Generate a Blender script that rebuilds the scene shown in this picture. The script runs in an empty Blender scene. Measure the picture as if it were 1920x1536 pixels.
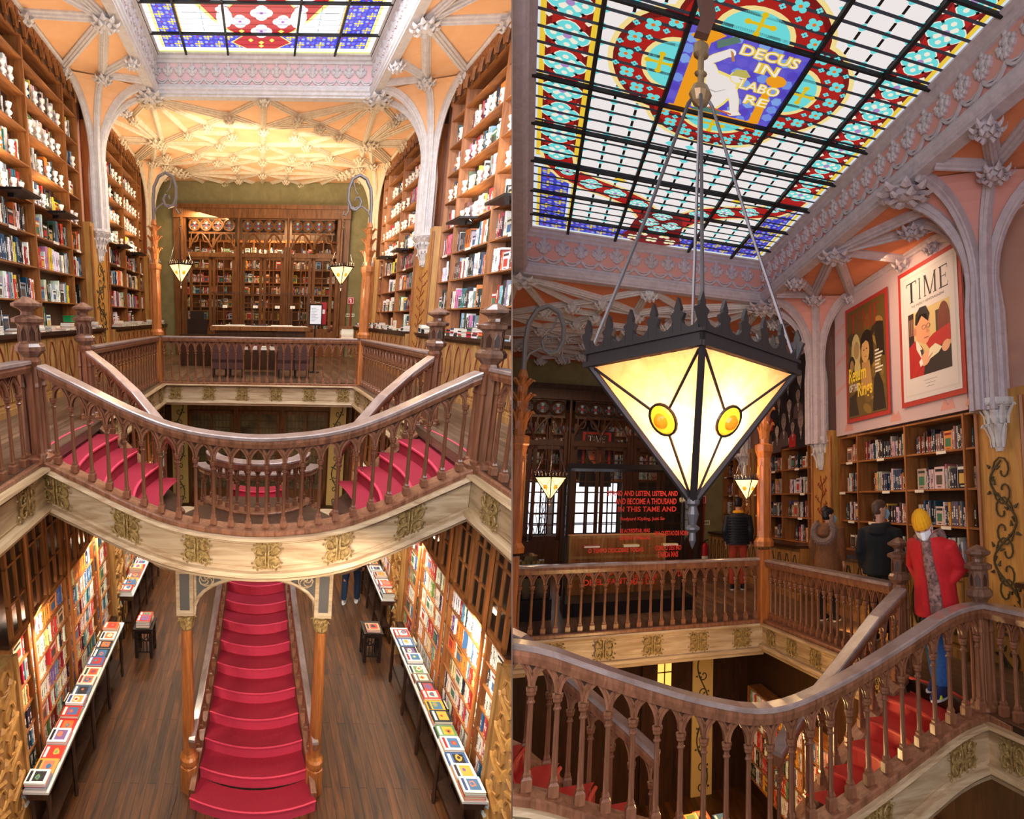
import bpy, bmesh, math, random
import numpy as np
from math import sin, cos, pi, sqrt, atan2
R = random.Random(7)
S = bpy.context.scene
COL = S.collection
# ---------------------------------------------------------------- camera, world, exposure
TILT = math.atan2(173, 1000)
EYE = np.array([0, 0, 1.5])
cd = bpy.data.cameras.new('camera'); cam = bpy.data.objects.new('camera', cd); COL.objects.link(cam)
cam.location = EYE; cam.rotation_euler = (pi/2 - TILT, 0, 0)
cd.sensor_fit = 'HORIZONTAL'; cd.sensor_width = 36; cd.lens = 18.75; cd.clip_start = 0.05; cd.clip_end = 200
S.camera = cam
S.view_settings.view_transform = 'Standard'; S.view_settings.look = 'None'
S.view_settings.exposure = 0.0; S.view_settings.gamma = 1; S.view_settings.use_curve_mapping = False
S.cycles.use_denoising = True; S.cycles.max_bounces = 5; S.cycles.diffuse_bounces = 3; S.cycles.glossy_bounces = 2
S.cycles.transparent_max_bounces = 12; S.cycles.sample_clamp_indirect = 4
W = bpy.data.worlds.new('world'); S.world = W; W.use_nodes = True
W.node_tree.nodes['Background'].inputs[0].default_value = (0.9, 0.86, 0.82, 1)
W.node_tree.nodes['Background'].inputs[1].default_value = 0.17

# ---------------------------------------------------------------- the two halls
# They stand side by side and share an added partition. Each is sheared about the camera to fit the view: skewed across, along, up axes.
class Hall:
    def __init__(s, name, across, along, up, eye, side):
        s.name = name; s.A = np.array([across, along, up]); s.eye = np.array([0, 0, eye]); s.side = side
    def w(s, p):
        p = np.asarray(p, float)
        return (p - s.eye) @ s.A + EYE
HA = Hall('bright', [1.00341, -0.01002, -0.01448], [-0.54995, 1.18246, 0], [0.12956, -0.06948, 1.00591], 1.5, -1)
HB = Hall('dim', [1.08193, 0.30055, -0.1069], [0.02005, 0.7668, -0.27266], [0.06199, 0.29578, 0.95248], 1.75, 1)
FW = np.array([0, cos(TILT), -sin(TILT)]); DN = np.array([0, -sin(TILT), -cos(TILT)])
def pixel(pw):
    d = np.asarray(pw) - EYE
    x, y, z = d[..., 0], d @ DN, d @ FW
    z = np.where(np.abs(z) < 1e-6, 1e-6, z)
    return 960 + 1000*x/z, 768 + 1000*y/z, z
def pl_n(side):                       # plane of the partition face seen from this hall
    n = np.array([1.0, 0, 0]) - side*0.0013*FW
    return n*side
def plane_d(pw, side): return (np.asarray(pw) - EYE) @ pl_n(side)

# ---------------------------------------------------------------- lights
def area(name, hall, loc, size, power, color, to=(0, 0, -1), sizey=None):
    l = bpy.data.lights.new(name, 'AREA'); o = bpy.data.objects.new(name, l); COL.objects.link(o)
    l.energy = power; l.color = color; l.shape = 'RECTANGLE'; l.size = size; l.size_y = sizey or size
    o.location = hall.w(loc)
    import mathutils
    d = mathutils.Vector(hall.w(np.array(loc)+np.array(to)) - hall.w(loc))
    o.rotation_euler = d.to_track_quat('-Z', 'Y').to_euler()
    return o
def point(name, hall, loc, power, color, r=0.05):
    l = bpy.data.lights.new(name, 'POINT'); o = bpy.data.objects.new(name, l); COL.objects.link(o)
    l.energy = power; l.color = color; l.shadow_soft_size = r; o.location = hall.w(loc); return o
WARM = (1, .72, .42); COOL = (.86, .92, 1.0)
# bright hall: daylight through the skylight and the street windows behind, picture lights on the shelves, shop lights below
area('skylight_daylight', HA, (-.1, 7.0, 6.95), 4.6, 1150, COOL, sizey=7.5)
area('street_window_daylight', HA, (-2.0, -1.0, 3.0), 3.0, 420, (.95, .95, 1), to=(.1, 1, -.25), sizey=3)
for sx in (-1, 1):
    for y, e in ((7.6, 1), (9.2, 1), (12.8, .7), (14.8, .7)):
        area('shelf_picture_light', HA, (sx*3.55, y, 3.55), .25, 34*e, (1, .78, .52), to=(sx*.3, 0, 1), sizey=1.0)
    for y in (4.6, 6.4, 8.2, 10):
        area('lower_shelf_light', HA, (sx*2.36, y, -1.98), .2, 46, (1, .86, .66), to=(sx*.35, 0, -1.5), sizey=1.3)
area('far_gallery_fill', HA, (0, 12.2, 5.6), 3.5, 260, (1, .86, .66), to=(0, .8, -1), sizey=1)  # added fill to brighten the far gallery and screen
area('well_light', HA, (0, 5.2, 3.9), 3.0, 130, (.95, .95, 1), to=(0, 1, -.7), sizey=.6)
area('ceiling_uplight', HA, (0, 14.5, 3.4), 3.5, 210, (1, .82, .58), to=(0, .1, 1), sizey=4)
area('lower_floor_light', HA, (0, 10.5, -1.0), 2.0, 60, (1, .8, .55), sizey=2)
area('lower_front_light', HA, (-.1, 3.2, -1.0), 2.2, 75, (1, .84, .66), to=(0, .35, -1), sizey=1)
# dim hall
area('dim_skylight_daylight', HB, (2.1, 7.5, 6.6), 4.2, 150, (.82, .86, 1.0), sizey=7)
area('dim_window_daylight', HB, (1.5, -.6, 2.4), 2.2, 95, (.9, .82, .92), to=(.25, 1, -.1), sizey=2)
area('dim_lower_floor_light', HB, (1.9, 9.2, -1.0), 1.5, 22, (1, .55, .2), sizey=1.5)
area('dim_shelf_light', HB, (3.4, 8.0, 3.9), .5, 40, (1, .66, .38), to=(1, 0, -1), sizey=4)
area('dim_far_light', HB, (1.8, 12.5, 4.4), 2, 95, (1, .55, .3), sizey=2)

# ---------------------------------------------------------------- materials
def lin(c):
    f = lambda v: (v/255)/12.92 if v/255 <= .04045 else ((v/255+.055)/1.055)**2.4
    return tuple(f(v) for v in c)
MATS = {}
def mat(name, c=(200, 200, 200), rough=.5, c2=None, grain=None, scale=1.0, bump=0, metal=0, emit=0, trans=0, spec=None, usecol=False, kind=None, coat=0):
    if name in MATS: return MATS[name]
    m = bpy.data.materials.new(name); m.use_nodes = True; nt = m.node_tree; N = nt.nodes; L = nt.links
    b = N['Principled BSDF']; out = N['Material Output']
    b.inputs['Base Color'].default_value = (*lin(c), 1); b.inputs['Roughness'].default_value = rough; b.inputs['Metallic'].default_value = metal
    if spec is not None: b.inputs['Specular IOR Level'].default_value = spec
    if coat: b.inputs['Coat Weight'].default_value = coat; b.inputs['Coat Roughness'].default_value = .3
    colout = None
    if grain is not None or kind:
        at = N.new('ShaderNodeAttribute'); at.attribute_name = 'hp'
        mp = N.new('ShaderNodeMapping'); g = grain or (6, 6, 6); mp.inputs['Scale'].default_value = [v*scale for v in g]
        L.new(at.outputs['Vector'], mp.inputs['Vector'])
        no = N.new('ShaderNodeTexNoise'); no.inputs['Scale'].default_value = 1; no.inputs['Detail'].default_value = 5
        no.inputs['Roughness'].default_value = .62; no.inputs['Distortion'].default_value = .7
        L.new(mp.outputs[0], no.inputs['Vector'])
        ra = N.new('ShaderNodeValToRGB'); ra.color_ramp.elements[0].position = .33; ra.color_ramp.elements[1].position = .66
        ra.color_ramp.elements[0].color = (*lin(c2 or c), 1); ra.color_ramp.elements[1].color = (*lin(c), 1)
        L.new(no.outputs[0], ra.inputs[0]); colout = ra.outputs[0]
        if kind == 'planks_y':
            sp = N.new('ShaderNodeMapping'); sp.inputs['Rotation'].default_value = (0, 0, pi/2); L.new(at.outputs['Vector'], sp.inputs['Vector'])
            br = N.new('ShaderNodeTexBrick'); br.inputs['Scale'].default_value = 1; br.inputs['Brick Width'].default_value = 1.9; br.inputs['Row Height'].default_value = .115
            br.inputs['Mortar Size'].default_value = .0035; br.inputs['Color1'].default_value = (.62, .62, .62, 1); br.inputs['Color2'].default_value = (1.25, 1.2, 1.12, 1)
            br.inputs['Mortar'].default_value = (.12, .1, .08, 1); L.new(sp.outputs[0], br.inputs['Vector'])
            mx = N.new('ShaderNodeMixRGB'); mx.blend_type = 'MULTIPLY'; mx.inputs[0].default_value = 1
            L.new(colout, mx.inputs[1]); L.new(br.outputs['Color'], mx.inputs[2]); colout = mx.outputs[0]
        if bump:
            bp = N.new('ShaderNodeBump'); bp.inputs['Strength'].default_value = bump; bp.inputs['Distance'].default_value = .02
            L.new(no.outputs[0], bp.inputs['Height']); L.new(bp.outputs[0], b.inputs['Normal'])
    if usecol:
        a2 = N.new('ShaderNodeAttribute'); a2.attribute_name = 'Col'
        oi = N.new('ShaderNodeObjectInfo')
        mx = N.new('ShaderNodeMixRGB'); mx.blend_type = 'MULTIPLY'; mx.inputs[0].default_value = 1
        L.new(a2.outputs['Color'], mx.inputs[1]); L.new(oi.outputs['Color'], mx.inputs[2])
        if colout:
            m2 = N.new('ShaderNodeMixRGB'); m2.blend_type = 'MULTIPLY'; m2.inputs[0].default_value = 1
            L.new(colout, m2.inputs[1]); L.new(mx.outputs[0], m2.inputs[2]); colout = m2.outputs[0]
        else: colout = mx.outputs[0]
    if colout: L.new(colout, b.inputs['Base Color'])
    if emit:
        if usecol:
            L.new(colout, b.inputs['Emission Color']); b.inputs['Base Color'].default_value = (0, 0, 0, 1)
            for l in list(b.inputs['Base Color'].links): L.remove(l)
        else: b.inputs['Emission Color'].default_value = (*lin(c), 1)
        b.inputs['Emission Strength'].default_value = emit
    if trans:
        tr = N.new('ShaderNodeBsdfTransparent'); mx = N.new('ShaderNodeMixShader'); mx.inputs[0].default_value = 1-trans
        L.new(tr.outputs[0], mx.inputs[1]); L.new(b.outputs[0], mx.inputs[2]); L.new(mx.outputs[0], out.inputs[0])
    MATS[name] = m; return m
WX, WY, WZ = (3, 28, 28), (28, 3, 28), (28, 28, 3)
mat('rail_wood', (152, 100, 72), .34, (104, 64, 42), WZ, .7, bump=.15)
mat('rail_top_wood', (168, 148, 142), .2, (128, 106, 98), (10, 10, 10), .5, spec=1.0, coat=1.0)  # dark varnished wood; reflected skylight put into the paler base colour
mat('newel_wood', (132, 96, 76), .26, (88, 60, 46), WZ, .5, bump=.1)
mat('post_wood', (196, 120, 62), .4, (150, 84, 38), WZ, .7, bump=.15)
mat('pale_oak', (208, 182, 146), .5, (160, 128, 92), WX, .45, bump=.2)
mat('pale_oak_y', (200, 172, 132), .5, (150, 118, 82), WY, .45, bump=.2)
mat('carved_gold', (186, 154, 94), .5, (112, 82, 42), (26, 26, 26), 1, bump=.3)
mat('shelf_wood', (176, 112, 58), .5, (128, 74, 34), WZ, .6, bump=.15)
mat('shelf_wood_y', (176, 112, 58), .5, (122, 72, 34), WY, .6, bump=.15)
mat('shelf_back', (84, 62, 46), .7, (66, 46, 34), WZ, .5)
mat('cabinet_wood', (190, 144, 84), .5, (142, 96, 46), WZ, .6, bump=.15)
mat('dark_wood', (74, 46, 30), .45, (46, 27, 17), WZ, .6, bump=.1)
mat('screen_wood', (136, 88, 48), .45, (96, 56, 28), WZ, .6, bump=.15)
mat('counter_dark', (64, 40, 28), .3, (40, 24, 16), WY, .6)
mat('panel_yellow', (200, 150, 80), .5, (170, 116, 54), WZ, .5)
mat('vine_dark', (72, 62, 40), .6)
mat('vine_red', (132, 62, 34), .6)
mat('white_plaster', (214, 208, 206), .7, (196, 188, 184), (9, 9, 9), 1)
mat('cream_plaster', (226, 206, 176), .7, (206, 184, 150), (9, 9, 9), 1)
mat('pink_plaster', (226, 176, 158), .8, (218, 166, 146), (2, 2, 2), 1)
mat('peach_plaster', (240, 188, 140), .8, (234, 176, 124), (2, 2, 2), 1)
mat('frieze_pink', (226, 190, 190), .8)
mat('carpet_red', (158, 20, 46), .85, (138, 12, 36), (60, 60, 60), 1, bump=.1)
mat('carpet_edge_lit', (226, 66, 92), .7, (214, 54, 80), (60, 60, 60), 1)  # brighter red, front light on risers put into the colour; also on nosings
mat('gallery_floor', (120, 96, 78), .35, (88, 66, 50), WY, .5, kind='planks_y')
mat('lower_floor', (108, 66, 32), .5, (58, 32, 14), WY, .5, kind='planks_y')
mat('iron', (78, 74, 76), .42, metal=.6); mat('iron_grey', (132, 126, 124), .42, metal=.6)
mat('iron_dark', (38, 32, 32), .45, metal=.5)
mat('brass', (124, 102, 74), .4, metal=.6)
mat('col', (255, 255, 255), .55, usecol=True)
mat('cover', (255, 255, 255), .38, usecol=True)
mat('pages', (236, 226, 208), .8)
mat('spine', (255, 255, 255), .45, usecol=True)
mat('glass_lit', (255, 255, 255), .4, usecol=True, emit=1.55)
mat('glass_lit_dim', (255, 255, 255), .4, usecol=True, emit=.88)
mat('lead_grey', (70, 78, 92), .6)
mat('lead', (22, 22, 26), .6)
mat('bust_plaster', (244, 234, 220), .75)
mat('green_wall', (140, 128, 84), .85, (124, 112, 72), (3, 3, 3), 1)
mat('case_glass', (12, 14, 14), .03, trans=.9, spec=1.0)
mat('window_glass', (60, 52, 44), .08, trans=.55)
mat('leather', (96, 66, 62), .4, (80, 52, 48), (30, 30, 30), 1)
mat('white_paint', (232, 228, 220), .4)
mat('chair_dark', (40, 26, 20), .5)

# ---------------------------------------------------------------- mesh builder (hall coordinates)
class MB:
    def __init__(s, mats='rail_wood'):
        s.v = []; s.f = []; s.mi = []; s.fc = []; s.sm = []
        s.mats = [mats] if isinstance(mats, str) else list(mats); s.m = 0; s.c = (1, 1, 1); s.fn = None; s.smooth = False
    def col(s, c): s.c = lin(c); return s
    def mat(s, name):
        if name not in s.mats: s.mats.append(name)
        s.m = s.mats.index(name); return s
    def P(s, pts):
        b = len(s.v)
        s.v += [s.fn(p) for p in pts] if s.fn else [tuple(p) for p in pts]
        return b
    def F(s, idx): s.f.append(tuple(idx)); s.mi.append(s.m); s.fc.append(s.c); s.sm.append(s.smooth)
    def quad(s, *p):
        b = s.P(p); s.F(range(b, b+len(p)))
    def box(s, a, b):
        x0, y0, z0 = a; x1, y1, z1 = b
        i = s.P([(x0,y0,z0),(x1,y0,z0),(x1,y1,z0),(x0,y1,z0),(x0,y0,z1),(x1,y0,z1),(x1,y1,z1),(x0,y1,z1)])
        for q in ((0,3,2,1),(4,5,6,7),(0,1,5,4),(1,2,6,5),(2,3,7,6),(3,0,4,7)): s.F([i+k for k in q])
    def loft(s, rings, cap=True, close=True):
        n = len(rings[0]); bs = [s.P(r) for r in rings]
        for a, b in zip(bs, bs[1:]):
            for k in range(n if close else n-1): s.F((a+k, a+(k+1) % n, b+(k+1) % n, b+k))
        if cap: s.F([bs[0]+k for k in range(n-1, -1, -1)]); s.F([bs[-1]+k for k in range(n)])
    def lathe(s, prof, c=(0, 0, 0), n=8, ph=None):
        ph = pi/n if ph is None else ph
        s.loft([[(c[0]+r*cos(ph+2*pi*k/n), c[1]+r*sin(ph+2*pi*k/n), c[2]+z) for k in range(n)] for r, z in prof])
    def tube(s, pts, r=.01, n=5, cap=True):
        pts = [np.array(p, float) for p in pts]; rr = r if hasattr(r, '__len__') else [r]*len(pts)
        rings = []; up = None
        for i, p in enumerate(pts):
            t = pts[min(i+1, len(pts)-1)] - pts[max(i-1, 0)]; L = np.linalg.norm(t); t = t/L if L > 1e-9 else np.array([0, 0, 1.])
            if up is None or abs(up @ t) > .95: up = np.array([0, 0, 1.]) if abs(t[2]) < .9 else np.array([1., 0, 0])
            a = np.cross(t, up); a /= np.linalg.norm(a); b = np.cross(a, t); up = b
            rings.append([tuple(p + rr[i]*(a*cos(2*pi*k/n+pi/n)+b*sin(2*pi*k/n+pi/n))) for k in range(n)])
        s.loft(rings, cap)
    def prism(s, poly, f0, f1):            # poly 2d; f0,f1 map (u,v)->3d
        n = len(poly); a = s.P([f0(*p) for p in poly]); b = s.P([f1(*p) for p in poly])
        s.F([a+k for k in range(n)]); s.F([b+k for k in range(n-1, -1, -1)])
        for k in range(n): s.F((a+k, b+k, b+(k+1) % n, a+(k+1) % n))
    def sweep(s, path, prof, cap=True):     # prof (n,z): n horizontal offset to the right of travel
        rings = []
        path = [np.array(p, float) for p in path]
        for i, p in enumerate(path):
            a = path[max(i-1, 0)]; c = path[min(i+1, len(path)-1)]
            t1 = (p-a)[:2] if i > 0 else (c-p)[:2]; t2 = (c-p)[:2] if i < len(path)-1 else t1
            t1 = t1/max(np.linalg.norm(t1), 1e-9); t2 = t2/max(np.linalg.norm(t2), 1e-9)
            t = t1+t2; t /= max(np.linalg.norm(t), 1e-9); k = 1/max(.4, t @ t1)
            nx, ny = t[1]*k, -t[0]*k
            rings.append([(p[0]+nx*n, p[1]+ny*n, p[2]+z) for n, z in prof])
        s.loft(rings, cap)
    def add(s, o):
        b = len(s.v); s.v += o.v; off = {}
        for i, m in enumerate(o.mats):
            if m not in s.mats: s.mats.append(m)
            off[i] = s.mats.index(m)
        for f, mi, c, sm in zip(o.f, o.mi, o.fc, o.sm):
            s.f.append(tuple(k+b for k in f)); s.mi.append(off[mi]); s.fc.append(c); s.sm.append(sm)

def mesh_from(mb, hall, origin, clip=True, hp_off=(0, 0, 0), mirror=False):
    """hall-space builder -> mesh whose vertices are world offsets from hall point origin; None when nothing is left"""
    if not mb.f: return None
    hv = np.array(mb.v, float)
    wv = hall.w(hv + np.array(origin)) if clip else hall.w(hv + np.array(origin))
    o = hall.w(origin)
    d = plane_d(wv, hall.side)
    if clip and d.max() <= 0: return None
    me = bpy.data.meshes.new('m')
    me.from_pydata([tuple(x) for x in (wv - o)], [], mb.f)
    for m in mb.mats: me.materials.append(MATS[m])
    me.polygons.foreach_set('material_index', mb.mi)
    me.polygons.foreach_set('use_smooth', mb.sm)
    ca = me.attributes.new('Col', 'FLOAT_COLOR', 'CORNER')
    cols = np.ones((len(me.loops), 4), np.float32); k = 0
    for f, c in zip(mb.f, mb.fc):
        cols[k:k+len(f), :3] = c; k += len(f)
    ca.data.foreach_set('color', cols.ravel())
    hp = me.attributes.new('hp', 'FLOAT_VECTOR', 'POINT')
    hp.data.foreach_set('vector', (hv + np.array(hp_off)).astype(np.float32).ravel())
    if clip and d.min() < 0:
        bm = bmesh.new(); bm.from_mesh(me)
        bmesh.ops.bisect_plane(bm, geom=bm.verts[:]+bm.edges[:]+bm.faces[:], plane_co=tuple(EYE - o), plane_no=tuple(-pl_n(hall.side)), clear_outer=True)
        n = len(bm.faces); bm.to_mesh(me); bm.free()
        if n == 0: return None
    me.update(); return me
def crosses(mb, hall, origin):
    d = plane_d(hall.w(np.array(mb.v) + np.array(origin)), hall.side)
    return 2 if d.min() >= 0 else (0 if d.max() <= 0 else 1)
USED = {}
def link(name, me, parent=None, loc=None):
    o = bpy.data.objects.new(name, me); COL.objects.link(o)
    if parent: o.parent = parent
    if loc is not None: o.location = loc
    return o
def tag(o, label=None, cat=None, group=None, kind=None):
    if label: o['label'] = label
    if cat: o['category'] = cat
    if group: o['group'] = group
    if kind: o['kind'] = kind
    return o
def struct(name, mb, hall, label=None):
    me = mesh_from(mb, hall, (0, 0, 0))
    if me is None: return
    o = link(name, me); me.transform(__import__('mathutils').Matrix.Translation(tuple(hall.w((0, 0, 0)))))
    return tag(o, label, None, None, 'structure')
def single(name, mb, hall, pos, label, cat, group=None, kind=None, color=None):
    me = mesh_from(mb, hall, pos, hp_off=pos)
    if me is None: return None
    o = link(name, me, None, hall.w(pos)); tag(o, label, cat, group, kind)
    if color: o.color = (*color, 1)
    return o
class Kit:
    """a thing made of parts; parts = [(name, MB, parent index or None, label)]"""
    def __init__(s): s.p = []; s.cache = {}
    def part(s, name, mb, par=None, label=None): s.p.append((name, mb, par, label)); return len(s.p)-1
    def put(s, name, hall, pos, label, cat, group=None):
        root = bpy.data.objects.new(name, None); root.empty_display_size = .1
        root.location = hall.w(pos); made = {}; any_ = False
        for i, (n, mb, par, lab) in enumerate(s.p):
            st = crosses(mb, hall, pos)
            if st == 0: continue
            if st == 2:
                k = (hall.name, i)
                if k not in s.cache: s.cache[k] = mesh_from(mb, hall, pos, clip=False, hp_off=(0, 0, 0))
                me = s.cache[k]
            else: me = mesh_from(mb, hall, pos, hp_off=(0, 0, 0))
            if me is None: continue
            if not any_: COL.objects.link(root); any_ = True
            o = link(n, me, made.get(par, root) if par is not None else root)
            if lab: o['label'] = lab
            made[i] = o
        if not any_: bpy.data.objects.remove(root); return None
        return tag(root, label, cat, group)
# ---------------------------------------------------------------- shared builders
def onpath(path):
    P = [np.array(p, float) for p in path]; L = [0]
    for a, b in zip(P, P[1:]): L.append(L[-1] + float(np.linalg.norm((b-a)[:2])))
    def at(s):
        s = min(max(s, 0), L[-1]-1e-6)
        i = max(k for k in range(len(L)-1) if L[k] <= s); t = (s-L[i])/(L[i+1]-L[i])
        p = P[i]*(1-t)+P[i+1]*t; d = (P[i+1]-P[i]); sl = d[2]/np.linalg.norm(d[:2]); d2 = d[:2]/np.linalg.norm(d[:2])
        return p, d2, sl
    def f(s, z, n=0):
        p, d, sl = at(s)
        return (p[0]+d[1]*n, p[1]-d[0]*n, p[2]+z)
    return f, L[-1], at

BAL = {}
def baluster_mb(H, wood='rail_wood'):
    k = (round(H, 2), wood)
    if k not in BAL:
        m = MB(wood); h = .70*H
        m.lathe([(.046, 0), (.046, .07), (.03, .085), (.034, .1), (.022, .125)], n=4, ph=pi/4)
        m.lathe([(.021, .11), (.0185, .35), (.0165, h-.1)], n=8)
        m.lathe([(.024, h-.1), (.028, h-.09), (.02, h-.08), (.018, h-.06), (.031, h-.045), (.031, h-.03), (.036, h-.02), (.036, h)], n=8)
        BAL[k] = (m, {})
    return BAL[k]
def railing(hall, path, label, H=1.05, sp=.19, wood='rail_wood', group=None, tk=1.0, ends=(0, 0)):
    f, L, at = onpath(path)
    origin = tuple(path[0]); kit = Kit()
    fn = lambda p: tuple(np.array(f(p[0], p[2], p[1])) - np.array(origin))
    rel = [tuple(np.array(p)-np.array(origin)) for p in path]
    S1 = lambda pr: [(a*tk, b) for a, b in pr]
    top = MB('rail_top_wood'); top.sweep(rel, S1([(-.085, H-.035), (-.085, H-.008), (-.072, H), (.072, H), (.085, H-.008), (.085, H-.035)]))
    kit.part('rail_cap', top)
    body = MB(wood); body.sweep(rel, S1([(-.06, H-.12), (-.075, H-.07), (-.07, H-.036), (.07, H-.036), (.075, H-.07), (.06, H-.12)]))
    kit.part('handrail', body)
    base = MB(wood); base.sweep(rel, S1([(-.1, -.055), (-.1, -.012), (-.085, 0), (.085, 0), (.1, -.012), (.1, -.055)]))
    kit.part('base_plate', base)
    n = max(1, int(round((L-ends[0]-ends[1])/sp))); d = (L-ends[0]-ends[1])/n
    ar = MB([wood, 'dark_wood']); ar.fn = fn
    w = d/2-.012; z0 = .70*H; za = .16*H; rr = (w*w+za*za)/(2*w)
    def arch(x): return z0 + sqrt(max(rr*rr-(abs(x)+rr-w)**2, 0))
    K = 5
    for i in range(n):
        c = ends[0]+d*(i+.5); xs = [-w*cos(pi*k/(2*K))*1.0 for k in range(K+1)]; xs = xs[:-1]+[0]+[-x for x in xs[:-1]][::-1]
        pts = [(c-d/2, z0)]+[(c+x, arch(x)) for x in xs]+[(c+d/2, z0)]; zt = H-.11
        for (a, za_), (b, zb_) in zip(pts, pts[1:]):
            for nn in (-.013, .013):
                q = [(a, nn, za_), (b, nn, zb_), (b, nn, zt), (a, nn, zt)]
                ar.quad(*(q if nn < 0 else q[::-1]))
            ar.quad((a, -.013, za_), (a, .013, za_), (b, .013, zb_), (b, -.013, zb_))
        for nn in (-.02, .02):
            ar.tube([(c+x, nn, arch(x)+.008) for x in xs], .0125, 4)
            ar.tube([(c+x*1.3, nn, min(arch(x)+.04, zt)) for x in xs[1:-1]], .0085, 4)
        ar.mat('dark_wood')  # dark triangles painted on for the shade of pierced holes
        for nn in (-.016, .016):
            for u in ([c-d/2] if i else []): ar.quad((u-.034, nn, zt-.004), (u+.034, nn, zt-.004), (u, nn, zt-.066))
        ar.mat(wood)
    kit.part('arcade', ar)
    root = kit.put('railing', hall, origin, label, 'railing', group)
    if root is None: return None
    mb, cache = baluster_mb(H, wood)
    for i in range(n+1):
        p = np.array(f(ends[0]+d*i, 0, 0)); st = crosses(mb, hall, p)
        if st == 0: continue
        if st == 2:
            if hall.name not in cache: cache[hall.name] = mesh_from(mb, hall, (0, 0, 0), clip=False)
            me = cache[hall.name]
        else: me = mesh_from(mb, hall, p)
        if me: link('baluster', me, root, hall.w(p)-hall.w(origin))
    return root

def ornament(m, f, c, zc, w=.13, h=.17, n0=.0):
    """carved bracket: twin stems and four curled leaves; f(s,z,n)"""
    def T(pts, r): m.tube([f(c+a, zc+b, n0+k) for a, b, k in pts], r, 4)
    for sx in (-1, 1):
        T([(sx*.02, -h*1.08, .012), (sx*.014, -h*.4, .02), (sx*.02, 0, .024), (sx*.014, h*.4, .02), (sx*.02, h*1.08, .012)], .011)
        for sz in (-1, 1):
            pts = [(sx*.03, sz*h*.1, .018), (sx*.05, sz*h*.02, .02)]
            for k in range(9):
                a = -pi/2+k*.62; r = .058*(1-k*.075)
                pts.append((sx*(w*.55+r*cos(a)*.95), sz*(h*.55+r*sin(a)*1.15), .02+.002*k))
            T(pts, [.014-.0008*i for i in range(len(pts))])
            for k in range(7):
                a = k*pi/4.2; q = (sx*(w*.62+.062*cos(a)), sz*(h*.62+.074*sin(a)))
                b = f(c+q[0], zc+q[1], n0+.012); r = .015
                i = m.P([(b[0]+dx*r, b[1]+dy*r, b[2]+dz*r) for dx, dy, dz in ((1,0,0),(-1,0,0),(0,1,0),(0,-1,0),(0,0,1),(0,0,-1))])
                for t in ((0,2,4),(2,1,4),(1,3,4),(3,0,4),(2,0,5),(1,2,5),(3,1,5),(0,3,5)): m.F([i+j for j in t])
FN = [0]
def fascia(hall, path, sp, h=.5, ztop=-.05, side=1, name='trim', wood='pale_oak', first=None, flat=False):
    """panelled fascia board under a gallery edge; side=+1 puts the carved face on the right of travel"""
    FN[0] += 1
    f, L, at = onpath(path); s = side
    o = tuple(path[0]); rel = [tuple(np.array(p)-np.array(o)) for p in path]
    b = MB([wood]); t, z = ztop, ztop-h
    prof = [(-.03*s, t), (.15*s, t), (.165*s, t-.025), (.13*s, t-.05), (.1*s, t-.055), (.085*s, t-.075), (.085*s, z+.13), (.1*s, z+.11), (.14*s, z+.1), (.16*s, z+.06), (.13*s, z+.03), (.12*s, z), (-.03*s, z)]
    b.sweep(rel, prof if s > 0 else prof[::-1])
    bars = MB([wood]); ff = lambda q, zz, nn=0: tuple(np.array(f(q, zz, nn*s)) - np.array(o))
    n = max(1, int(round(L/sp))); d = L/n; off = d/2 if first is None else first
    zc = (t-.075+z+.13)/2; hh = (t-.075-z-.13)/2
    orn = []
    for i in range(n):
        c = off+d*i
        if c > L-.05: continue
        m = MB('carved_gold')
        m.fn = None
        g = lambda a, zz, nn: ff(a, zz, nn)
        ornament(m, g, c, zc, w=.15*h/.5, h=hh*.86, n0=.09)
        # backing plate
        m.quad(ff(c-.12, zc-hh, .088), ff(c+.12, zc-hh, .088), ff(c+.12, zc+hh, .088), ff(c-.12, zc+hh, .088))
        orn.append(m)
        if i < n-1 or True:
            a0, a1 = c+.14, c+d-.14
            if a1 < L and a1 > a0+.1:
                for zz in (zc-hh+.02, zc+hh-.02): bars.tube([ff(a0+(a1-a0)*k/6, zz, .088) for k in range(7)], .008, 4)
    k = Kit(); k.part('fascia_board', b); 
    if bars.f: k.part('moulding', bars)
    for m in orn: k.part('carved_ornament', m)
    r = k.put('trim_%d' % FN[0], hall, o, None, None)
    if r is not None: r['kind'] = 'structure'
    return r

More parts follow.
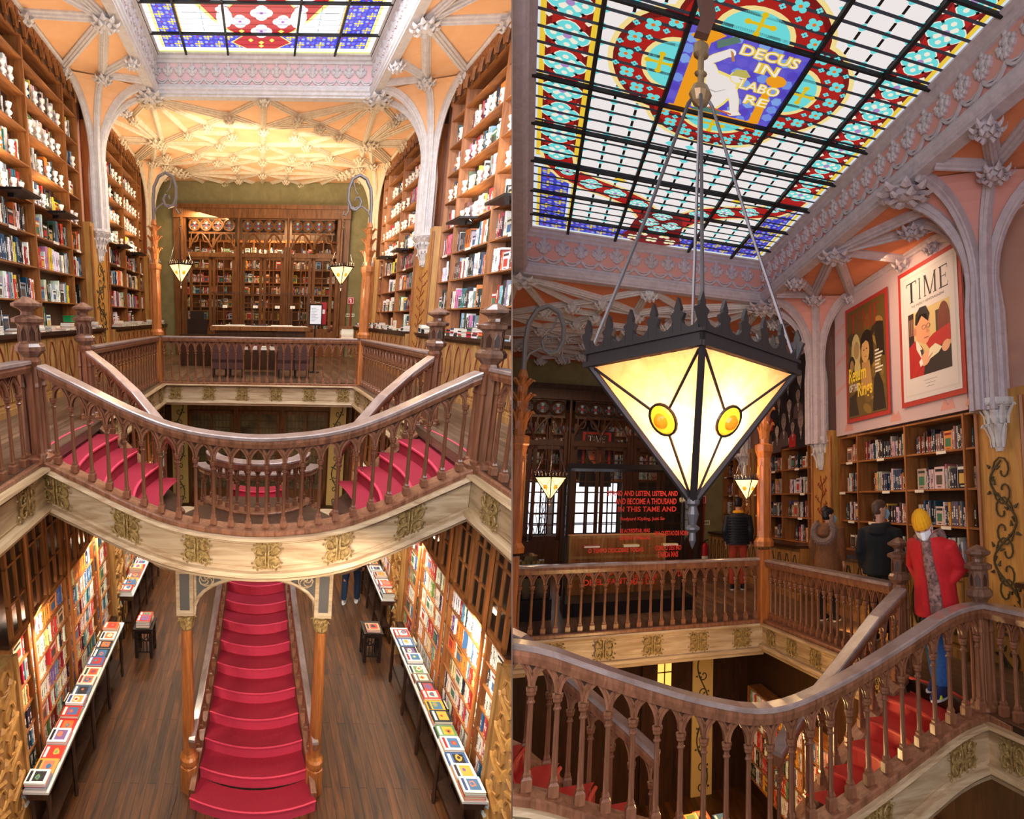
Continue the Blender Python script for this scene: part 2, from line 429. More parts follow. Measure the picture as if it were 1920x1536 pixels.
def newel_kit(wood='newel_wood', post='rail_wood', H=1.08, S_=1.0, low=0.0):
    k = Kit()
    p = MB(post)
    p.lathe([(.15, -.06+low), (.15, .03), (.12, .05), (.085, .07)], n=8); p.lathe([(.085, .05), (.08, H-.12), (.095, H-.05), (.07, H+.02)], n=8)
    for a in range(4):
        c = (.1*cos(a*pi/2+pi/4), .1*sin(a*pi/2+pi/4), 0)
        p.lathe([(.045, .0), (.045, .07), (.026, .09), (.022, H-.32), (.034, H-.3), (.026, H-.26), (.02, H-.1)], c, n=6)
    k.part('post', p)
    c = MB(wood); z = H
    c.lathe([(.07, z-.02), (.1, z+.02), (.143, z+.06), (.143, z+.1), (.12, z+.13), (.098, z+.14)], n=8)
    k.part('lower_collar', c)
    sft = MB([wood, 'rail_wood', 'dark_wood'])
    sft.lathe([(.1, z+.13), (.1, z+.31), (.12, z+.335)], n=8)
    for a in range(8):
        an = a*pi/4; ca, sa = cos(an), sin(an); r = .0935
        def g(u, v, n): return (ca*(r+n)-sa*u, sa*(r+n)+ca*u, v)
        sft.mat('dark_wood'); sft.quad(g(-.026, z+.16, .001), g(.026, z+.16, .001), g(.026, z+.24, .001), g(0, z+.29, .001), g(-.026, z+.24, .001)); 
        sft.mat(wood); sft.tube([g(-.03, z+.15, .002), g(-.03, z+.24, .002), g(0, z+.3, .002), g(.03, z+.24, .002), g(.03, z+.15, .002)], .005, 4)
    k.part('shaft', sft)
    t = MB(wood)
    t.lathe([(.098, z+.32), (.15, z+.34), (.152, z+.375), (.11, z+.395), (.062, z+.41), (.058, z+.44), (.075, z+.46), (.125, z+.485), (.142, z+.495), (.142, z+.52), (.13, z+.525), (.045, z+.575), (.004, z+.59)], n=8)
    k.part('cap', t)
    return k

# ---- books
BOOKS = []; SHELFY = []
PALA = [((244,240,232), 9), ((226,216,198), 5), ((30,30,34), 5), ((58,46,44), 4), ((150,34,40), 3), ((206,62,44), 2), ((32,60,96), 3), ((46,104,120), 2), ((222,120,50), 1.6), ((228,196,70), 1.2), ((122,132,140), 3), ((78,110,70), 1), ((210,120,150), 1), ((140,180,200), 1.5), ((94,60,40), 3)]
PALF = [((240,234,224), 11), ((196,52,44), 3), ((36,36,42), 3), ((228,170,60), 2), ((70,110,150), 2), ((110,150,96), 1), ((214,150,120), 2), ((120,90,70), 2), ((222,90,50), 2)]
PALL = [((246,238,220), 12), ((236,210,150), 3), ((200,60,48), 3), ((40,44,56), 3), ((60,110,150), 1.5), ((110,160,170), 1.2), ((226,130,60), 2), ((150,40,46), 2), ((120,140,80), 1), ((120,90,150), .8)]
PALB = [((206,196,190), 5), ((40,34,38), 5), ((70,40,34), 3), ((150,56,44), 2.2), ((44,62,92), 2), ((92,84,100), 2), ((214,150,60), 1.2), ((30,44,60), 2), ((178,164,150), 3), ((160,110,96), 2)]
CN = [((240,240,232), 'white'), ((226,214,196), 'cream'), ((30,30,34), 'black'), ((60,46,42), 'dark brown'), ((150,34,40), 'dark red'), ((206,62,44), 'red'), ((32,60,96), 'navy blue'), ((46,104,120), 'teal'), ((222,120,50), 'orange'), ((228,196,70), 'yellow'), ((122,132,140), 'grey'), ((78,110,70), 'green'), ((210,120,150), 'pink'), ((140,180,200), 'pale blue'), ((160,110,80), 'brown'), ((130, 80, 160), 'purple')]
def cname(c): return min(CN, key=lambda q: sum((a-b)**2 for a, b in zip(q[0], c)))[1]
def pick(pal):
    t = R.random()*sum(w for _, w in pal)
    for c, w in pal:
        t -= w
        if t <= 0: break
    return tuple(int(min(255, max(8, v+R.uniform(-14, 14)))) for v in c)
def book(hall, org, ax, sz, color, where, style=0, lower=False, cat='book', page=True):
    """org corner; ax = (thickness dir, height dir, depth dir INTO shelf) hall vectors; sz=(t,h,d)"""
    BOOKS.append(dict(hall=hall, o=np.array(org, float), ax=[np.array(a, float) for a in ax], sz=sz, c=color, where=where, st=style, lower=lower, r=R.random()))
def fill_shelf(hall, xf, sg, y0, y1, z, hmax, where, pal, full=1.0, setback=.05, lower=False, tmin=.025, tmax=.058, flip=False):
    y = y0+.015; end = y0+(y1-y0)*full
    c = None; run = 0
    while y < end-.03:
        if run <= 0:
            t = R.uniform(tmin, tmax); h = min(hmax-.04, R.uniform(.3, .45) if hmax > .42 else R.uniform(.22, .32)); c = pick(pal); run = 1 if R.random() < .7 else R.randint(2, 4)
        run -= 1
        if R.random() < .012: y += R.uniform(.03, .12); continue
        if y+t > y1-.01: break
        s = sg
        face = R.random() < (.05 if hmax < .5 else .07)
        if face and y+.2 < y1:      # front cover facing out
            h2 = min(hmax-.06, R.uniform(.22, .3)); w = h2*.7
            book(hall, (xf+s*(setback+.015), y, z), ((0, 1, 0), (-.0*s, 0, 1), (s, 0, .0)), (w, h2, .03), c, where, 2, lower); y += w+.01; continue
        book(hall, (xf+s*(setback+R.uniform(0, .03)), y, z), ((0, 1, 0), (0, 0, 1), (s, 0, 0)), (t-.002, h, .17), c, where, 0 if t > .024 else 1, lower)
        y += t
def stack_flat(hall, x, y, z, dx, dy, n, where, pal, lower=False, cols=None, t=None):
    for k in range(n):
        c = cols[k % len(cols)] if cols else pick(pal); th = t or R.uniform(.018, .04); j = R.uniform(-.008, .008)
        book(hall, (x+j, y+R.uniform(-.008, .008), z), ((0, 0, 1), (0, 1, 0), (1, 0, 0)), (th, dy, dx), c, where, 3, lower); z += th
    return z
def book_mb(b, rel=True):
    """box with page block and printed marks, in hall coords relative to corner"""
    T, H, D = b['ax']; t, h, d = b['sz']; o = np.zeros(3) if rel else b['o']
    m = MB(['spine', 'pages']); P = lambda a, e, c: tuple(o+T*a+H*e+D*c)
    m.col(b['c']); rnd = random.Random(int(b['r']*1e6))
    def bx(a0, a1, e0, e1, c0, c1):
        i = m.P([P(a0,e0,c0),P(a1,e0,c0),P(a1,e0,c1),P(a0,e0,c1),P(a0,e1,c0),P(a1,e1,c0),P(a1,e1,c1),P(a0,e1,c1)])
        fs = ((0,1,2,3),(4,7,6,5),(0,4,5,1),(1,5,6,2),(2,6,7,3),(3,7,4,0))
        det = np.dot(np.cross(T, H), D)
        for q in fs: m.F([i+k for k in (q if det < 0 else q[::-1])])
    st = b['st']
    lum = sum(b['c'])/3; alt = (238, 234, 226) if lum < 130 else rnd.choice([(30, 30, 36), (150, 30, 36), (30, 60, 110), (60, 60, 60)])
    if st in (0, 1, 2):
        e = .0025 if t > .012 else 0
        bx(0, e or .002, 0, h, .003, d); bx(t-(e or .002), t, 0, h, .003, d); 
        i = m.P([P(0,0,.003),P(t*.25,0,-.002),P(t*.75,0,-.002),P(t,0,.003),P(0,h,.003),P(t*.25,h,-.002),P(t*.75,h,-.002),P(t,h,.003)])
        for k in range(3): m.F((i+k, i+k+1, i+k+5, i+k+4))
        m.mat('pages'); m.c = (1, 1, 1); bx(e, t-e, .003, h-.005, .002, d-.006); m.mat('spine')
        m.col(alt); q = -.0035
        if st == 2:
            def R_(a, e_, c_, g, col_): m.col(col_); m.quad(P(t*a, h*c_, q), P(t*e_, h*c_, q), P(t*e_, h*g, q), P(t*a, h*g, q))
            R_(.12, .88, .78, .9, alt); R_(.2, .8, .2, .62, rnd.choice([(190, 60, 50), (70, 110, 150), (220, 180, 90), (90, 80, 70), (60, 120, 90)])); R_(.3, .7, .07, .11, alt)
        else:
            a0, a1 = t*.28, t*.72
            z0 = rnd.uniform(.25, .45)*h; z1 = z0+rnd.uniform(.2, .42)*h; zz = z0
            while zz < z1:
                w = rnd.uniform(.008, .03); m.quad(P(a0, zz, q), P(a1, zz, q), P(a1, zz+w, q), P(a0, zz+w, q)); zz += w+.006
            m.quad(P(t*.3, h*.05, q), P(t*.7, h*.05, q), P(t*.7, h*.05+.015, q), P(t*.3, h*.05+.015, q))
    else:                                   # lying flat, cover up: T is up
        bx(0, .002, 0, h, 0, d); bx(t-.002, t, 0, h, 0, d); bx(0, t, 0, h, 0, .003)
        m.mat('pages'); m.c = (1, 1, 1); bx(.001, t-.001, .003, h-.003, .002, d-.004); m.mat('spine')
        q = t+.0012
        pc = [(196, 52, 44), (224, 164, 60), (60, 108, 150), (36, 36, 42), (112, 150, 90), (236, 226, 206), (206, 120, 90), (230, 110, 50), (120, 90, 140)]
        def R_(e0, e1, c0, c1, col_): m.col(col_); m.quad(P(q, h*e0, d*c0), P(q, h*e1, d*c0), P(q, h*e1, d*c1), P(q, h*e0, d*c1))
        R_(.12, .88, .08, .22, alt)
        a, c_ = rnd.choice(pc), rnd.choice(pc)
        R_(.15, .85, .32, .86, a)
        m.col(c_); k = 9; cx, cy = h*rnd.uniform(.4, .6), d*rnd.uniform(.5, .65); rr = d*rnd.uniform(.13, .22); q2 = q+.0012
        m.quad(*[P(q2, cx+rr*cos(2*pi*j/k)*rnd.uniform(.6, 1.2), cy+rr*sin(2*pi*j/k)*rnd.uniform(.6, 1.2)) for j in range(k)])
        m.col(rnd.choice(pc)); m.quad(*[P(q2+.001, cx+rr*.5*cos(2*pi*j/5), cy+rr*.5*sin(2*pi*j/5)) for j in range(5)])
    return m
def finish_books():
    scored = []
    for b in BOOKS:
        T, H, D = b['ax']; t, h, d = b['sz']; cs = np.array([b['o']+T*a+H*e+D*c for a in (0, t) for e in (0, h) for c in (0, d)])
        w = b['hall'].w(cs); u, v, z = pixel(w)
        dd = plane_d(w, b['hall'].side)
        if z.min() < .2 or u.max() < -60 or u.min() > 1980 or v.max() < -60 or v.min() > 1596 or dd.max() <= 0: continue
        b['cl'] = dd.min() < 0
        area = (min(u.max(), 1920)-max(u.min(), 0))*(min(v.max(), 1536)-max(v.min(), 0))
        if u.max() < 0 or u.min() > 1920 or v.max() < 0 or v.min() > 1536: area = 0
        cu, cv = u.mean(), v.mean()
        if b['hall'] is HA and b['lower'] and cv < 1090-123*((cu-475)/395)**2: area = 0
        if b['hall'] is HA and not b['lower'] and (cv > 640): area *= .2
        if b['hall'] is HA and not b['lower'] and cv > 560 and (cu < 75 or 125 < cu < 165 or 790 < cu < 835 or cu > 880): area *= .2
        if b['hall'] is HB and b['lower']: area *= .1
        scored.append((area, b))
    scored.sort(key=lambda q: -q[0])
    rest = MB(['spine', 'pages'])
    restv = []; 
    rb = {HA.name: MB(['spine', 'pages']), HB.name: MB(['spine', 'pages'])}
    for i, (a, b) in enumerate(scored):
        if i < 296 and a > 0:
            m = book_mb(b); nm = cname(b['c'])
            st = {0: 'upright', 1: 'thin upright', 2: 'front facing', 3: 'flat lying'}[b['st']]
            lab = '%s %s book %s' % (nm, st, b['where'])
            single('book', m, b['hall'], tuple(b['o']), lab, 'book', 'books '+b['where'])
        else: rb[b['hall'].name].add(book_mb(b, False))
    mes = []
    for hall in (HA, HB):
        me = mesh_from(rb[hall.name], hall, (0, 0, 0))
        if me: me.transform(__import__('mathutils').Matrix.Translation(tuple(hall.w((0, 0, 0))))); mes.append(me)
    o = link('shelved_books', mes[0])
    if len(mes) > 1:
        bm = bmesh.new(); bm.from_mesh(mes[0]); bm.from_mesh(mes[1]); bm.to_mesh(mes[0]); bm.free()
    tag(o, 'the mass of smaller and farther books packed on all the shelves', 'books', None, 'stuff')

# ---- bookcases, pilasters
def bookcase(hall, xf, sg, ys, zs, ztop, label, depth=.3, wood='shelf_wood', tk=.035, group=None):
    k = Kit(); o = (xf, ys[0], zs[0]); s = sg
    b = MB('shelf_back'); b.box((min(s*depth, s*(depth+.03)), 0, 0), (max(s*depth, s*(depth+.03)), ys[-1]-ys[0], ztop-zs[0])); k.part('back_panel', b)
    for y in ys:
        m = MB([wood]); y -= ys[0]; m.box((min(-s*.01, s*depth), y-tk/2, 0), (max(-s*.01, s*depth), y+tk/2, ztop-zs[0])); k.part('upright', m)
    for z in zs+[ztop]:
        m = MB([wood+'_y' if wood == 'shelf_wood' else wood]); z -= zs[0]; m.box((min(0, s*depth), 0, z-.025), (max(0, s*depth), ys[-1]-ys[0], z)); k.part('shelf', m)
    return k.put('bookcase', hall, o, label, 'bookcase', group)
def branches(m, f, w, h, r=.01):
    rn = random.Random(5); m.tube([f(w*.06*sin(i*.9), h*i/30, .004) for i in range(31)], r, 4)
    for i in range(int(h/.11)):
        z = .06+.11*i; d = 1 if i % 2 else -1; x = w*.06*sin(z/h*27); L = w*rn.uniform(.26, .42)
        m.tube([f(x, z, .004), f(x+d*L*.5, z+.05, .004), f(x+d*L, z+.14, .004)], [r*.8, r*.7, r*.4], 4)
        for q in (.55, .9): m.tube([f(x+d*L*q, z+.13*q, .004), f(x+d*L*q+d*.03, z+.13*q-.01, .004)], [r*.9, r*.9], 4); m.tube([f(x+d*L*q, z+.12*q, .004), f(x+d*L*q-d*.025, z+.12*q+.05, .004)], [r*.9, r*.3], 4)
def vines(m, f, w, h, n=3, r=.01, mirror=False):
    """scrolling vine on a panel; f(u,v,n)"""
    for sx in (1,):
        pts = [(sx*w*.3*sin(pi*n*t), h*t) for t in [i/(12*n) for i in range(12*n+1)]]
        m.tube([f(a, b, .004) for a, b in pts], r, 4)
        for j in range(2*n):
            t = (j+.5)/(2*n); cx = sx*w*.3*sin(pi*n*t); cy = h*t; d = 1 if j % 2 else -1
            sg_ = 1 if cx > 0 else -1; sp = [(cx-sg_*w*.24+sg_*w*.26*(1-k*.085)*cos(k*.62), cy+w*.3*(1-k*.085)*sin(k*.62)*d) for k in range(11)]
            m.tube([f(a, b, .004) for a, b in sp], r*.8, 4)
            for q in range(3):
                a = q*2.1+j; m.tube([f(cx+sg_*w*.1*cos(a), cy+w*.1*sin(a), .003), f(cx+sg_*w*.2*cos(a), cy+w*.2*sin(a), .003)], [r*1.8, r*.4], 4)
def leaf_ring(m, c, r0, r1, z0, z1, n, wd=.05, out=None, half=None):
    """ring of upright curling leaves round a capital"""
    for k in range(n):
        a = 2*pi*k/n
        if half is not None and cos(a-half) < -.2: continue
        ca, sa = cos(a), sin(a)
        def g(rr, z, u): return (c[0]+ca*rr-sa*u, c[1]+sa*rr+ca*u, c[2]+z)
        h = z1-z0; pr = [(r0, z0, wd*.6), (r0+.01, z0+h*.4, wd), (r1*.6+r0*.4, z0+h*.75, wd*.9), (r1, z1, wd*.5), (r1+.02, z1-h*.14, wd*.15)]
        ra = [[g(rr, z, -u), g(rr+.012, z, 0), g(rr, z, u), g(rr-.02, z, 0)] for rr, z, u in pr]
        m.loft(ra)
def pilaster(hall, x, y, sg, label, ztop, zc0, zc1, w=.32, panel_w=.9, vine='vine_dark', group=None, pz0=0):
    """clustered plaster shaft on a leafy capital corbel above a carved wooden panel; sg=wall side"""
    k = Kit(); ang = 0 if sg < 0 else pi
    p = MB(['panel_yellow', vine, 'shelf_wood']); 
    x0, x1 = (min(0, sg*.32)), (max(0, sg*.32))
    p.box((x0-(.0), -panel_w/2, pz0), (x1, panel_w/2, zc1+.1)); 
    p.mat('shelf_wood')
    for yy in (-panel_w/2, panel_w/2): p.tube([(-sg*.01, yy, pz0), (-sg*.01, yy, zc1)], .03, 6)
    p.mat(vine)
    if vine == 'vine_red': branches(p, lambda u, v, n: (-sg*(n+.002), u, v), panel_w*.85, zc0-.1, .012)
    else: vines(p, lambda u, v, n: (-sg*(n+.002), u, v), panel_w*.85, zc0-.1, 5, .014)
    k.part('carved_panel', p)
    c = MB('white_plaster'); cx = (-sg*.0, 0, 0)
    c.lathe([(.05, zc0), (.09, zc0+.1), (.11, zc0+.3), (.16, zc0+.36), (.17, zc0+.5), (.24, zc0+.58), (w*.98, zc1-.1), (w*1.12, zc1-.05), (w*1.12, zc1)], cx, n=12)
    leaf_ring(c, cx, .09, .17, zc0+.04, zc0+.3, 10, .03); leaf_ring(c, cx, .15, .25, zc0+.3, zc0+.52, 12, .035); leaf_ring(c, cx, .2, w*1.15, zc0+.48, zc1-.08, 14, .045)
    k.part('capital', c)
    s = MB('white_plaster'); n = 48; w *= .62
    rad = [w*(1+.0)*(1 if (j % 6) in (0, 1) else (.86 if (j % 6) in (3, 4) else .93)) for j in range(n)]
    prof = lambda z, q=1: [(rad[j]*q*cos(2*pi*j/n), rad[j]*q*sin(2*pi*j/n), z) for j in range(n)]
    s.loft([prof(zc1, 1.04), prof(zc1+.05, 1.04), prof(zc1+.08), prof(ztop-.5), prof(ztop, .6)])
    k.part('shaft', s)
    return k.put('pilaster', hall, (x, y, 0), label, 'pilaster', group)
RIBP = [(-.095, 0), (-.095, -.03), (-.06, -.045), (-.055, -.075), (-.02, -.085), (-.015, -.11), (.015, -.11), (.02, -.085), (.055, -.075), (.06, -.045), (.095, -.03), (.095, 0)]
def rib(m, a, b, sc=1.0): m.sweep([a, b], [(n*sc, z*sc) for n, z in RIBP])
def ribcurve(m, pts, r=.07, n=6):
    m.tube(pts, r, 8)
    m.tube([(p[0], p[1], p[2]-.0) for p in pts], r, 8)
def boss_mb(r=.16, name='white_plaster'):
    m = MB(name); m.lathe([(r*.5, 0), (r*.8, -.05), (r*.5, -.12), (.01, -.15)], n=8)
    for ring, (rr, z, q, nn) in enumerate(((r, -.07, .36, 9), (r*.6, -.12, .3, 6))):
        for k in range(nn):
            a = 2*pi*k/nn+ring*.3; c = (rr*.75*cos(a), rr*.75*sin(a), z)
            L = r*q
            ca, sa = cos(a), sin(a)
            ringz = []
            for t, w, dz in ((-.6, .1, .02), (-.1, .5, -.01), (.5, .55, -.03), (1.0, .3, .0), (1.15, .05, .03)):
                px = c[0]+ca*t*L*1.3; py = c[1]+sa*t*L*1.3; w *= L*1.3
                ringz.append([(px-sa*w, py+ca*w, c[2]+dz), (px, py, c[2]+dz-.025), (px+sa*w, py-ca*w, c[2]+dz), (px, py, c[2]+dz+.02)])
            m.loft(ringz)
    return m
def lace(m, f, a, b, z0, z1, n):
    """cresting of hanging half-loops topped by leaves, along a wall; f(s,z,n)"""
    d = (b-a)/n; h = z1-z0
    for i in range(n):
        c = a+d*(i+.5)
        m.tube([f(c+d*.5*t, z0+h*.28*(abs(t)**2.2)+.0, .02) for t in (-1, -.8, -.5, -.2, .2, .5, .8, 1)], .022, 5)
        m.tube([f(c+d*.5*t, z0+h*.1+h*.22*(abs(t)**2.2), .02) for t in (-.92, -.6, 0, .6, .92)], .012, 4)
        s = a+d*i
        for (du, dz, r) in ((0, .46, .04), (0, .6, .055), (-.075, .64, .05), (.075, .64, .05), (0, .8, .06), (0, .98, .036), (-.04, .48, .034), (.04, .48, .034), (-.1, .74, .03), (.1, .74, .03), (-.05, .84, .03), (.05, .84, .03)):
            u, v = s+du, z0+h*dz
            ring = [[f(u+rr*cos(2*pi*k/6), v+rr*1.1*sin(2*pi*k/6), nn) for k in range(6)] for rr, nn in ((r, .0), (r*.9, .025), (r*.4, .04))]
            m.loft(ring)

# ---- lanterns
def lantern_kit(a=.27, depth=.5, rope=1.1, big=False, rot=pi/4, lead=True):
    """hanging lantern: crested square frame, inverted glass pyramid, four rods to a ball. origin = frame level centre"""
    k = Kit(); cr, sr = cos(rot), sin(rot)
    X = lambda x, y, z: (x*cr-y*sr, x*sr+y*cr, z)
    fr = MB('iron_dark')
    corners = [(-a, -a), (a, -a), (a, a), (-a, a)]
    t = .012 if not big else .014
    hz = a*(.4 if big else .26)
    for i in range(4):
        (x0, y0), (x1, y1) = corners[i], corners[(i+1) % 4]
        ex, ey = (x1-x0)/(2*a), (y1-y0)/(2*a); nx, ny = ey, -ex
        def f(s, z, n=0): return X(x0+ex*s+nx*n, y0+ey*s+ny*n, z)
        L = 2*a; fr.prism([(0, -hz*.5), (L, -hz*.5), (L, 0), (0, 0)], lambda u, v: f(u, v, 0), lambda u, v: f(u, v, -t))
        fr.prism([(-.004, -hz*.52), (L+.004, -hz*.52), (L+.004, -hz*.36), (-.004, -hz*.36)], lambda u, v: f(u, v, a*.04), lambda u, v: f(u, v, 0))
        fr.prism([(-.004, -hz*.1), (L+.004, -hz*.1), (L+.004, 0), (-.004, 0)], lambda u, v: f(u, v, a*.03), lambda u, v: f(u, v, 0))
        nb = 5; d = L/nb
        for j in range(nb):                      # crest: U shaped scallops between fleurons
            c = d*j; pts = []
            K = 8; rr = d*.34
            arcp = [(c+d/2-rr*sin(pi*1.2*(q/K-.5))*1.0, hz*.12+rr-rr*cos(pi*1.2*(q/K-.5))) for q in range(K+1)][::-1]
            for (u0, v0), (u1, v1) in zip(arcp, arcp[1:]):
                fr.prism([(u0, 0), (u1, 0), (u1, v1), (u0, v0)], lambda u, v: f(u, v, 0), lambda u, v: f(u, v, -t))
            for c0 in (c,):
                w0 = d*.16; zz = hz*.12+rr
                lo = [(c0-d*.5+rr if j else c0, 0), (c0+d*.5-rr, 0), (c0+w0, zz*.7), (c0+w0*1.7, zz+d*.1), (c0+w0*.7, zz+d*.2), (c0+w0*.8, zz+d*.3), (c0, zz+d*.62), (c0-w0*.8, zz+d*.3), (c0-w0*.7, zz+d*.2), (c0-w0*1.7, zz+d*.1), (c0-w0, zz*.7)]
                fr.prism(lo, lambda u, v: f(u, v, 0), lambda u, v: f(u, v, -t))
    k.part('crown_frame', fr)
    gl = MB('lamp_glass' if not big else 'lamp_glass_big'); b = a*.93; z0 = -hz*.5; tip = -depth; g = .03*a/.27
    for i in range(4):
        (x0, y0), (x1, y1) = [(c[0]*b/a, c[1]*b/a) for c in (corners[i], corners[(i+1) % 4])]
        K = 8
        for r_ in range(K):
            q0, q1 = r_/K, (r_+1)/K
            A_ = lambda q, u: X((x0*(1-u)+x1*u)*(1-q*.97), (y0*(1-u)+y1*u)*(1-q*.97), z0+(tip-z0)*q)
            for c_ in range(4):
                gl.quad(A_(q0, c_/4), A_(q0, (c_+1)/4), A_(q1, (c_+1)/4), A_(q1, c_/4))
    gi = k.part('glass_shade', gl)
    ri = MB('iron_dark')
    for (x, y) in corners:
        ri.tube([X(x*.97, y*.97, z0+.01), X(x*.03, y*.03, tip)], [a*.045, a*.055], 6)
    k.part('corner_bar', ri)
    if lead:
        ld = MB(['iron_dark'])
        for i in range(4):
            (x0, y0), (x1, y1) = [(c[0]*b/a*1.01, c[1]*b/a*1.01) for c in (corners[i], corners[(i+1) % 4])]
            A_ = lambda u, q: X((x0*(1-u)+x1*u)*(1-q*.97), (y0*(1-u)+y1*u)*(1-q*.97), z0+(tip-z0)*q)
            C = np.array(A_(.5, .42)); e1 = np.array(A_(.6, .42))-C; e1 /= np.linalg.norm(e1); e2 = np.array(A_(.5, .3))-C; e2 /= np.linalg.norm(e2); nn = np.cross(e2, e1); 
            if nn[:2] @ C[:2] < 0: nn = -nn
            r = a*.21
            for tgt in (A_(.02, .01), A_(.98, .01), A_(.5, .97)):
                tv = np.array(tgt); d = tv-C; d /= np.linalg.norm(d); ld.tube([C+d*r+nn*.003, tv+nn*.003], a*.019, 5)
            bs = MB(['amber_ring', 'amber_core'])
            for rr, zz, ma in ((1.0, .004, 'amber_ring'), (.5, .02, 'amber_core')):
                bs.mat(ma); rings = [[tuple(C+nn*(zz+hh)+ (e1*cos(2*pi*q/16)+e2*sin(2*pi*q/16))*r*rr*sc) for q in range(16)] for sc, hh in ((1, 0), (.8, .012), (.3, .018))]
                bs.loft(rings)
            k.part('glass_boss', bs)
            ld.tube([tuple(C+nn*.008+(e1*cos(2*pi*q/18)+e2*sin(2*pi*q/18))*r) for q in range(19)], a*.02, 4)
        k.part('lead_came', ld)
    fi = MB('iron'); s_ = a/.27*.9
    fi.lathe([(.012*s_, tip+.02), (.026*s_, tip-.0), (.026*s_, tip-.02*s_), (.015*s_, tip-.03*s_), (.024*s_, tip-.06*s_), (.014*s_, tip-.1*s_), (.028*s_, tip-.11*s_), (.028*s_, tip-.118*s_), (.012*s_, tip-.13*s_), (.014*s_, tip-.16*s_), (.002, tip-.19*s_)], n=10)
    k.part('finial', fi)
    ro = MB('iron')
    for (x, y) in corners:
        ro.tube([X(x*.96, y*.96, 0), X(x*.5, y*.5, rope*.5), X(x*.12, y*.12, rope*.96), X(x*.05, y*.05, rope)], .006*s_ if not big else .0075, 5)
    k.part('hanging_rod', ro)
    ba = MB('brass'); q = a/.27
    ba.lathe([(.004, rope-.05*q), (.03*q, rope-.035*q), (.045*q, rope), (.03*q, rope+.035*q), (.012*q, rope+.045*q), (.012*q, rope+.08*q), (.025*q, rope+.09*q), (.012*q, rope+.1*q), (.012*q, rope+.16*q), (.03*q, rope+.17*q), (.03*q, rope+.21*q), (.01*q, rope+.23*q)], n=12)
    k.part('ball_hook', ba)
    bu = MB('bulb'); bu.smooth = True
    bu.lathe([(.002, -.02-.07*q), (.02*q, -.02-.06*q), (.03*q, -.02-.035*q), (.022*q, -.02), (.012*q, 0)], (0, 0, -depth*.22), n=10)
    k.part('bulb', bu)
    return k
mat('lamp_glass', (255, 206, 140), .3, emit=2.2)
mat('bulb', (255, 230, 180), .3, emit=30)
mat('amber_ring', (255, 190, 40), .2, emit=.75)
mat('amber_core', (240, 120, 20), .2, emit=.6)
mg = mat('lamp_glass_big', (255, 196, 138), .35, (246, 172, 110), (16, 16, 16), 1)
def _translucent(m, k=.85):
    N = m.node_tree.nodes; L = m.node_tree.links; b = N['Principled BSDF']; t = N.new('ShaderNodeBsdfTranslucent'); mx = N.new('ShaderNodeMixShader')
    src = b.inputs['Base Color'].links[0].from_socket; L.new(src, t.inputs['Color']); mx.inputs[0].default_value = k
    L.new(b.outputs[0], mx.inputs[1]); L.new(t.outputs[0], mx.inputs[2]); L.new(mx.outputs[0], N['Material Output'].inputs[0])
    bp = N.new('ShaderNodeBump'); bp.inputs['Strength'].default_value = .35; bp.inputs['Distance'].default_value = .004
    n2 = N.new('ShaderNodeTexNoise'); n2.inputs['Scale'].default_value = 42; n2.inputs['Distortion'].default_value = 1.5
    at = [n for n in N if n.type == 'ATTRIBUTE'][0]; L.new(at.outputs['Vector'], n2.inputs['Vector']); L.new(n2.outputs[0], bp.inputs['Height'])
    L.new(bp.outputs[0], t.inputs['Normal']); L.new(bp.outputs[0], b.inputs['Normal'])
_translucent(mg)
# ================================================================ BRIGHT HALL
H = HA
WX_ = 4.03
# floors
def poly_floor(name, polys, z, m, th=.12, mb2=None):
    b = MB([m])
    for p in polys: b.prism(p, lambda u, v: (u, v, z), lambda u, v: (u, v, z-th))
    return b
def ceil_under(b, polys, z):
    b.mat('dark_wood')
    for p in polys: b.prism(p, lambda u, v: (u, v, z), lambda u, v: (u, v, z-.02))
g = poly_floor('f', [[(-4.4, 2.4), (-2.28, 2.4), (-2.28, 10.4), (-4.4, 10.4)], [(2.28, 2.4), (4.4, 2.4), (4.4, 10.4), (2.28, 10.4)], [(-4.4, 10.4), (4.4, 10.4), (4.4, 19.7), (-4.4, 19.7)]], 0, 'gallery_floor')
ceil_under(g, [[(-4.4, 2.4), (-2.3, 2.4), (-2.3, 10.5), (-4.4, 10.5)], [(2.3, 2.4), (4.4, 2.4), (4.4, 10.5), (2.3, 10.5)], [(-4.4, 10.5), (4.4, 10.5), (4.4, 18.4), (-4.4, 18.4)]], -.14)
struct('floor_gallery', g, H)
b = MB('lower_floor'); b.box((-4.4, 1.5, -4.62), (4.4, 18.4, -4.5)); struct('floor_lower', b, H)
# dark inlaid lines / cart rails on the lower floor
b = MB('dark_wood')
for off in (0, .38):
    pts = [(-1.28+off, 13, -4.497), (-1.2+off, 7, -4.497), (-1.0+off*.9, 5.2, -4.497), (-.98+off*.8, 4.6, -4.497), (-1.12+off*.75, 3.6, -4.497)]
    b.sweep(pts, [(-.012, 0), (-.012, .006), (.012, .006), (.012, 0)])
struct('trim_91', b, H)
# upper walls, end walls
b = MB('pink_plaster')
for s in (-1, 1): b.box((min(s*4.34, s*4.5), 2, 0), (max(s*4.34, s*4.5), 18.6, 6.5))
struct('wall_side', b, H)
b = MB(['dark_wood'])
for s in (-1, 1): b.box((min(s*2.95, s*3.05), 2.6, -4.5), (max(s*2.95, s*3.05), 18.4, -.14))
struct('wall_lower_side', b, H)
b = MB(['screen_wood']); b.box((-4.4, 13.9, -4.5), (4.4, 14.0, -.14)); struct('wall_lower_end', b, H)
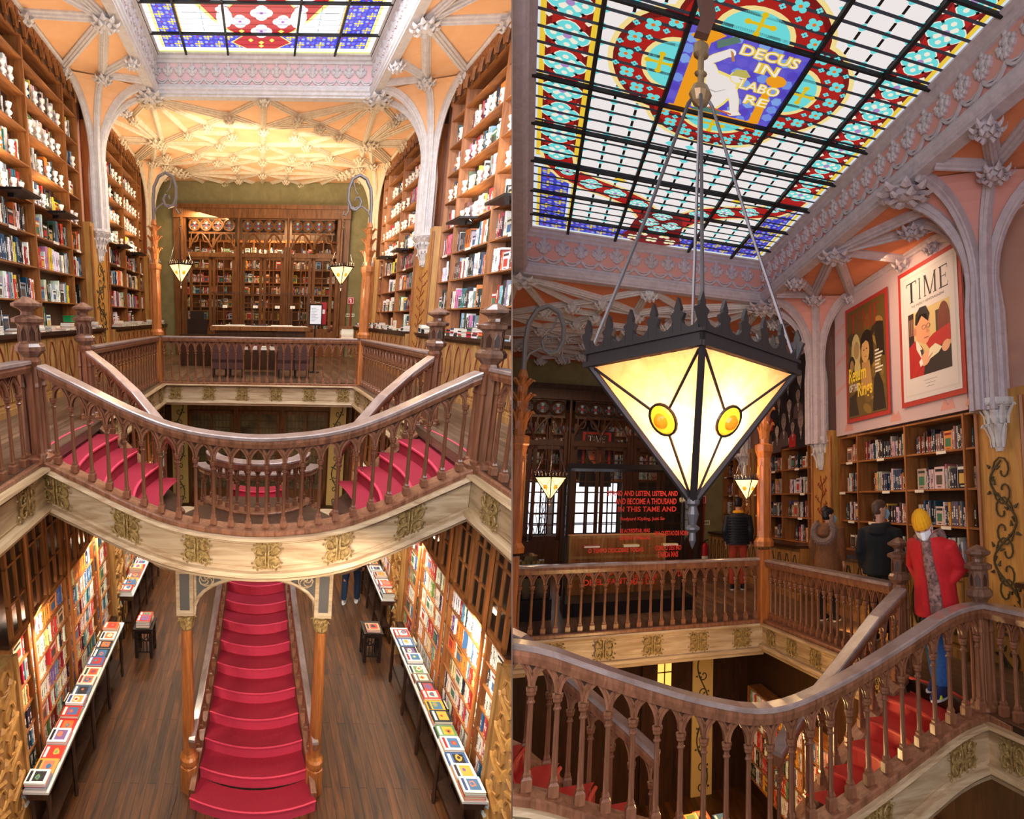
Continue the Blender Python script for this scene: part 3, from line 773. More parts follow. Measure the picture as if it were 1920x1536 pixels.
# ceiling: peach panels with a big opening for the skylight
CZ = 6.4; SX = 2.42; SY = 11.3
b = MB('peach_plaster')
for q in ([(-4.5, 1), (-SX, 1), (-SX, SY), (-4.5, SY)], [(SX, 1), (4.5, 1), (4.5, SY), (SX, SY)], [(-4.5, SY), (4.5, SY), (4.5, 18.6), (-4.5, 18.6)]):
    b.prism(q, lambda u, v: (u, v, CZ), lambda u, v: (u, v, CZ+.1))
struct('ceiling', b, H)
# skylight well: frieze walls with cornice mouldings
GZ = 7.18
b = MB(['frieze_pink', 'white_plaster'])
path = [(-SX, 1, 0), (-SX, SY, 0), (SX, SY, 0), (SX, 1, 0)]
b.sweep(path, [(0, CZ+.1), (0, GZ), (-.12, GZ), (-.12, CZ+.1)])
b.mat('white_plaster')
b.sweep(path, [(-.16, CZ-.06), (-.16, CZ+.02), (-.12, CZ+.1), (0, CZ+.12), (0, CZ+.2), (.035, CZ+.18), (.035, CZ+.14), (.07, CZ+.12), (.07, CZ+.07), (.045, CZ+.04), (.045, CZ-.01), (.02, CZ-.03), (.02, CZ-.06)])
b.sweep(path, [(0, GZ-.18), (.03, GZ-.17), (.03, GZ-.12), (.07, GZ-.1), (.07, GZ-.05), (.12, GZ-.03), (.12, GZ+.02), (0, GZ+.02)])
f1 = lambda s, z, n=0: (-SX+s, SY-n, z); lace(b, f1, 0.0, 2*SX, CZ+.2, GZ-.2, 18)
f2 = lambda s, z, n=0: (-SX+n, SY-s, z); lace(b, f2, 0.1, 6.3, CZ+.2, GZ-.2, 22)
f3 = lambda s, z, n=0: (SX-n, SY-s, z); lace(b, f3, 0.1, 6.3, CZ+.2, GZ-.2, 22)
struct('trim_92', b, H)

# ---- stained glass helpers
def flower(m, f, cx, cy, r, z, petals=4, c=(120, 214, 226), cc=(240, 130, 40), ph=0):
    m.col(c)
    for k in range(petals):
        a = ph+2*pi*k/petals; u, v = cx+r*.55*cos(a), cy+r*.55*sin(a)
        m.quad(*[f(u+r*.42*cos(2*pi*j/9), v+r*.42*sin(2*pi*j/9), z) for j in range(9)])
    m.col(cc); m.quad(*[f(cx+r*.24*cos(2*pi*j/8), cy+r*.24*sin(2*pi*j/8), z+.001) for j in range(8)])
def disc(m, f, cx, cy, r, z, c, n=20, ry=None):
    m.col(c); ry = ry or r; m.quad(*[f(cx+r*cos(2*pi*j/n), cy+ry*sin(2*pi*j/n), z) for j in range(n)])
def rect(m, f, x0, y0, x1, y1, z, c): m.col(c); m.quad(f(x0, y0, z), f(x1, y0, z), f(x1, y1, z), f(x0, y1, z))
def blue_field(m, ld, f, x0, y0, x1, y1, z, d=.18, seed=1):
    """blue ground of small petals with yellow cross-flowers"""
    r = random.Random(seed); rect(m, f, x0, y0, x1, y1, z, (60, 62, 190))
    nx, ny = max(1, round((x1-x0)/d)), max(1, round((y1-y0)/d)); dx, dy = (x1-x0)/nx, (y1-y0)/ny
    for i in range(nx):
        for j in range(ny):
            cx, cy = x0+dx*(i+.5), y0+dy*(j+.5)
            for k in range(4):
                a = pi/4+k*pi/2; disc(m, f, cx+dx*.34*cos(a), cy+dy*.34*sin(a), dx*.17, z+.001, (150, 160, 226) if (i+j+k) % 2 else (92, 96, 216), 7, dy*.17)
            if (i+j) % 2 == 0:
                for (u, v, q, w) in ((.3, 0, .17, .1), (-.3, 0, .17, .1), (0, .3, .1, .17), (0, -.3, .1, .17), (0, 0, .14, .14)):
                    disc(m, f, cx+dx*u, cy+dy*v, dx*q, z+.002, (236, 206, 40) if k % 2 else (206, 190, 30), 6, dy*w)
            else: disc(m, f, cx, cy, dx*.1, z+.002, (190, 50, 60), 6, dy*.1)
def hex_field(m, ld, f, x0, y0, x1, y1, z, dx=.3, dy=.22, white=(232, 240, 238), tint=(110, 214, 222), hl=True, q=.17):
    """white octagon quarries with small turquoise diamonds at the corners"""
    rect(m, f, x0, y0, x1, y1, z, white)
    nx, ny = max(1, round((x1-x0)/dx)), max(1, round((y1-y0)/dy)); dx, dy = (x1-x0)/nx, (y1-y0)/ny
    for j in range(ny+1):
        for i in range(nx+1):
            cx, cy = x0+dx*i, y0+dy*j
            p = [(cx-dx*q, cy), (cx, cy-dy*q), (cx+dx*q, cy), (cx, cy+dy*q)]
            p = [(min(max(u, x0), x1), min(max(v, y0), y1)) for u, v in p]
            m.col(tint); m.quad(*[f(u, v, z+.001) for u, v in p])
            if i < nx and j and hl: ld.append(((cx+dx*q, cy), (cx+dx*(1-q), cy)))
            if j < ny and i: ld.append(((cx, cy+dy*q), (cx, cy+dy*(1-q))))
def leads(f, segs, z, w, name='lead'):
    b = MB(name)
    for (x0, y0), (x1, y1) in segs:
        dx, dy = x1-x0, y1-y0; L = sqrt(dx*dx+dy*dy)
        if L < 1e-6: continue
        nx, ny = -dy/L*w, dx/L*w
        b.quad(f(x0-nx, y0-ny, z), f(x1-nx, y1-ny, z), f(x1+nx, y1+ny, z), f(x0+nx, y0+ny, z))
    return b
def bars(f, xs, ys, y0, y1, x0, x1, w, t=.05):
    b = MB('lead')
    for x in xs: b.prism([(x-w, y0), (x+w, y0), (x+w, y1), (x-w, y1)], lambda u, v: f(u, v, .004), lambda u, v: f(u, v, t))
    for y in ys: b.prism([(x0, y-w*.8), (x1, y-w*.8), (x1, y+w*.8), (x0, y+w*.8)], lambda u, v: f(u, v, .004), lambda u, v: f(u, v, t))
    return b
# bright hall skylight: glass seen from below
gf = lambda u, v, n=0: (u, v, GZ-n)
gk = Kit(); m = MB('glass_lit'); ld = []
XS = [-2.36, -1.72, -.8, .62, 1.5, 2.2, 2.36]; x0, x1 = -2.36, 2.36; y0, y1 = 1.2, SY-.06
cols_ = [-2.36, -1.72, -.8, .66, 1.54, 2.36]
rect(m, gf, x0, y0, x1, y1, 0, (250, 250, 244))
rect(m, gf, x0, y1-.1, x1, y1, .001, (206, 214, 120))
blue_field(m, ld, gf, x0+.22, y1-.72, x1-.22, y1-.22, .001, .21, 3)
for s in (0, 1):
    a, c = (x0+.22, -1.72) if s == 0 else (1.54, x1-.22)
    blue_field(m, ld, gf, a, y1-3.6, c, y1-.74, .001, .22, 5+s)
    rect(m, gf, a-.04 if s else c, y1-3.6, a if s else c+.04, y1-.7, .002, (240, 170, 60))
    e = a-.06 if s == 0 else c; rect(m, gf, e, y1-3.6, e+.06, y1-.22, .002, (250, 220, 130))
for a, c in ((-1.66, -.8), (.66, 1.48)): hex_field(m, ld, gf, a, y1-3.6, c, y1-.76, .0015, .5, .2, (252, 252, 252), (190, 226, 236))
RED = (176, 36, 44); cx = -.07; cy = y1-1.0
ring = [(cx-.3, y1-.2), (cx-.6, y1-.42), (cx-.35, y1-.62), (cx-.62, y1-.8), (cx-.9, y1-1.15), (cx-1.25, y1-1.75), (cx-1.1, y1-1.8), (cx-.6, y1-1.5), (cx-.3, y1-1.9), (cx, y1-2.2), (cx+.3, y1-1.9), (cx+.6, y1-1.5), (cx+1.1, y1-1.8), (cx+1.25, y1-1.75), (cx+.9, y1-1.15), (cx+.62, y1-.8), (cx+.35, y1-.62), (cx+.6, y1-.42), (cx+.3, y1-.2)]
def fan(m, f, pts, z, c, cc=None):
    m.col(c); cc = cc or (sum(p[0] for p in pts)/len(pts), sum(p[1] for p in pts)/len(pts))
    for a, b_ in zip(pts, pts[1:]+pts[:1]): m.quad(f(*cc, z), f(*a, z), f(*b_, z))
fan(m, gf, [(cx+(u-cx)*1.08, v) for u, v in ring], .003, (244, 216, 120), (cx, y1-1.0)); fan(m, gf, ring, .004, RED, (cx, y1-1.0))
for dx_, dy_, r_ in ((0, -.8, .24), (-.42, -1.1, .22), (.42, -1.1, .22), (0, -1.35, .24), (-.75, -1.45, .14), (.75, -1.45, .14), (0, -1.85, .2)):
    for k in range(4):
        a = k*pi/2; disc(m, gf, cx+dx_+r_*.42*cos(a), y1+dy_+r_*.42*sin(a), r_*.5, .005, (250, 250, 250), 10)
    flower(m, gf, cx+dx_, y1+dy_, r_*.62, .006, 4, (214, 196, 232), (150, 90, 170), pi/4)
for dx_, dy_ in ((0, -.42), (-.22, -.5), (.22, -.5), (-.4, -.8), (.4, -.8), (0, -.3)): disc(m, gf, cx+dx_, y1+dy_, .06, .006, (246, 226, 100), 4)
for s in (-1, 1): disc(m, gf, cx+s*.72, y1-1.2, .16, .0055, (252, 252, 250), 12, .3)
gk.part('glass', m); gk.part('glazing_bar', bars(gf, cols_, [y1-.74, y1-1.68, y1-3.2, y1-4.7, y1-6.2, y1-7.7], y0, y1, x0, x1, .022))
rows = [((x0, y1-k*.17), (x1, y1-k*.17)) for k in range(1, 36)] + ld
gk.part('lead_came', leads(gf, rows, .009, .0045))
r = gk.put('window_1', H, (0, 0, 0), 'stained glass skylight with red floral arc and blue border over the bright hall', None); r['kind'] = 'structure'

# ---- ceiling ribs with leaf bosses
NODES = dict(a=(-2.6, 11.45), b=(-.85, 12.3), c=(-1.45, 12.8), d=(-2.05, 13.35), e=(-.85, 13.4), f=(-1.25, 14.1), g=(-2.9, 14.15), h=(-4.0, 14.1), i=(-4.0, 15.7), j=(-2.05, 14.95), k=(-.9, 15.05), l=(-1.45, 15.5), m=(-3.2, 16.0), n=(-.88, 16.0), o=(-2.75, 16.75), p=(-.85, 17.4), q=(-1.4, 18.0), r=(-2.0, 18.35), t=(-3.25, 12.4), C1=(0, 11.4), C2=(0, 13.0), C3=(0, 14.2), C4=(0, 15.4), C5=(0, 16.75), C6=(0, 18.3))
EDGES = 'a-b a-c a-d a-t t-g a-g b-C1 b-e b-c c-d d-e d-g g-h g-i g-m g-C3 c-C2 b-C2 e-f f-C3 f-j d-f j-g j-k j-l j-m k-C4 k-l k-C3 l-n l-o l-m m-o m-i n-C5 n-o n-k o-p o-q o-r p-C5 p-n p-q q-r q-C6 p-C6 C1-C2 C2-C3 C3-C4 C4-C5 C5-C6 o-C5 o-C4 a-C2'.split()
def rib_net(hall, xc, sxx, y0, sy, z, label, name, bright=True, ymax=99, far=None):
    k = Kit(); mname = 'cream_plaster' if bright else 'white_plaster'; b = MB(mname)
    T = lambda n, s: (xc+s*NODES[n][0]*-1*sxx, y0+(NODES[n][1]-11.3)*sy, z)
    done = set(); bosses = set()
    for e in EDGES:
        p, q = e.split('-')
        for s in (-1, 1):
            a_, b_ = T(p, s), T(q, s); key = tuple(sorted([tuple(np.round(a_, 2)), tuple(np.round(b_, 2))]))
            if key in done or max(a_[1], b_[1]) > ymax: continue
            done.add(key); rib(b, a_, b_, .8); bosses.add(a_); bosses.add(b_)
    k.part('rib', b)
    big = boss_mb(.24, mname); sm = boss_mb(.125, mname)
    for c in sorted(bosses):
        m = MB(mname); src = big if abs(c[1]-T('a', 1)[1]) < .1 and abs(abs(c[0]-xc)-2.6*sxx) < .1 or abs(abs(c[0]-xc)-2.75*sxx) < .1 else sm
        m.add(src); m.v = [(v[0]+c[0], v[1]+c[1], v[2]+c[2]-.06) for v in src.v]; k.part('leaf_boss', m)
    r = k.put(name, hall, (0, 0, 0), label, None)
    if r: r['kind'] = 'structure'
rib_net(HA, 0, 1, 11.3, 1, CZ, 'net of moulded ribs with leaf bosses on the peach ceiling of the bright hall', 'trim_93')
# side strips of the ceiling beside the skylight and fan ribs over the pilasters
def side_ribs(hall, xc, W_, sx, z, ys, zsp, name, mname, wall, sgs=(-1, 1), web='peach_plaster', bossx=.55):
    k = Kit(); rb = MB(mname); wb = MB(web); bs = []
    for s in sgs:
        X = lambda t: xc+s*(sx+(W_-sx)*t)
        for y in ys:
            o = (X(.86), y, zsp)
            # fan: ribs curve from the shaft top to ceiling nodes
            ends = [(X(1.0), y-1.0, z-.02), (X(.55), y-.7, z), (X(.05), y-.25, z), (X(.05), y+.3, z), (X(.55), y+.8, z), (X(1.0), y+1.1, z-.02)]
            curves = []
            for e in ends:
                dd = np.array([e[0]-o[0], e[1]-o[1]]); dd = dd/np.linalg.norm(dd)*.13; zb = zsp-1.5; pts = [(o[0]+dd[0], o[1]+dd[1], zb+(zsp-zb)*q/4) for q in range(4)]
                for i in range(11):
                    t = i/10; h = 1-cos(t*pi/2); v = sin(t*pi/2)
                    pts.append((o[0]+dd[0]+(e[0]-o[0]-dd[0])*h, o[1]+dd[1]+(e[1]-o[1]-dd[1])*h, o[2]+(e[2]-o[2])*v))
                curves.append(pts)
                rb.tube(pts, .08, 6); rb.tube([(p[0]+dd[0]*.5*(1 if i < 4 else .6), p[1]+dd[1]*.5*(1 if i < 4 else .6), p[2]-.07*max(0, i-3)/11) for i, p in enumerate(pts)], .045, 6)
            for ca, cb in zip(curves, curves[1:]):
                for i in range(4, 13): wb.quad(ca[i], ca[i+1], cb[i+1], cb[i])
            for e in (ends[1], ends[4]): bs.append((e, .16))
            bs.append(((X(.03), y+.02, z), .26)); bs += [(ends[0], .14), (ends[5], .14)]
            nxt = y-5.15
            n1, n2 = ends[1], (X(.12), y-2.5, z); w1 = (X(1), y-2.6, z)
            for a_, b_ in ((ends[0], (X(1), y-2.6, z)), (n1, (X(.05), y-1.3, z)), (n1, n2), (ends[0], n2), (n2, w1), (n1, (X(.05), y-.5, z)), (n2, (X(1), nxt+1.1, z)), (n2, (X(.55), nxt+.8, z)), (w1, (X(1), nxt+1.1, z))):
                rib(rb, a_, b_, .9)
            bs += [((X(.05), y-1.3, z), .14), (n2, .2), (w1, .16)]
    k.part('rib', rb); 
    for c, r_ in bs:
        m = boss_mb(r_, mname); m.v = [(v[0]+c[0], v[1]+c[1], v[2]+c[2]-.05) for v in m.v]; k.part('leaf_boss', m)
    k.part('web', wb)
    r = k.put(name, hall, (0, 0, 0), 'fan ribs springing from the pilasters up to the skylight', None)
    if r: r['kind'] = 'structure'
side_ribs(HA, 0, 4.03, 2.5, CZ, (11.15, 6.0), 4.95, 'trim_94', 'white_plaster', None)
side_ribs(HA, 0, 4.03, 2.9, CZ, (16.4,), 4.95, 'trim_95', 'cream_plaster', None)

# ---- galleries: bookcases, cabinets, pilasters on both sides
LV = [1.22, 1.74, 2.33, 2.88, 3.43, 4.0, 4.56, 5.12, 5.66]
side_word = {-1: 'left', 1: 'right'}
SECT = [([6.15, 6.86, 8.43, 10.0, 10.66], 'near'), ([11.68, 12.4, 13.9, 15.5, 16.0], 'middle'), ([16.9, 17.85], 'far')]
bust = MB('bust_plaster'); bust.smooth = True
bust.lathe([(.034, 0), (.036, .02), (.018, .035), (.02, .05), (.05, .07), (.058, .09), (.035, .12), (.022, .135), (.024, .15), (.04, .165), (.046, .19), (.044, .22), (.026, .245), (.004, .252)], n=10)
bust.lathe([(.004, 0), (.012, .006), (.014, .02), (.004, .03)], (0, -.044, .175), n=5)
for q in range(6):
    a = q*pi/3; bust.lathe([(.006, -.015), (.02, 0), (.018, .02), (.005, .03)], (.034*cos(a), .034*sin(a)+.01, .215), n=6)
BK = Kit(); BC = {}
def put_bust(p, lab, grp):
    st = crosses(bust, HA, p)
    if st == 0: return
    if 'A' not in BC: BC['A'] = mesh_from(bust, HA, p, clip=False)
    me = BC['A'] if st == 2 else mesh_from(bust, HA, p)
    if me is None: return
    w = HA.w(p); u, v, z = pixel(w)
    if v < -15 or u < -15: return
    o = link('plaster_bust', me, None, w); tag(o, lab, 'bust', grp)
for s in (-1, 1):
    sw = side_word[s]
    for ys, pos in SECT:
        bookcase(HA, s*4.03, s, ys, LV, 6.0, 'tall brown wooden bookcase, %s one along the %s wall of the bright hall' % (pos, sw))
        for li, z in enumerate(LV[:-1]):
            for bi, (a, c) in enumerate(zip(ys, ys[1:])):
                hm = LV[li+1]-z; w = 'on the %s %s bookcase, %s' % (pos, sw, ['counter level', 'lowest shelf', 'second shelf', 'third shelf', 'first bust shelf', 'second bust shelf', 'third bust shelf', 'top bust shelf'][li])
                full = .95 if R.random() < .6 else R.uniform(.6, .95)
                if li == 0: full = R.uniform(.2, .6)
                fill_shelf(HA, s*4.03, s, a+.02, c-.02, z+.002, min(hm-.04, .46), w, PALA, full, setback=.1 if li > 3 else .04)
                if li >= 4:
                    y = a+.16
                    while y < c-.1:
                        if R.random() < .8: put_bust((s*4.07, y+R.uniform(-.04, .04), z+.002), 'white plaster bust %s' % w, 'plaster busts '+w)
                        y += R.uniform(.24, .34)
        # picture light trays
        for a, c in list(zip(ys, ys[1:]))[1:3]:
            b = MB('iron_dark'); b.box((min(-s*.02, -s*.36), 0, 0), (max(-s*.02, -s*.36), .62, .04)); b.box((min(0, -s*.1), .25, -.05), (max(0, -s*.1), .33, 0))
            single('picture_light', b, HA, (s*4.03, (a+c)/2-.3, 3.36), 'black tray light over the %s bay of the %s %s bookcase' % ('nearer' if a == ys[1] else 'farther', pos, sw), 'light')
        for a, c in zip(ys, ys[1:]):
            b = MB('pages'); b.box((min(0, -s*.006), 0, 0), (max(0, -s*.006), .24, .05)); 
            single('shelf_label', b, HA, (s*4.018, (a+c)/2-.12, 2.84), 'small cream category label on the %s %s bookcase rail' % (pos, sw), 'label', 'category labels on the %s %s bookcase' % (pos, sw))
        # gothic frieze on top
        b = MB(['shelf_wood', 'dark_wood']); f = lambda q, z, n=0: (-s*n, q, z); L = ys[-1]-ys[0]; na = int(L/.3); d = L/na
        b.mat('dark_wood'); b.box((min(0, s*.3), 0, -.02), (max(0, s*.3), L, .36)); b.mat('shelf_wood')
        for i in range(na):
            c0 = d*(i+.5); pts = [(c0-d*.44*cos(pi*t/8), .02+.22*sin(pi*t/8)) for t in range(9)]
            for (u0, v0), (u1, v1) in zip(pts, pts[1:]): b.prism([(u0, v0), (u1, v1), (u1, .37), (u0, .37)], lambda u, v: f(u, v, .0), lambda u, v: f(u, v, .04))
            b.tube([f(u, v, .05) for u, v in pts], .016, 4)
            for e in (-1, 1): b.lathe([(.004, -.1), (.024, -.06), (.024, -.02), (.01, .02)], f(c0+e*d*.5, .02, .02), n=5)
        single('carved_frieze', b, HA, (s*4.03, ys[0], 6.0), 'carved gothic arch frieze on top of the %s %s bookcase' % (pos, sw), 'frieze')
        # base cabinet with gothic doors
        k = Kit(); b = MB('cabinet_wood'); b.box((min(0, s*.6), 0, 0), (max(0, s*.6), L, 1.14)); b.box((min(-s*.05, s*.2), -.0, 0), (max(-s*.05, s*.2), L, .1)); b.box((min(-s*.035, s*.2), 0, .1), (max(-s*.035, s*.2), L, .15)); k.part('body', b)
        nd = max(2, round(L/.42)); d = L/nd
        for i in range(nd):
            m = MB(['cabinet_wood', 'vine_red']); c0 = d*(i+.5); w = d*.42
            m.box((min(-s*.0, -s*.02), c0-w, .2), (max(-s*.0, -s*.02), c0+w, 1.08))
            for e in (-1, 1):
                m.mat('vine_red'); m.tube([(-s*.03, c0+e*w*.1, .3), (-s*.03, c0+e*w*.62, .5), (-s*.03, c0+e*w*.68, .75), (-s*.03, c0+e*w*.4, .93), (-s*.03, c0+e*w*.12, 1.02)], .012, 4)
                m.mat('cabinet_wood'); m.tube([(-s*.02, c0+e*w, .2), (-s*.02, c0+e*w, 1.08)], .022, 4)
            k.part('door', m)
        b = MB('counter_dark'); b.box((min(-s*.1, s*.6), -.0, 1.14), (max(-s*.1, s*.6), L, 1.2)); b.box((min(-s*.06, 0), 0, 1.1), (max(-s*.06, 0), L, 1.14)); k.part('counter_top', b)
        k.put('cabinet', HA, (s*3.72, ys[0], 0), 'oak base cabinet with gothic doors under the %s %s bookcase' % (pos, sw), 'cabinet')
        # books lying on the counter
        y = ys[0]+.05
        while y < ys[-1]-.2:
            w_ = R.uniform(.13, .2)
            if R.random() < .88: stack_flat(HA, s*3.67 if s > 0 else -3.67-.2, y, 1.202, .2, w_, R.choice([1, 2, 3, 4, 5, 6]), 'in the stacks on the %s %s counter' % (pos, sw), PALA)
            y += w_+R.uniform(.01, .05)
    for y, nm in ((11.17, 'nearer'), (16.45, 'farther'), (5.6, 'nearest')):
        if y == 5.6: continue
        pilaster(HA, s*3.86, y, s, '%s white clustered pilaster with leafy capital on the %s wall of the bright hall' % (nm, sw), 5.15, 2.72, 3.45, w=.26, panel_w=.98 if y < 12 else .85, vine='vine_dark' if s < 0 else 'vine_red')
b = MB('col'); b.col((30, 140, 72)); b.box((0, 0, 0), (.16, .42, .11)); b.box((-.01, -.01, .11), (.17, .43, .125))
single('green_box', b, HA, (-4.0, 9.25, 1.35), 'bright green box on books at the left near bookcase', 'box')
b = MB('pages'); b.box((0, 0, 0), (.03, .22, .24)); b.mat('vine_dark'); b.tube([(-.002, .11+.05*cos(a/2), .12+.06*sin(a/2)) for a in range(14)], .004, 4)
single('cream_card', b, HA, (3.75, 12.7, 1.23), 'square cream card with a ring mark standing on the right counter', 'card')

# ---- railings, newels, bowl of the staircase
xs_, zs_ = [0, .75, 1.2, 1.7, 2.0, 2.2], [-.69, -.615, -.465, -.225, -.08, 0.0]
def bowl_pt(x, c=0, w=1.0, y=4.5, bulge=.12):
    t = min(abs(x-c)/w, 2.2); z = float(np.interp(t, xs_, zs_)); z2 = sum(float(np.interp(min(max(t+e, 0), 2.2) if t+e > 0 else -(t+e), xs_, zs_)) for e in (-.25, -.12, 0, .12, .25))/5
    return (x, y-bulge*(1-(t/2.2)**2), z2 if t < 2.05 else z)
bowl = [bowl_pt(x) for x in np.linspace(-2.2, 2.2, 41)]
railing(HA, bowl, 'curved sagging staircase railing with gothic balusters across the bright hall foreground', H=1.0, sp=.182, ends=(.1, .1))
fascia(HA, bowl, .7, h=.5, ztop=-.055, side=1, first=.11)
nk = newel_kit()
for s in (-1, 1):
    sw = side_word[s]
    nk.put('newel_post', HA, (s*2.31, 4.52, 0), 'big octagonal newel post at the %s end of the sagging stair railing' % sw, 'newel post')
    nk.put('newel_post', HA, (s*2.5, 6.45, 0), 'octagonal newel post behind, where the %s gallery railing begins' % sw, 'newel post')
    railing(HA, [(s*2.4, 2.5, 0), (s*2.33, 4.4, 0)], 'near stretch of gallery railing running off at the %s of the bright hall' % sw, ends=(.1, .14))
    fascia(HA, [(s*2.33, 2.5, 0), (s*2.3, 4.45, 0)], .7, side=1 if s < 0 else -1, first=.2, wood='pale_oak_y')
    railing(HA, [(s*2.5, 6.6, 0), (s*2.36, 10.35, 0)], 'long side railing of the gallery on the %s of the bright well' % sw, wood='rail_wood', ends=(.1, .1))
    fascia(HA, [(s*2.42, 6.55, 0), (s*2.32, 10.42, 0)], .72, side=1 if s < 0 else -1, wood='pale_oak_y')
    # inner stair railing going down from the second newel
    inner = [(s*x, y, z) for x, y, z in ((2.42, 6.38, 0.02), (2.1, 6.3, -.2), (1.7, 6.1, -.5), (1.35, 5.9, -.84), (1.05, 5.75, -1.15))]
    railing(HA, inner, 'inner railing dropping from the %s second newel down the stair' % sw, H=.98, ends=(.12, .05))
    b = MB('rail_wood'); b.sweep([tuple(np.array(p)-np.array(inner[0])) for p in inner], [(-.05, -.42), (-.05, -.02), (.05, -.02), (.05, -.42)] )
    single('stair_stringer', b, HA, inner[0], 'dark sloping stringer under the %s inner stair railing' % sw, 'stringer')
    # red upper flight
    k = Kit(); c = MB(['carpet_red', 'carpet_edge_lit', 'dark_wood'])
    st = [(2.36, 0), (1.98, -.17), (1.68, -.34), (1.36, -.51), (1.06, -.68)]
    for i, (x, z) in enumerate(st[:-1]):
        xn, zn = st[i+1]
        def edge(xx, zz, dz=0): return [(s*(xx+.10*sin(pi*t/8)), 4.56+(6.2-.12*i-4.56)*t/8, zz+dz) for t in range(9)]
        a0 = edge(x, z); a1 = edge(x, zn); a2 = edge(xn, zn)
        for t in range(8):
            c.mat('carpet_red'); c.quad(a0[t], a0[t+1], a1[t+1], a1[t]); c.quad(a1[t], a1[t+1], a2[t+1], a2[t])
        c.mat('carpet_edge_lit'); c.tube([(p[0]-s*.0, p[1], p[2]-.012) for p in a0], .02, 6)
    k.part('carpet', c)
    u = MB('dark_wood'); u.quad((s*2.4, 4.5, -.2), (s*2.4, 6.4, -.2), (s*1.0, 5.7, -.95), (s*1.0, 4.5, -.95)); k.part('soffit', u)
    k.put('upper_stair_flight', HA, (0, 0, 0), 'red carpeted upper steps going down from the %s newel posts' % sw, 'stairs')
far_path = [(-2.36, 10.47, 0), (2.36, 10.47, 0)]
railing(HA, far_path, 'straight railing across the far end of the bright well', wood='rail_wood', ends=(.12, .12))
fascia(HA, [(-2.36, 10.5, 0), (2.36, 10.5, 0)], .75, side=1)
# landing behind the bowl
b = MB(['dark_wood', 'carpet_red']); b.prism([(-1.06, 4.5), (1.06, 4.5), (1.06, 5.6), (.5, 6.3), (-.5, 6.3), (-1.06, 5.6)], lambda u, v: (u, v, -1.13), lambda u, v: (u, v, -1.18)); b.mat('carpet_red'); b.prism([(-.5, 4.6), (.5, 4.6), (.4, 5.3), (-.4, 5.3)], lambda u, v: (u, v, -1.115), lambda u, v: (u, v, -1.13)); 
single('stair_landing', b, HA, (0, 0, 0), 'dark landing with red carpet where the stairs meet behind the sagging railing', 'landing')
oval = [(.68*sin(a), 6.3+.55*cos(a)*-1, -1.1) for a in np.linspace(-pi/2*.95, pi/2*.95, 15)]
railing(HA, oval, 'small oval railing seen through the sagging balusters', H=.7, sp=.15, ends=(.05, .05))
oval2 = [(1.0*sin(a), 7.6-.5*cos(a), -1.75) for a in np.linspace(-pi*.5, pi*.5, 13)]
railing(HA, oval2, 'lower curved railing further behind the oval railing', H=.72, sp=.16, ends=(.05, .05))

# ---- main flight from the lower floor
k = Kit(); c = MB(['carpet_red', 'carpet_edge_lit'])
def hw(i): return .47+.25*max(0, 1-i/9.5)**1.5
NS = 16
for i in range(NS):
    y = 4.46+.252*i; z = -4.5+.17*i; w = hw(i); w2 = hw(i+1); bow = .13
    fr = lambda yy, zz, ww: [(ww*t/5, yy-bow*(1-(t/5)**2)*(1.2 if i == 0 else 1), zz) for t in range(-5, 6)]
    a0, a1, a2 = fr(y, z, w+(.06 if i == 0 else 0)), fr(y, z+.17, w+(.06 if i == 0 else 0)), fr(y+.252, z+.17, w2)
    for t in range(10):
        c.mat('carpet_edge_lit'); c.quad(a0[t], a0[t+1], a1[t+1], a1[t]); c.mat('carpet_red'); c.quad(a1[t], a1[t+1], a2[t+1], a2[t])  # risers in the lit red, treads in the red darkened for shade
    c.mat('carpet_edge_lit'); c.tube([(p[0], p[1]-.004, p[2]-.012) for p in a1], .014, 6)
k.part('carpet', c)
for s in (-1, 1):
    sb = MB('rail_wood'); pts = [(s*(hw(i)+.04), 4.5+.252*i, -4.5+.17*i+.1) for i in range(NS)]
    sb.sweep(pts, [(-.035, -.25), (-.035, .12), (.035, .12), (.035, -.25)]); k.part('stringer', sb)
k.put('lower_stair_flight', HA, (0, 0, 0), 'main red carpeted flight rising from the lower floor between two columns', 'stairs')
for s in (-1, 1):
    pts = [(s*(hw(i)+.05), 4.62+.252*i, -4.5+.17*i+.26) for i in range(NS)]
    railing(HA, pts, 'weathered low railing on the %s side of the main red flight' % side_word[s], H=.58, sp=.17, ends=(.1, .1), tk=.5)
# columns and carved bracket arch below the bowl
for s in (-1, 1):
    k = Kit(); b = MB('post_wood')
    b.lathe([(.12, -4.5), (.12, -4.12), (.1, -4.1)], n=6); b.lathe([(.1, -4.12), (.112, -4.06), (.112, -4.0), (.09, -3.97), (.075, -3.93), (.072, -3.2), (.066, -2.15)], n=16); k.part('shaft', b)
    b = MB('carved_gold'); b.lathe([(.068, -2.15), (.085, -2.12), (.085, -2.0), (.075, -1.97), (.1, -1.93), (.1, -1.9)], n=12); leaf_ring(b, (0, 0, 0), .07, .1, -2.13, -1.98, 8, .02); k.part('capital', b)
    b = MB(['post_wood', 'lead']); b = MB(['pale_oak', 'slate_inlay']) if 'slate_inlay' in MATS else MB(['pale_oak', mat('slate_inlay', (92, 86, 80), .6).name])
    b.box((-.1, -.1, -1.92), (.1, .1, -1.3)); b.mat('slate_inlay'); b.box((-.055, -.108, -1.84), (.055, -.1, -1.38)); k.part('post_block', b)
    k.put('column', HA, (s*.8-.02, 4.72, 0), 'turned wooden column carrying the %s end of the arch over the red flight' % side_word[s], 'column')
k = Kit(); b = MB(['pale_oak', 'slate_inlay'])
arc = [(.72*cos(pi*t/16), -1.92+.5*sin(pi*t/16)**.8) for t in range(17)]
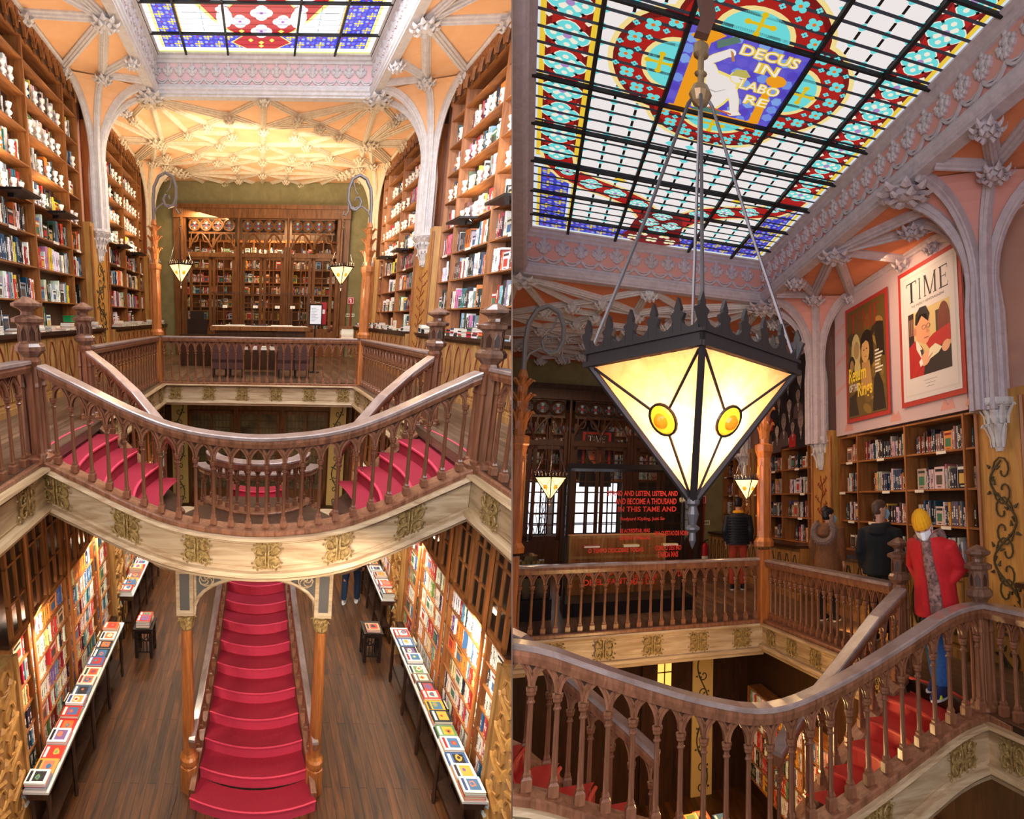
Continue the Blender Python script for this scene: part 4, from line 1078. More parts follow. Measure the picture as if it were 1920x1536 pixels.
for (u0, v0), (u1, v1) in zip(arc, arc[1:]): b.prism([(u0, v0), (u1, v1), (u1, -1.3), (u0, -1.3)], lambda u, v: (u, 4.66, v), lambda u, v: (u, 4.78, v))
k.part('spandrel', b)
m = MB(['slate_inlay', 'pale_oak'])
for s in (-1, 1):
    m.mat('slate_inlay'); m.quad(*[(s*u, 4.655, v) for u, v in ((.69, -1.34), (.69, -1.8), (.6, -1.62), (.45, -1.49), (.25, -1.42), (.12, -1.36))])
    m.mat('pale_oak')
    for cx_, cz_, rr in ((.57, -1.46, .085), (.38, -1.41, .05)):
        m.tube([(s*(cx_+rr*cos(a*.7)), 4.65, cz_+rr*sin(a*.7)) for a in range(10)], .009, 4)
        for e in range(4): m.tube([(s*(cx_+rr*.15*q*cos(e*1.57+q*.35)), 4.65, cz_+rr*.15*q*sin(e*1.57+q*.35)) for q in range(7)], .008, 4)
k.part('scroll_inlay', m)
m = MB('pale_oak'); m.tube([(u, 4.65, v) for u, v in arc], .022, 5); k.part('edge_moulding', m)
k.put('bracket_arch', HA, (0, 0, 0), 'carved arch with painted scrollwork spanning the two columns under the bowl', 'arch')
# round drums hanging under the side flights
for s in (-1, 1):
    k = Kit(); b = MB('pale_oak'); b.lathe([(.3, -2.12), (.44, -2.1), (.52, -2.02), (.52, -1.95), (.47, -1.9), (.46, -1.6), (.5, -1.56), (.5, -1.5), (.3, -1.47), (.1, -1.46)], n=40); k.part('drum_body', b)
    for j in range(8):
        m = MB('carved_gold'); an = j*pi/4+.2; f = lambda u, v, n: ((.462+n)*cos(an+u/.46), (.462+n)*sin(an+u/.46), v); ornament(m, f, 0, -1.75, .08, .1, 0); k.part('carved_ornament', m)
    k.put('pendant_drum', HA, (s*1.12, 6.25, 0), 'round carved wooden pendant under the %s side of the stair' % side_word[s], 'pendant')
# ---- lower hall of the bright side: glazed cases, open shelves, pilasters, book counters
def glazed_case(hall, xf, s, y0, y1, z0, z1, label, nd, rows=3):
    k = Kit(); L = y1-y0; hgt = z1-z0
    b = MB('dark_wood'); b.box((min(s*.28, s*.3), 0, 0), (max(s*.28, s*.3), L, hgt)); b.box((min(0, s*.3), 0, -.04), (max(0, s*.3), L, .0)); b.box((min(0, s*.3), 0, hgt-.03), (max(0, s*.3), L, hgt)); k.part('body', b)
    d = L/nd
    for i in range(nd):
        m = MB(['dark_wood', 'shelf_wood']); a, c = d*i+.02, d*(i+1)-.02
        X0, X1 = min(-s*.03, s*.01), max(-s*.03, s*.01)
        m.mat('shelf_wood')
        m.box((X0, a, 0), (X1, a+.045, hgt)); m.box((X0, c-.045, 0), (X1, c, hgt)); m.box((X0, a, 0), (X1, c, .06)); m.box((X0, a, hgt-.06), (X1, c, hgt))
        mid = (a+c)/2; m.box((X0*.7, mid-.014, 0), (X1, mid+.014, hgt))
        for r_ in range(1, rows): m.box((X0*.7, a, hgt*r_/rows-.014), (X1, c, hgt*r_/rows+.014))
        di = k.part('door', m)
        p = MB('window_glass'); p.quad((0, a, 0), (0, c, 0), (0, c, hgt), (0, a, hgt)); k.part('pane', p, di)
    for j in range(3):
        b = MB('dark_wood'); z = hgt*(j+.5)/3; 
    return k.put('glazed_bookcase', hall, (xf, y0, z0), label, 'bookcase')
LLV = [-3.76, -3.47, -3.17, -2.88, -2.58, -2.27]
def carved_pilaster(hall, x, y, s, w, z0, z1, label, wood='panel_yellow'):
    k = Kit(); b = MB(['cabinet_wood', 'panel_yellow']); b.box((min(-s*.06, s*.3), -w/2, z0), (max(-s*.06, s*.3), w/2, z1)); k.part('shaft', b)
    b = MB('panel_yellow'); f = lambda u, v, n: (-s*(.062+n), u, v)
    zz = z0+.15; j = 0
    while zz < z1-.35:
        for e in (-1, 1):
            b.tube([f(e*w*(.08+.3*sin(q*.5)), zz+.05+.03*q+.06*sin(q*.8), .005+.01*sin(q)) for q in range(8)], [.03-.002*q for q in range(8)], 5)
            b.tube([f(e*w*.2+w*.12*cos(q*.8), zz+.3+w*.16*sin(q*.8), .008) for q in range(8)], .016, 5)
            b.lathe([(.005, -.03), (.035, 0), (.02, .03), (.004, .05)], f(e*w*.28, zz+.24, .01), n=6)
        b.lathe([(.01, -.06), (.05, -.02), (.04, .04), (.01, .09)], f(0, zz+.18, .0), n=7); zz += .38
    k.part('carving', b)
    for e in (-1, 1):
        m = MB('cabinet_wood'); m.tube([(-s*.07, e*w*.48, z0), (-s*.07, e*w*.48, z1)], .03, 6); k.part('colonnette', m)
    return k.put('carved_pilaster', hall, (x, y, 0), label, 'pilaster')
for s in (-1, 1):
    sw = side_word[s]; xw = s*2.6+.02
    for ys, nm in (([4.08, 4.45, 5.45, 6.45, 7.12], 'near'), ([7.75, 8.8, 9.85, 10.9, 11.9], 'far')):
        bookcase(HA, xw, s, ys, LLV, -1.97, 'lower open bookshelves, %s stretch on the %s side of the red flight' % (nm, sw), depth=.3)
        for li, z in enumerate(LLV):
            nz = LLV[li+1] if li+1 < len(LLV) else -1.97
            for a, c in zip(ys, ys[1:]):
                w = 'on the lower %s shelves, %s stretch, %s row' % (sw, nm, ['bottom', 'second', 'third', 'fourth', 'fifth', 'top'][li])
                fill_shelf(HA, xw, s, a+.015, c-.015, z+.002, min(nz-z, .32), w, PALL, .98, setback=.01, lower=True, tmin=.022, tmax=.048)
        glazed_case(HA, xw, s, ys[0], ys[-1], -1.92, -.62, 'dark glazed bookcase above the lower %s shelves, %s stretch' % (sw, nm), len(ys)*2-3 if nm == 'near' else 6)
        b = MB('counter_dark'); b.box((min(-s*.1, 0), ys[0], -3.85), (max(-s*.1, 0), ys[-1], -3.8)); b.mat('dark_wood'); b.box((min(0, s*.3), ys[0], -4.5), (max(0, s*.3), ys[-1], -3.8))
        b.v = [(p[0], p[1]-ys[0], p[2]+4.5) for p in b.v]
        single('shelf_plinth', b, HA, (xw, ys[0], -4.5), 'dark plinth under the lower %s shelves, %s stretch' % (sw, nm), 'plinth')
        for i, y in enumerate(ys[:-1]):
            b = MB('post_wood'); b.tube([(0, 0, -3.8+4.5), (-s*.0, 0, -.65+4.5)], .022, 8); b.tube([(0, 0, .7), (0, 0, .66)], .035, 8)
            if i: single('ladder_pole', b, HA, (xw-s*.06, y, -4.5), 'thin upright wooden pole %s in front of the lower %s shelves, %s stretch' % (['', 'nearest', 'second', 'third', 'fourth'][i], sw, nm), 'pole')
    carved_pilaster(HA, xw, 3.72, s, .7, -4.5, -2.0, 'bright carved honey wood pilaster at the near %s corner of the lower floor' % sw)
    carved_pilaster(HA, xw, 7.43, s, .56, -4.5, -.62, 'carved wooden pilaster between the two lower %s shelf stretches' % sw)
    # long narrow book counter
    for y0, y1, nm, off in ((3.86, 6.6, 'near', 0), (7.35, 9.6, 'far', .06)):
        k = Kit(); x = s*(2.19+off) if s < 0 else 2.24+off; wd = .28
        b = MB(['white_paint', 'dark_wood']); xa, xb = (x-wd, x) if s < 0 else (x, x+wd); b.box((xa, y0, -3.56), (xb, y1, -3.53)); k.part('top', b)
        b = MB('dark_wood'); b.box((xa+.03, y0+.02, -3.66), (xb-.03, y1-.02, -3.56)); b.box((xa+.06, y0+.1, -4.2), (xb-.06, y1-.1, -4.16)); k.part('apron', b)
        n = 5
        for i in range(n):
            for xx in (xa+.05, xb-.05):
                b = MB('dark_wood'); yy = y0+.08+(y1-y0-.16)*i/(n-1); b.lathe([(.022, -4.5), (.03, -4.4), (.02, -4.3), (.03, -4.1), (.022, -3.9), (.03, -3.66)], (xx, yy, 0), n=6); k.part('leg', b)
        k.put('book_counter', HA, (0, 0, 0), 'narrow %s book counter with white edge on the %s of the lower floor' % (nm, sw), 'counter')
        y = y0+.01; i = 0
        while y < y1-.14:
            w_ = R.uniform(.15, .19); nb = R.choice([1, 2, 2, 3, 5 if nm == 'far' else 2])
            if i == 0: nb = 4
            stack_flat(HA, xa+.02, y, -3.528, wd-.05, w_-.008, nb, 'lying on the %s %s lower counter' % (nm, sw), PALF, lower=True, cols=None); y += w_; i += 1
        # propped books at the counter ends
        for yy in (y0+.05, y0+1.2, y1-.3):
            if R.random() < .8: book(HA, (xw-s*.11, yy, -3.8), ((0, 1, 0), (s*.25, 0, .97), (s*.97, 0, -.25)), (.16, .24, .03), pick(PALF), 'propped behind the %s %s lower counter' % (nm, sw), 2, True)
    # stool with books
    k = Kit(); cx_, cy_ = (-2.02, 7.08) if s < 0 else (2.2, 7.08); cx_ = -1.98 if s < 0 else 2.08
    b = MB('chair_dark'); b.box((-.17, -.17, .56), (.17, .17, .6)); b.box((-.15, -.15, .5), (.15, .15, .56)); k.part('seat', b)
    for u in (-1, 1):
        for v in (-1, 1):
            b = MB('chair_dark'); b.box((u*.13-.025, v*.13-.025, 0), (u*.13+.025, v*.13+.025, .5)); k.part('leg', b)
    b = MB('chair_dark')
    for u, v in ((0, -1), (0, 1), (1, 0), (-1, 0)):
        f = (lambda q, z, n=0, v=v: (q, v*.14, z)) if u == 0 else (lambda q, z, n=0, u=u: (u*.14, q, z))
        for q in (-.06, 0, .06): b.tube([f(q, .14), f(q, .36)], .01, 4)
        b.tube([f(-.12, .13), f(.12, .13)], .015, 4); b.tube([f(-.12, .36), f(-.06, .43), f(0, .37), f(.06, .43), f(.12, .36)], .012, 4)
    k.part('pierced_apron', b)
    k.put('stool', HA, (cx_, cy_, -4.5), 'dark carved stool with pierced sides used as a book stand, %s of the red flight' % sw, 'stool')
    z = stack_flat(HA, cx_-.12, cy_-.14, -3.898, .24, .17, 5 if s < 0 else 2, 'stacked on the stool %s of the red flight' % sw, PALF, lower=True)
    if s < 0: stack_flat(HA, cx_-.12, cy_+.04, -3.898, .24, .13, 4, 'stacked on the stool left of the red flight', PALF, lower=True)
stack_flat(HA, -2.42, 3.35, -3.9, .25, .2, 4, 'in the stack at the bottom left corner of the bright hall', PALF, lower=True)
# far end of the lower floor: glazed doors and painted pilasters
for i, (xa, xb) in enumerate(((-2.2, -.8), (-.65, .65), (.8, 2.2))):
    k = Kit(); b = MB('screen_wood')
    b.box((xa, -.06, 0), (xa+.08, 0, 3.1)); b.box((xb-.08, -.06, 0), (xb, 0, 3.1)); b.box((xa, -.06, 3.0), (xb, 0, 3.1)); b.box(((xa+xb)/2-.04, -.06, 0), ((xa+xb)/2+.04, 0, 3.1)); b.box((xa, -.06, 0), (xb, 0, .5)); b.box((xa, -.06, 2.1), (xb, 0, 2.2)); k.part('frame', b)
    m = MB('brass'); 
    for q in range(1, 12):
        x_ = xa+(xb-xa)*q/12; m.box((x_-.008, -.035, .5), (x_+.008, -.02, 3.0))
    for q in range(1, 11): z = .5+2.5*q/11; m.box((xa+.08, -.035, z-.008), (xb-.08, -.02, z+.008))
    k.part('glazing_bars', m)
    p = MB('warm_pane' if 'warm_pane' in MATS else mat('warm_pane', (150, 128, 92), .15, (70, 60, 46), (1.2, 1, 1.6), 1, emit=0).name); p.quad((xa+.08, -.015, .5), (xb-.08, -.015, .5), (xb-.08, -.015, 3.0), (xa+.08, -.015, 3.0)); k.part('pane', p)
    r = k.put('door_%d' % (i+1), HA, (0, 13.9, -4.5), None, None)
    if r: r['kind'] = 'structure'
for s in (-1, 1):
    k = Kit(); b = MB(['cream_panel' if 'cream_panel' in MATS else mat('cream_panel', (226, 190, 116), .6).name, 'vine_dark']); b.box((-.25, -.08, 0), (.25, 0, 3.8)); b.mat('vine_dark'); vines(b, lambda u, v, n: (u, -.082-n, v), .42, 3.6, 5, .018, mirror=False); k.part('panel', b)
    k.put('painted_pilaster', HA, (s*2.5, 13.86, -4.5), 'pale pilaster with painted dark vine at the %s of the far lower doors' % side_word[s], 'pilaster')
# ---- wooden tracery screen at the far end of the gallery
YS = 17.9
gw = MB('green_wall'); gw.box((-4.4, YS, 0), (-3.25, YS+.15, 6.4)); gw.box((3.25, YS, 0), (4.4, YS+.15, 6.4)); gw.box((-3.25, YS, 5.55), (3.25, YS+.15, 6.4)); struct('wall_far_end', gw, HA)
def screen_kit():
    k = Kit(); b = MB('screen_wood')
    b.box((-3.3, -.2, 5.1), (3.3, .1, 5.42)); b.box((-3.36, -.26, 5.42), (3.36, .1, 5.56)); b.box((-3.3, -.12, 0), (-2.85, .1, 5.1)); b.box((2.85, -.12, 0), (3.3, .1, 5.1))
    for x in (-.86, 1.0): b.box((x-.14, -.14, 0), (x+.14, .06, 4.1)); b.tube([(x, -.16, .8), (x, -.16, 5.1)], .05, 6)
    for x in (-3.0, 3.0): b.tube([(x, -.16, .8), (x, -.16, 5.1)], .06, 6)
    b.box((-2.85, -.1, 0), (2.85, .06, .95)); b.box((-2.85, -.1, 3.72), (2.85, .05, 3.86))
    k.part('frame', b)
    b = MB('screen_wood')
    GR = [(-2.74, -1.0), (-.72, .86), (1.14, 2.74)]
    for xa, xb in GR:
        n = 4; d = (xb-xa)/n
        for i in range(n):
            cx_ = xa+d*(i+.5); cz = 4.85; rr = d*.46
            b.tube([(cx_+rr*cos(2*pi*q/16), -.06, cz+rr*sin(2*pi*q/16)) for q in range(17)], .035, 5)
            for q in range(4):
                a = q*pi/2; b.tube([(cx_+rr*.4*cos(a)+rr*.42*cos(a+t), -.05, cz+rr*.4*sin(a)+rr*.42*sin(a+t)) for t in np.linspace(-2.1, 2.1, 9)], .024, 4)
        for c0, wd in ((xa+(xb-xa)*.25, (xb-xa)*.25), (xa+(xb-xa)*.75, (xb-xa)*.25)):
            for e in (-1, 1):
                b.tube([(c0+e*wd*t, -.05, 4.02+.55*(1-t**1.6)) for t in np.linspace(1, 0, 8)], .04, 5)
                b.tube([(c0+e*wd*(.5+.3*sin(t)), -.05, 4.45+.2*cos(t)*(1 if t < 4 else .8)) for t in np.linspace(0, 6.28, 12)], .028, 4)
            b.lathe([(.01, -.16), (.05, -.08), (.03, 0), (.05, .06)], (c0+wd, -.06, 4.0), n=6)
        b.prism([(xa, 4.62), (xb, 4.62), (xb, 4.55), (xa, 4.55)], lambda u, v: (u, -.07, v), lambda u, v: (u, -.02, v))
        b.prism([(xa, 5.1), (xb, 5.1), (xb, 5.06), (xa, 5.06)], lambda u, v: (u, -.07, v), lambda u, v: (u, -.02, v))
    b.mat('dark_wood'); 
    k.part('tracery', b)
    for xa, xb in GR:
        b = MB(['col'])
        n = 4; d = (xb-xa)/n
        for i in range(n):
            cx_ = xa+d*(i+.5)
            b.col((30, 26, 24)); b.quad((cx_-d/2, -.012, 4.6), (cx_+d/2, -.012, 4.6), (cx_+d/2, -.012, 5.1), (cx_-d/2, -.012, 5.1))
            for q, c in enumerate(((150, 190, 200), (60, 80, 110), (120, 150, 170), (50, 70, 96))):
                a = q*pi/2+pi/2; disc(b, lambda u, v, z: (u, -.02, v), cx_+.11*cos(a), 4.85+.11*sin(a), .07, 0, c, 10)
            disc(b, lambda u, v, z: (u, -.025, v), cx_, 4.85, .05, 0, (150, 40, 36), 10)
        k.part('coloured_glass', b)
    for gi, (xa, xb) in enumerate(GR):
        mid = (xa+xb)/2
        for a, c in ((xa, mid-.02), (mid+.02, xb)):
            m = MB('screen_wood'); t = .11
            m.box((a, -.07, .95), (a+t, -.01, 3.72)); m.box((c-t, -.07, .95), (c, -.01, 3.72)); m.box((a, -.07, .95), (c, -.01, 1.08)); m.box((a, -.07, 3.62), (c, -.01, 3.72))
            mm = (a+c)/2; m.box((mm-.018, -.06, 1.05), (mm+.018, -.02, 3.65))
            for q in range(1, 8): z = 1.08+(3.62-1.08)*q/8; m.box((a+t, -.06, z-.016), (c-t, -.02, z+.016))
            m.box((a, -.06, 4.05), (a+t*.7, -.02, 4.4)); m.box((mm-.015, -.06, 3.86), (mm+.015, -.02, 4.3)); m.box((a+t, -.06, 3.86), (c-t, -.02, 3.9))
            di = k.part('door', m)
            p = MB('case_glass'); p.quad((a+t, -.03, 1.08), (c-t, -.03, 1.08), (c-t, -.03, 3.62), (a+t, -.03, 3.62)); k.part('pane', p, di)
    return k
GR = [(-2.74, -1.0), (-.72, .86), (1.14, 2.74)]
screen = screen_kit()
screen.put('gothic_screen', HA, (0, YS, 0), 'carved wooden screen with quatrefoils and glazed doors across the far end of the bright gallery', 'screen')
# the lit stock room behind the screen
b = MB('shelf_back'); b.box((-3.3, 19.6, 0), (3.3, 19.7, 6.2)); b.box((-3.4, 18.05, 0), (-3.3, 19.7, 6.2)); b.box((3.3, 18.05, 0), (3.4, 19.7, 6.2)); struct('wall_stock_room', b, HA)
for j, (xa, xb) in enumerate(((-3.2, -1.1), (-.95, 1.0), (1.15, 3.2))):
    k = Kit(); b = MB('shelf_wood'); b.box((xa, .3, 0), (xb, .34, 4.6)); k.part('back_panel', b)
    for x in np.linspace(xa, xb, 4): m = MB('shelf_wood'); m.box((x-.02, 0, 0), (x+.02, .3, 4.6)); k.part('upright', m)
    zs = [.9, 1.4, 1.9, 2.4, 2.9, 3.4, 3.9, 4.5]
    for z in zs: m = MB('shelf_wood'); m.box((xa, 0, z-.03), (xb, .3, z)); k.part('shelf', m)
    k.put('stock_bookcase', HA, (0, 19.2, 0), ['left', 'middle', 'right'][j]+' stock room bookcase seen through the glazed screen', 'bookcase')
    for z in zs[:-1]:
        x = xa+.04
        while x < xb-.1:
            if R.random() < .12: x += .25; continue
            w = R.uniform(.03, .06) if R.random() < .8 else .2
            book(HA, (x, 19.22, z+.003), ((1, 0, 0), (0, 0, 1), (0, 1, 0)), (w, R.uniform(.24, .38), .2), pick(PALA if R.random() < .5 else PALF), 'in the stock room behind the screen', 0 if w < .1 else 2); x += w+.004
area('stock_room_light', HA, (0, 18.6, 5.2), 5.5, 330, (1, .74, .42), to=(0, .25, -1), sizey=.5)

# ---- rail posts with iron scroll brackets and lanterns (bright hall)
def rail_post(hall, x, y, s, label, lab2, zt=0.0, x_s=1.0):
    k = Kit(); b = MB('post_wood')
    b.box((-.09, -.09, -.1), (.09, .09, 1.02)); b.lathe([(.15, 1.07), (.155, 1.14), (.11, 1.2), (.105, 2.42), (.125, 2.5), (.14, 2.52), (.14, 2.62), (.1, 2.64)], n=8); k.part('shaft', b)
    for a in range(8):
        an = a*pi/4; ca, sa = cos(an), sin(an); f = lambda u, v: (ca*.1-sa*u, sa*.1+ca*u, v)
        b.tube([f(-.03, 1.3), f(-.03, 2.25), f(0, 2.35), f(.03, 2.25), f(.03, 1.3)], .007, 4)
    b = MB('post_wood'); b.lathe([(.07, 2.6), (.085, 2.9), (.06, 3.1), (.07, 3.3), (.05, 3.42), (.07, 3.45), (.045, 3.55)], n=8)
    leaf_ring(b, (0, 0, 0), .07, .15, 2.72, 2.98, 8, .035); leaf_ring(b, (0, 0, 0), .06, .16, 3.02, 3.22, 8, .03); leaf_ring(b, (0, 0, 0), .05, .14, 3.24, 3.42, 8, .03); k.part('leafy_finial', b)
    k.put('rail_post', hall, (x, y, 0), label, 'post')
    k = Kit(); b = MB('iron_grey'); e = -s
    b.tube([(0, 0, 3.5), (0, 0, 3.95), (e*.03, 0, 4.22), (e*.13, 0, 4.42), (e*.28, 0, 4.5), (e*.43, 0, 4.42), (e*.5, 0, 4.22), (e*.5, 0, 4.0), (e*.43, 0, 3.84), (e*.33, 0, 3.8), (e*.25, 0, 3.86), (e*.22, 0, 3.97), (e*.27, 0, 4.06), (e*.34, 0, 4.05), (e*.36, 0, 3.98)], [.036]*9+[.032, .03, .028, .025, .021, .016], 8)
    k.part('scroll', b)
    b = MB('iron_grey'); b.tube([(e*.0, 0, 3.62), (e*.06, 0, 3.78), (e*.2, 0, 3.88), (e*.36, 0, 3.84), (e*.48, 0, 3.9), (e*.52, 0, 4.02), (e*.49, 0, 4.1)], .02, 6)
    b.tube([(e*.42, 0, 4.42), (e*.36, 0, 4.2), (e*.3, 0, 4.12)], .012, 5); b.tube([(e*.5, 0, 3.95), (e*.49, 0, 3.78), (e*.55, 0, 3.68), (e*.6, 0, 3.7), (e*.58, 0, 3.78)], .016, 6); k.part('brace', b)
    k.put('iron_bracket', hall, (x, y, 0), lab2, 'bracket')
lan = lantern_kit(.19, .4, .8, lead=True)
for s in (-1, 1):
    sw = side_word[s]; x = s*2.36
    rail_post(HA, x, 10.4, s, 'carved orange wooden post at the far %s rail corner of the bright hall' % sw, 'scrolled iron bracket on top of the %s rail post' % sw)
    lan.put('lantern', HA, (s*1.79, 10.4, 2.63), 'small glowing pyramid lantern hanging beside the %s rail post' % sw, 'lantern')
    point('lantern_bulb', HA, (s*1.79, 10.4, 2.78), 28, (1, .7, .38), .06)
    point('lantern_bulb', HA, (s*1.79, 10.4, 2.1), 12, (1, .7, .38), .06)

# ---- furniture on the far gallery
k = Kit(); b = MB('dark_wood'); b.box((-1.3, 0, 0), (1.3, .8, 1.12)); k.part('body', b)
b = MB(['screen_wood', 'pages']); b.box((-1.42, -.08, 1.12), (1.42, .9, 1.24)); b.mat('pages'); b.box((-1.36, -.03, 1.24), (1.36, .85, 1.25)); k.part('top', b)
b = MB('dark_wood'); b.box((-.35, -.02, .98), (.35, 0, 1.1)); k.part('drawer', b)
k.put('display_desk', HA, (0, 13, 0), 'dark wooden display desk with pale top in front of the screen', 'desk')
k = Kit(); b = MB('case_glass')
for q in (((-1.38, 0, 0), (1.38, 0, 0), (1.38, 0, .92), (-1.38, 0, .92)), ((-1.38, .8, 0), (1.38, .8, 0), (1.38, .8, .92), (-1.38, .8, .92)), ((-1.38, 0, 0), (-1.38, .8, 0), (-1.38, .8, .92), (-1.38, 0, .92)), ((1.38, 0, 0), (1.38, .8, 0), (1.38, .8, .92), (1.38, 0, .92)), ((-1.38, 0, .92), (1.38, 0, .92), (1.38, .8, .92), (-1.38, .8, .92))): b.quad(*q)
k.part('pane', b); b = MB('iron')
for p in ((-1.38, 0), (1.38, 0), (-1.38, .8), (1.38, .8), (-.35, 0), (.8, 0)): b.tube([(p[0], p[1], 0), (p[0], p[1], .92)], .007, 4)
for q in ((-1.38, 0, 1.38, 0), (-1.38, .8, 1.38, .8), (-1.38, 0, -1.38, .8), (1.38, 0, 1.38, .8)): b.tube([(q[0], q[1], .92), (q[2], q[3], .92)], .007, 4)
k.part('frame', b); k.put('glass_showcase', HA, (0, 13.0, 1.255), 'clear glass showcase standing on the display desk', 'showcase')
for i, (x, w, c) in enumerate(((-1.0, .55, (240, 238, 230)), (-.28, .5, (36, 40, 66)), (.32, .62, (236, 232, 224)))):
    b = MB('spine'); b.col(c); b.box((0, 0, 0), (w, .3, .02)); b.col((90, 90, 90)); b.box((w*.3, .05, .02), (w*.6, .2, .022)); single('open_book', b, HA, (x, 13.25, 1.258), ['white open book at the left inside the glass showcase', 'dark blue open book in the middle of the glass showcase', 'white open book at the right inside the glass showcase'][i], 'book')
for i, x in enumerate((-1.05, -.15, .5, .95)):
    b = MB(['iron', 'pages']); b.tube([(0, 0, 0), (0, 0, .55)], .006, 4); b.mat('pages'); b.box((-.07, -.004, .5), (.07, .004, .58)); single('price_card', b, HA, (x, 13.6, 1.258), 'little white card on a wire stand, %s in the glass showcase' % ['first', 'second', 'third', 'fourth'][i], 'card')
k = Kit(); b = MB('case_glass'); b.box((-.5, 0, 0), (.5, .5, 1.0)); k.part('pane', b); b = MB('dark_wood'); b.box((-.52, -.02, -.95), (.52, .52, 0)); k.part('base', b); b = MB('chair_dark'); b.box((-.3, .15, .0), (.3, .4, .45)); b.box((-.2, .2, .45), (.2, .35, .7)); k.part('cash_register', b)
k.put('side_showcase', HA, (-1.95, 13.9, .96), 'dark glass side case holding an old cash register left of the desk', 'showcase')
k = Kit(); b = MB('iron_dark'); b.tube([(0, 0, 0), (0, 0, 1.35)], .02, 6); b.lathe([(.16, 0), (.16, .02), (.02, .04)], n=12); k.part('pole', b); b = MB('iron_dark'); b.box((-.18, -.02, 1.3), (.18, .02, 1.87)); k.part('frame', b)
b = MB('col'); b.col((236, 240, 244)); b.box((-.15, -.024, 1.34), (.15, -.02, 1.84)); b.col((120, 130, 150))
for q in range(9): b.box((-.12, -.026, 1.42+q*.042), (-.12+.1+.12*((q*37) % 5)/5, -.024, 1.43+q*.042))
k.part('notice', b); k.put('notice_stand', HA, (1.52, 12.6, 0), 'black framed notice on a post beside the display desk', 'sign')
b = MB('col'); b.col((160, 30, 36)); b.box((0, 0, 0), (.14, .04, .62)); b.col((230, 220, 220)); b.box((.03, -.003, .3), (.1, 0, .42)); single('red_notice', b, HA, (1.74, 13.1, 1.32), 'narrow red panel hung behind the framed notice', 'panel')
def fire_sign(hall, pos, lab, w=.26):
    b = MB('col'); b.col((190, 34, 38)); b.box((0, 0, 0), (w, .01, w)); b.col((240, 236, 232)); b.box((w*.06, -.002, w*.06), (w*.94, 0, w*.12)); b.box((w*.06, -.002, w*.88), (w*.94, 0, w*.94)); b.box((w*.06, -.002, w*.06), (w*.12, 0, w*.94)); b.box((w*.88, -.002, w*.06), (w*.94, 0, w*.94))
    b.box((w*.42, -.002, w*.2), (w*.62, 0, w*.7)); b.box((w*.3, -.002, w*.55), (w*.5, 0, w*.78)); single('fire_sign', b, hall, pos, lab, 'sign')
fire_sign(HA, (3.36, 17.86, 2.05), 'red fire equipment sign on the green wall of the bright hall')
b = MB('col'); b.col((226, 220, 190)); b.box((0, 0, 0), (.34, .01, .13)); b.col((60, 90, 60))
for q in range(5): b.box((.03+q*.06, -.002, .03), (.07+q*.06, 0, .1))
single('small_sign', b, HA, (3.32, 17.86, 1.56), 'pale lettered strip sign under the fire sign in the bright hall', 'sign')
b = MB('col'); b.col((180, 30, 30)); b.tube([(0, 0, 0), (0, 0, 1.2)], .03, 6); single('red_pipe', b, HA, (3.5, 17.83, .85), 'red riser pipe below the fire sign in the bright hall', 'pipe')
# chairs seen through the far railing
for i, x in enumerate((-1.2, -.78, .46, .88)):
    k = Kit(); b = MB('leather'); b.box((0, 0, .22), (.37, .06, .9)); k.part('backrest', b); b = MB('leather'); b.box((0, 0, .38), (.37, .45, .46)); k.part('seat', b)
    for u, v in ((.02, .02), (.33, .02), (.02, .42), (.33, .42)): b = MB('chair_dark'); b.box((u, v, 0), (u+.03, v+.03, .4)); k.part('leg', b)
    k.put('leather_chair', HA, (x, 11.2, 0), ['first', 'second', 'third', 'fourth'][i]+' brown leather chair from the left behind the far railing', 'chair')
k = Kit(); b = MB('dark_wood'); b.box((-.5, 0, .62), (.5, .7, .66)); k.part('top', b)
for u, v in ((-.48, .02), (.44, .02), (-.48, .64), (.44, .64)): b = MB('screen_wood'); b.box((u, v, 0), (u+.04, v+.04, .62)); k.part('leg', b)
k.put('book_table', HA, (.03, 11.75, 0), 'small table of books between the leather chairs', 'table')
for x in (-.4, -.16, .1, .34): stack_flat(HA, x-.08, 11.8, .662, .17, .22, 3, 'on the small table behind the far railing', PALF)
k = Kit(); b = MB('screen_wood'); b.box((-.25, -.2, .5), (.25, .2, .54)); k.part('seat', b)
for u, v in ((-.22, -.17), (.18, -.17), (-.22, .14), (.18, .14)): b = MB('screen_wood'); b.box((u, v, 0), (u+.04, v+.04, .5)); k.part('leg', b)
b = MB('screen_wood'); b.box((-.22, .16, .54), (.22, .19, .95)); k.part('backrest', b)
k.put('wooden_chair', HA, (2.85, 15.0, .3), 'wooden chair loaded with books at the far right of the bright gallery', 'chair')
z = .845
stack_flat(HA, 2.65, 14.85, z, .4, .22, 9, 'piled on the wooden chair at the far right', PALF, t=.035)
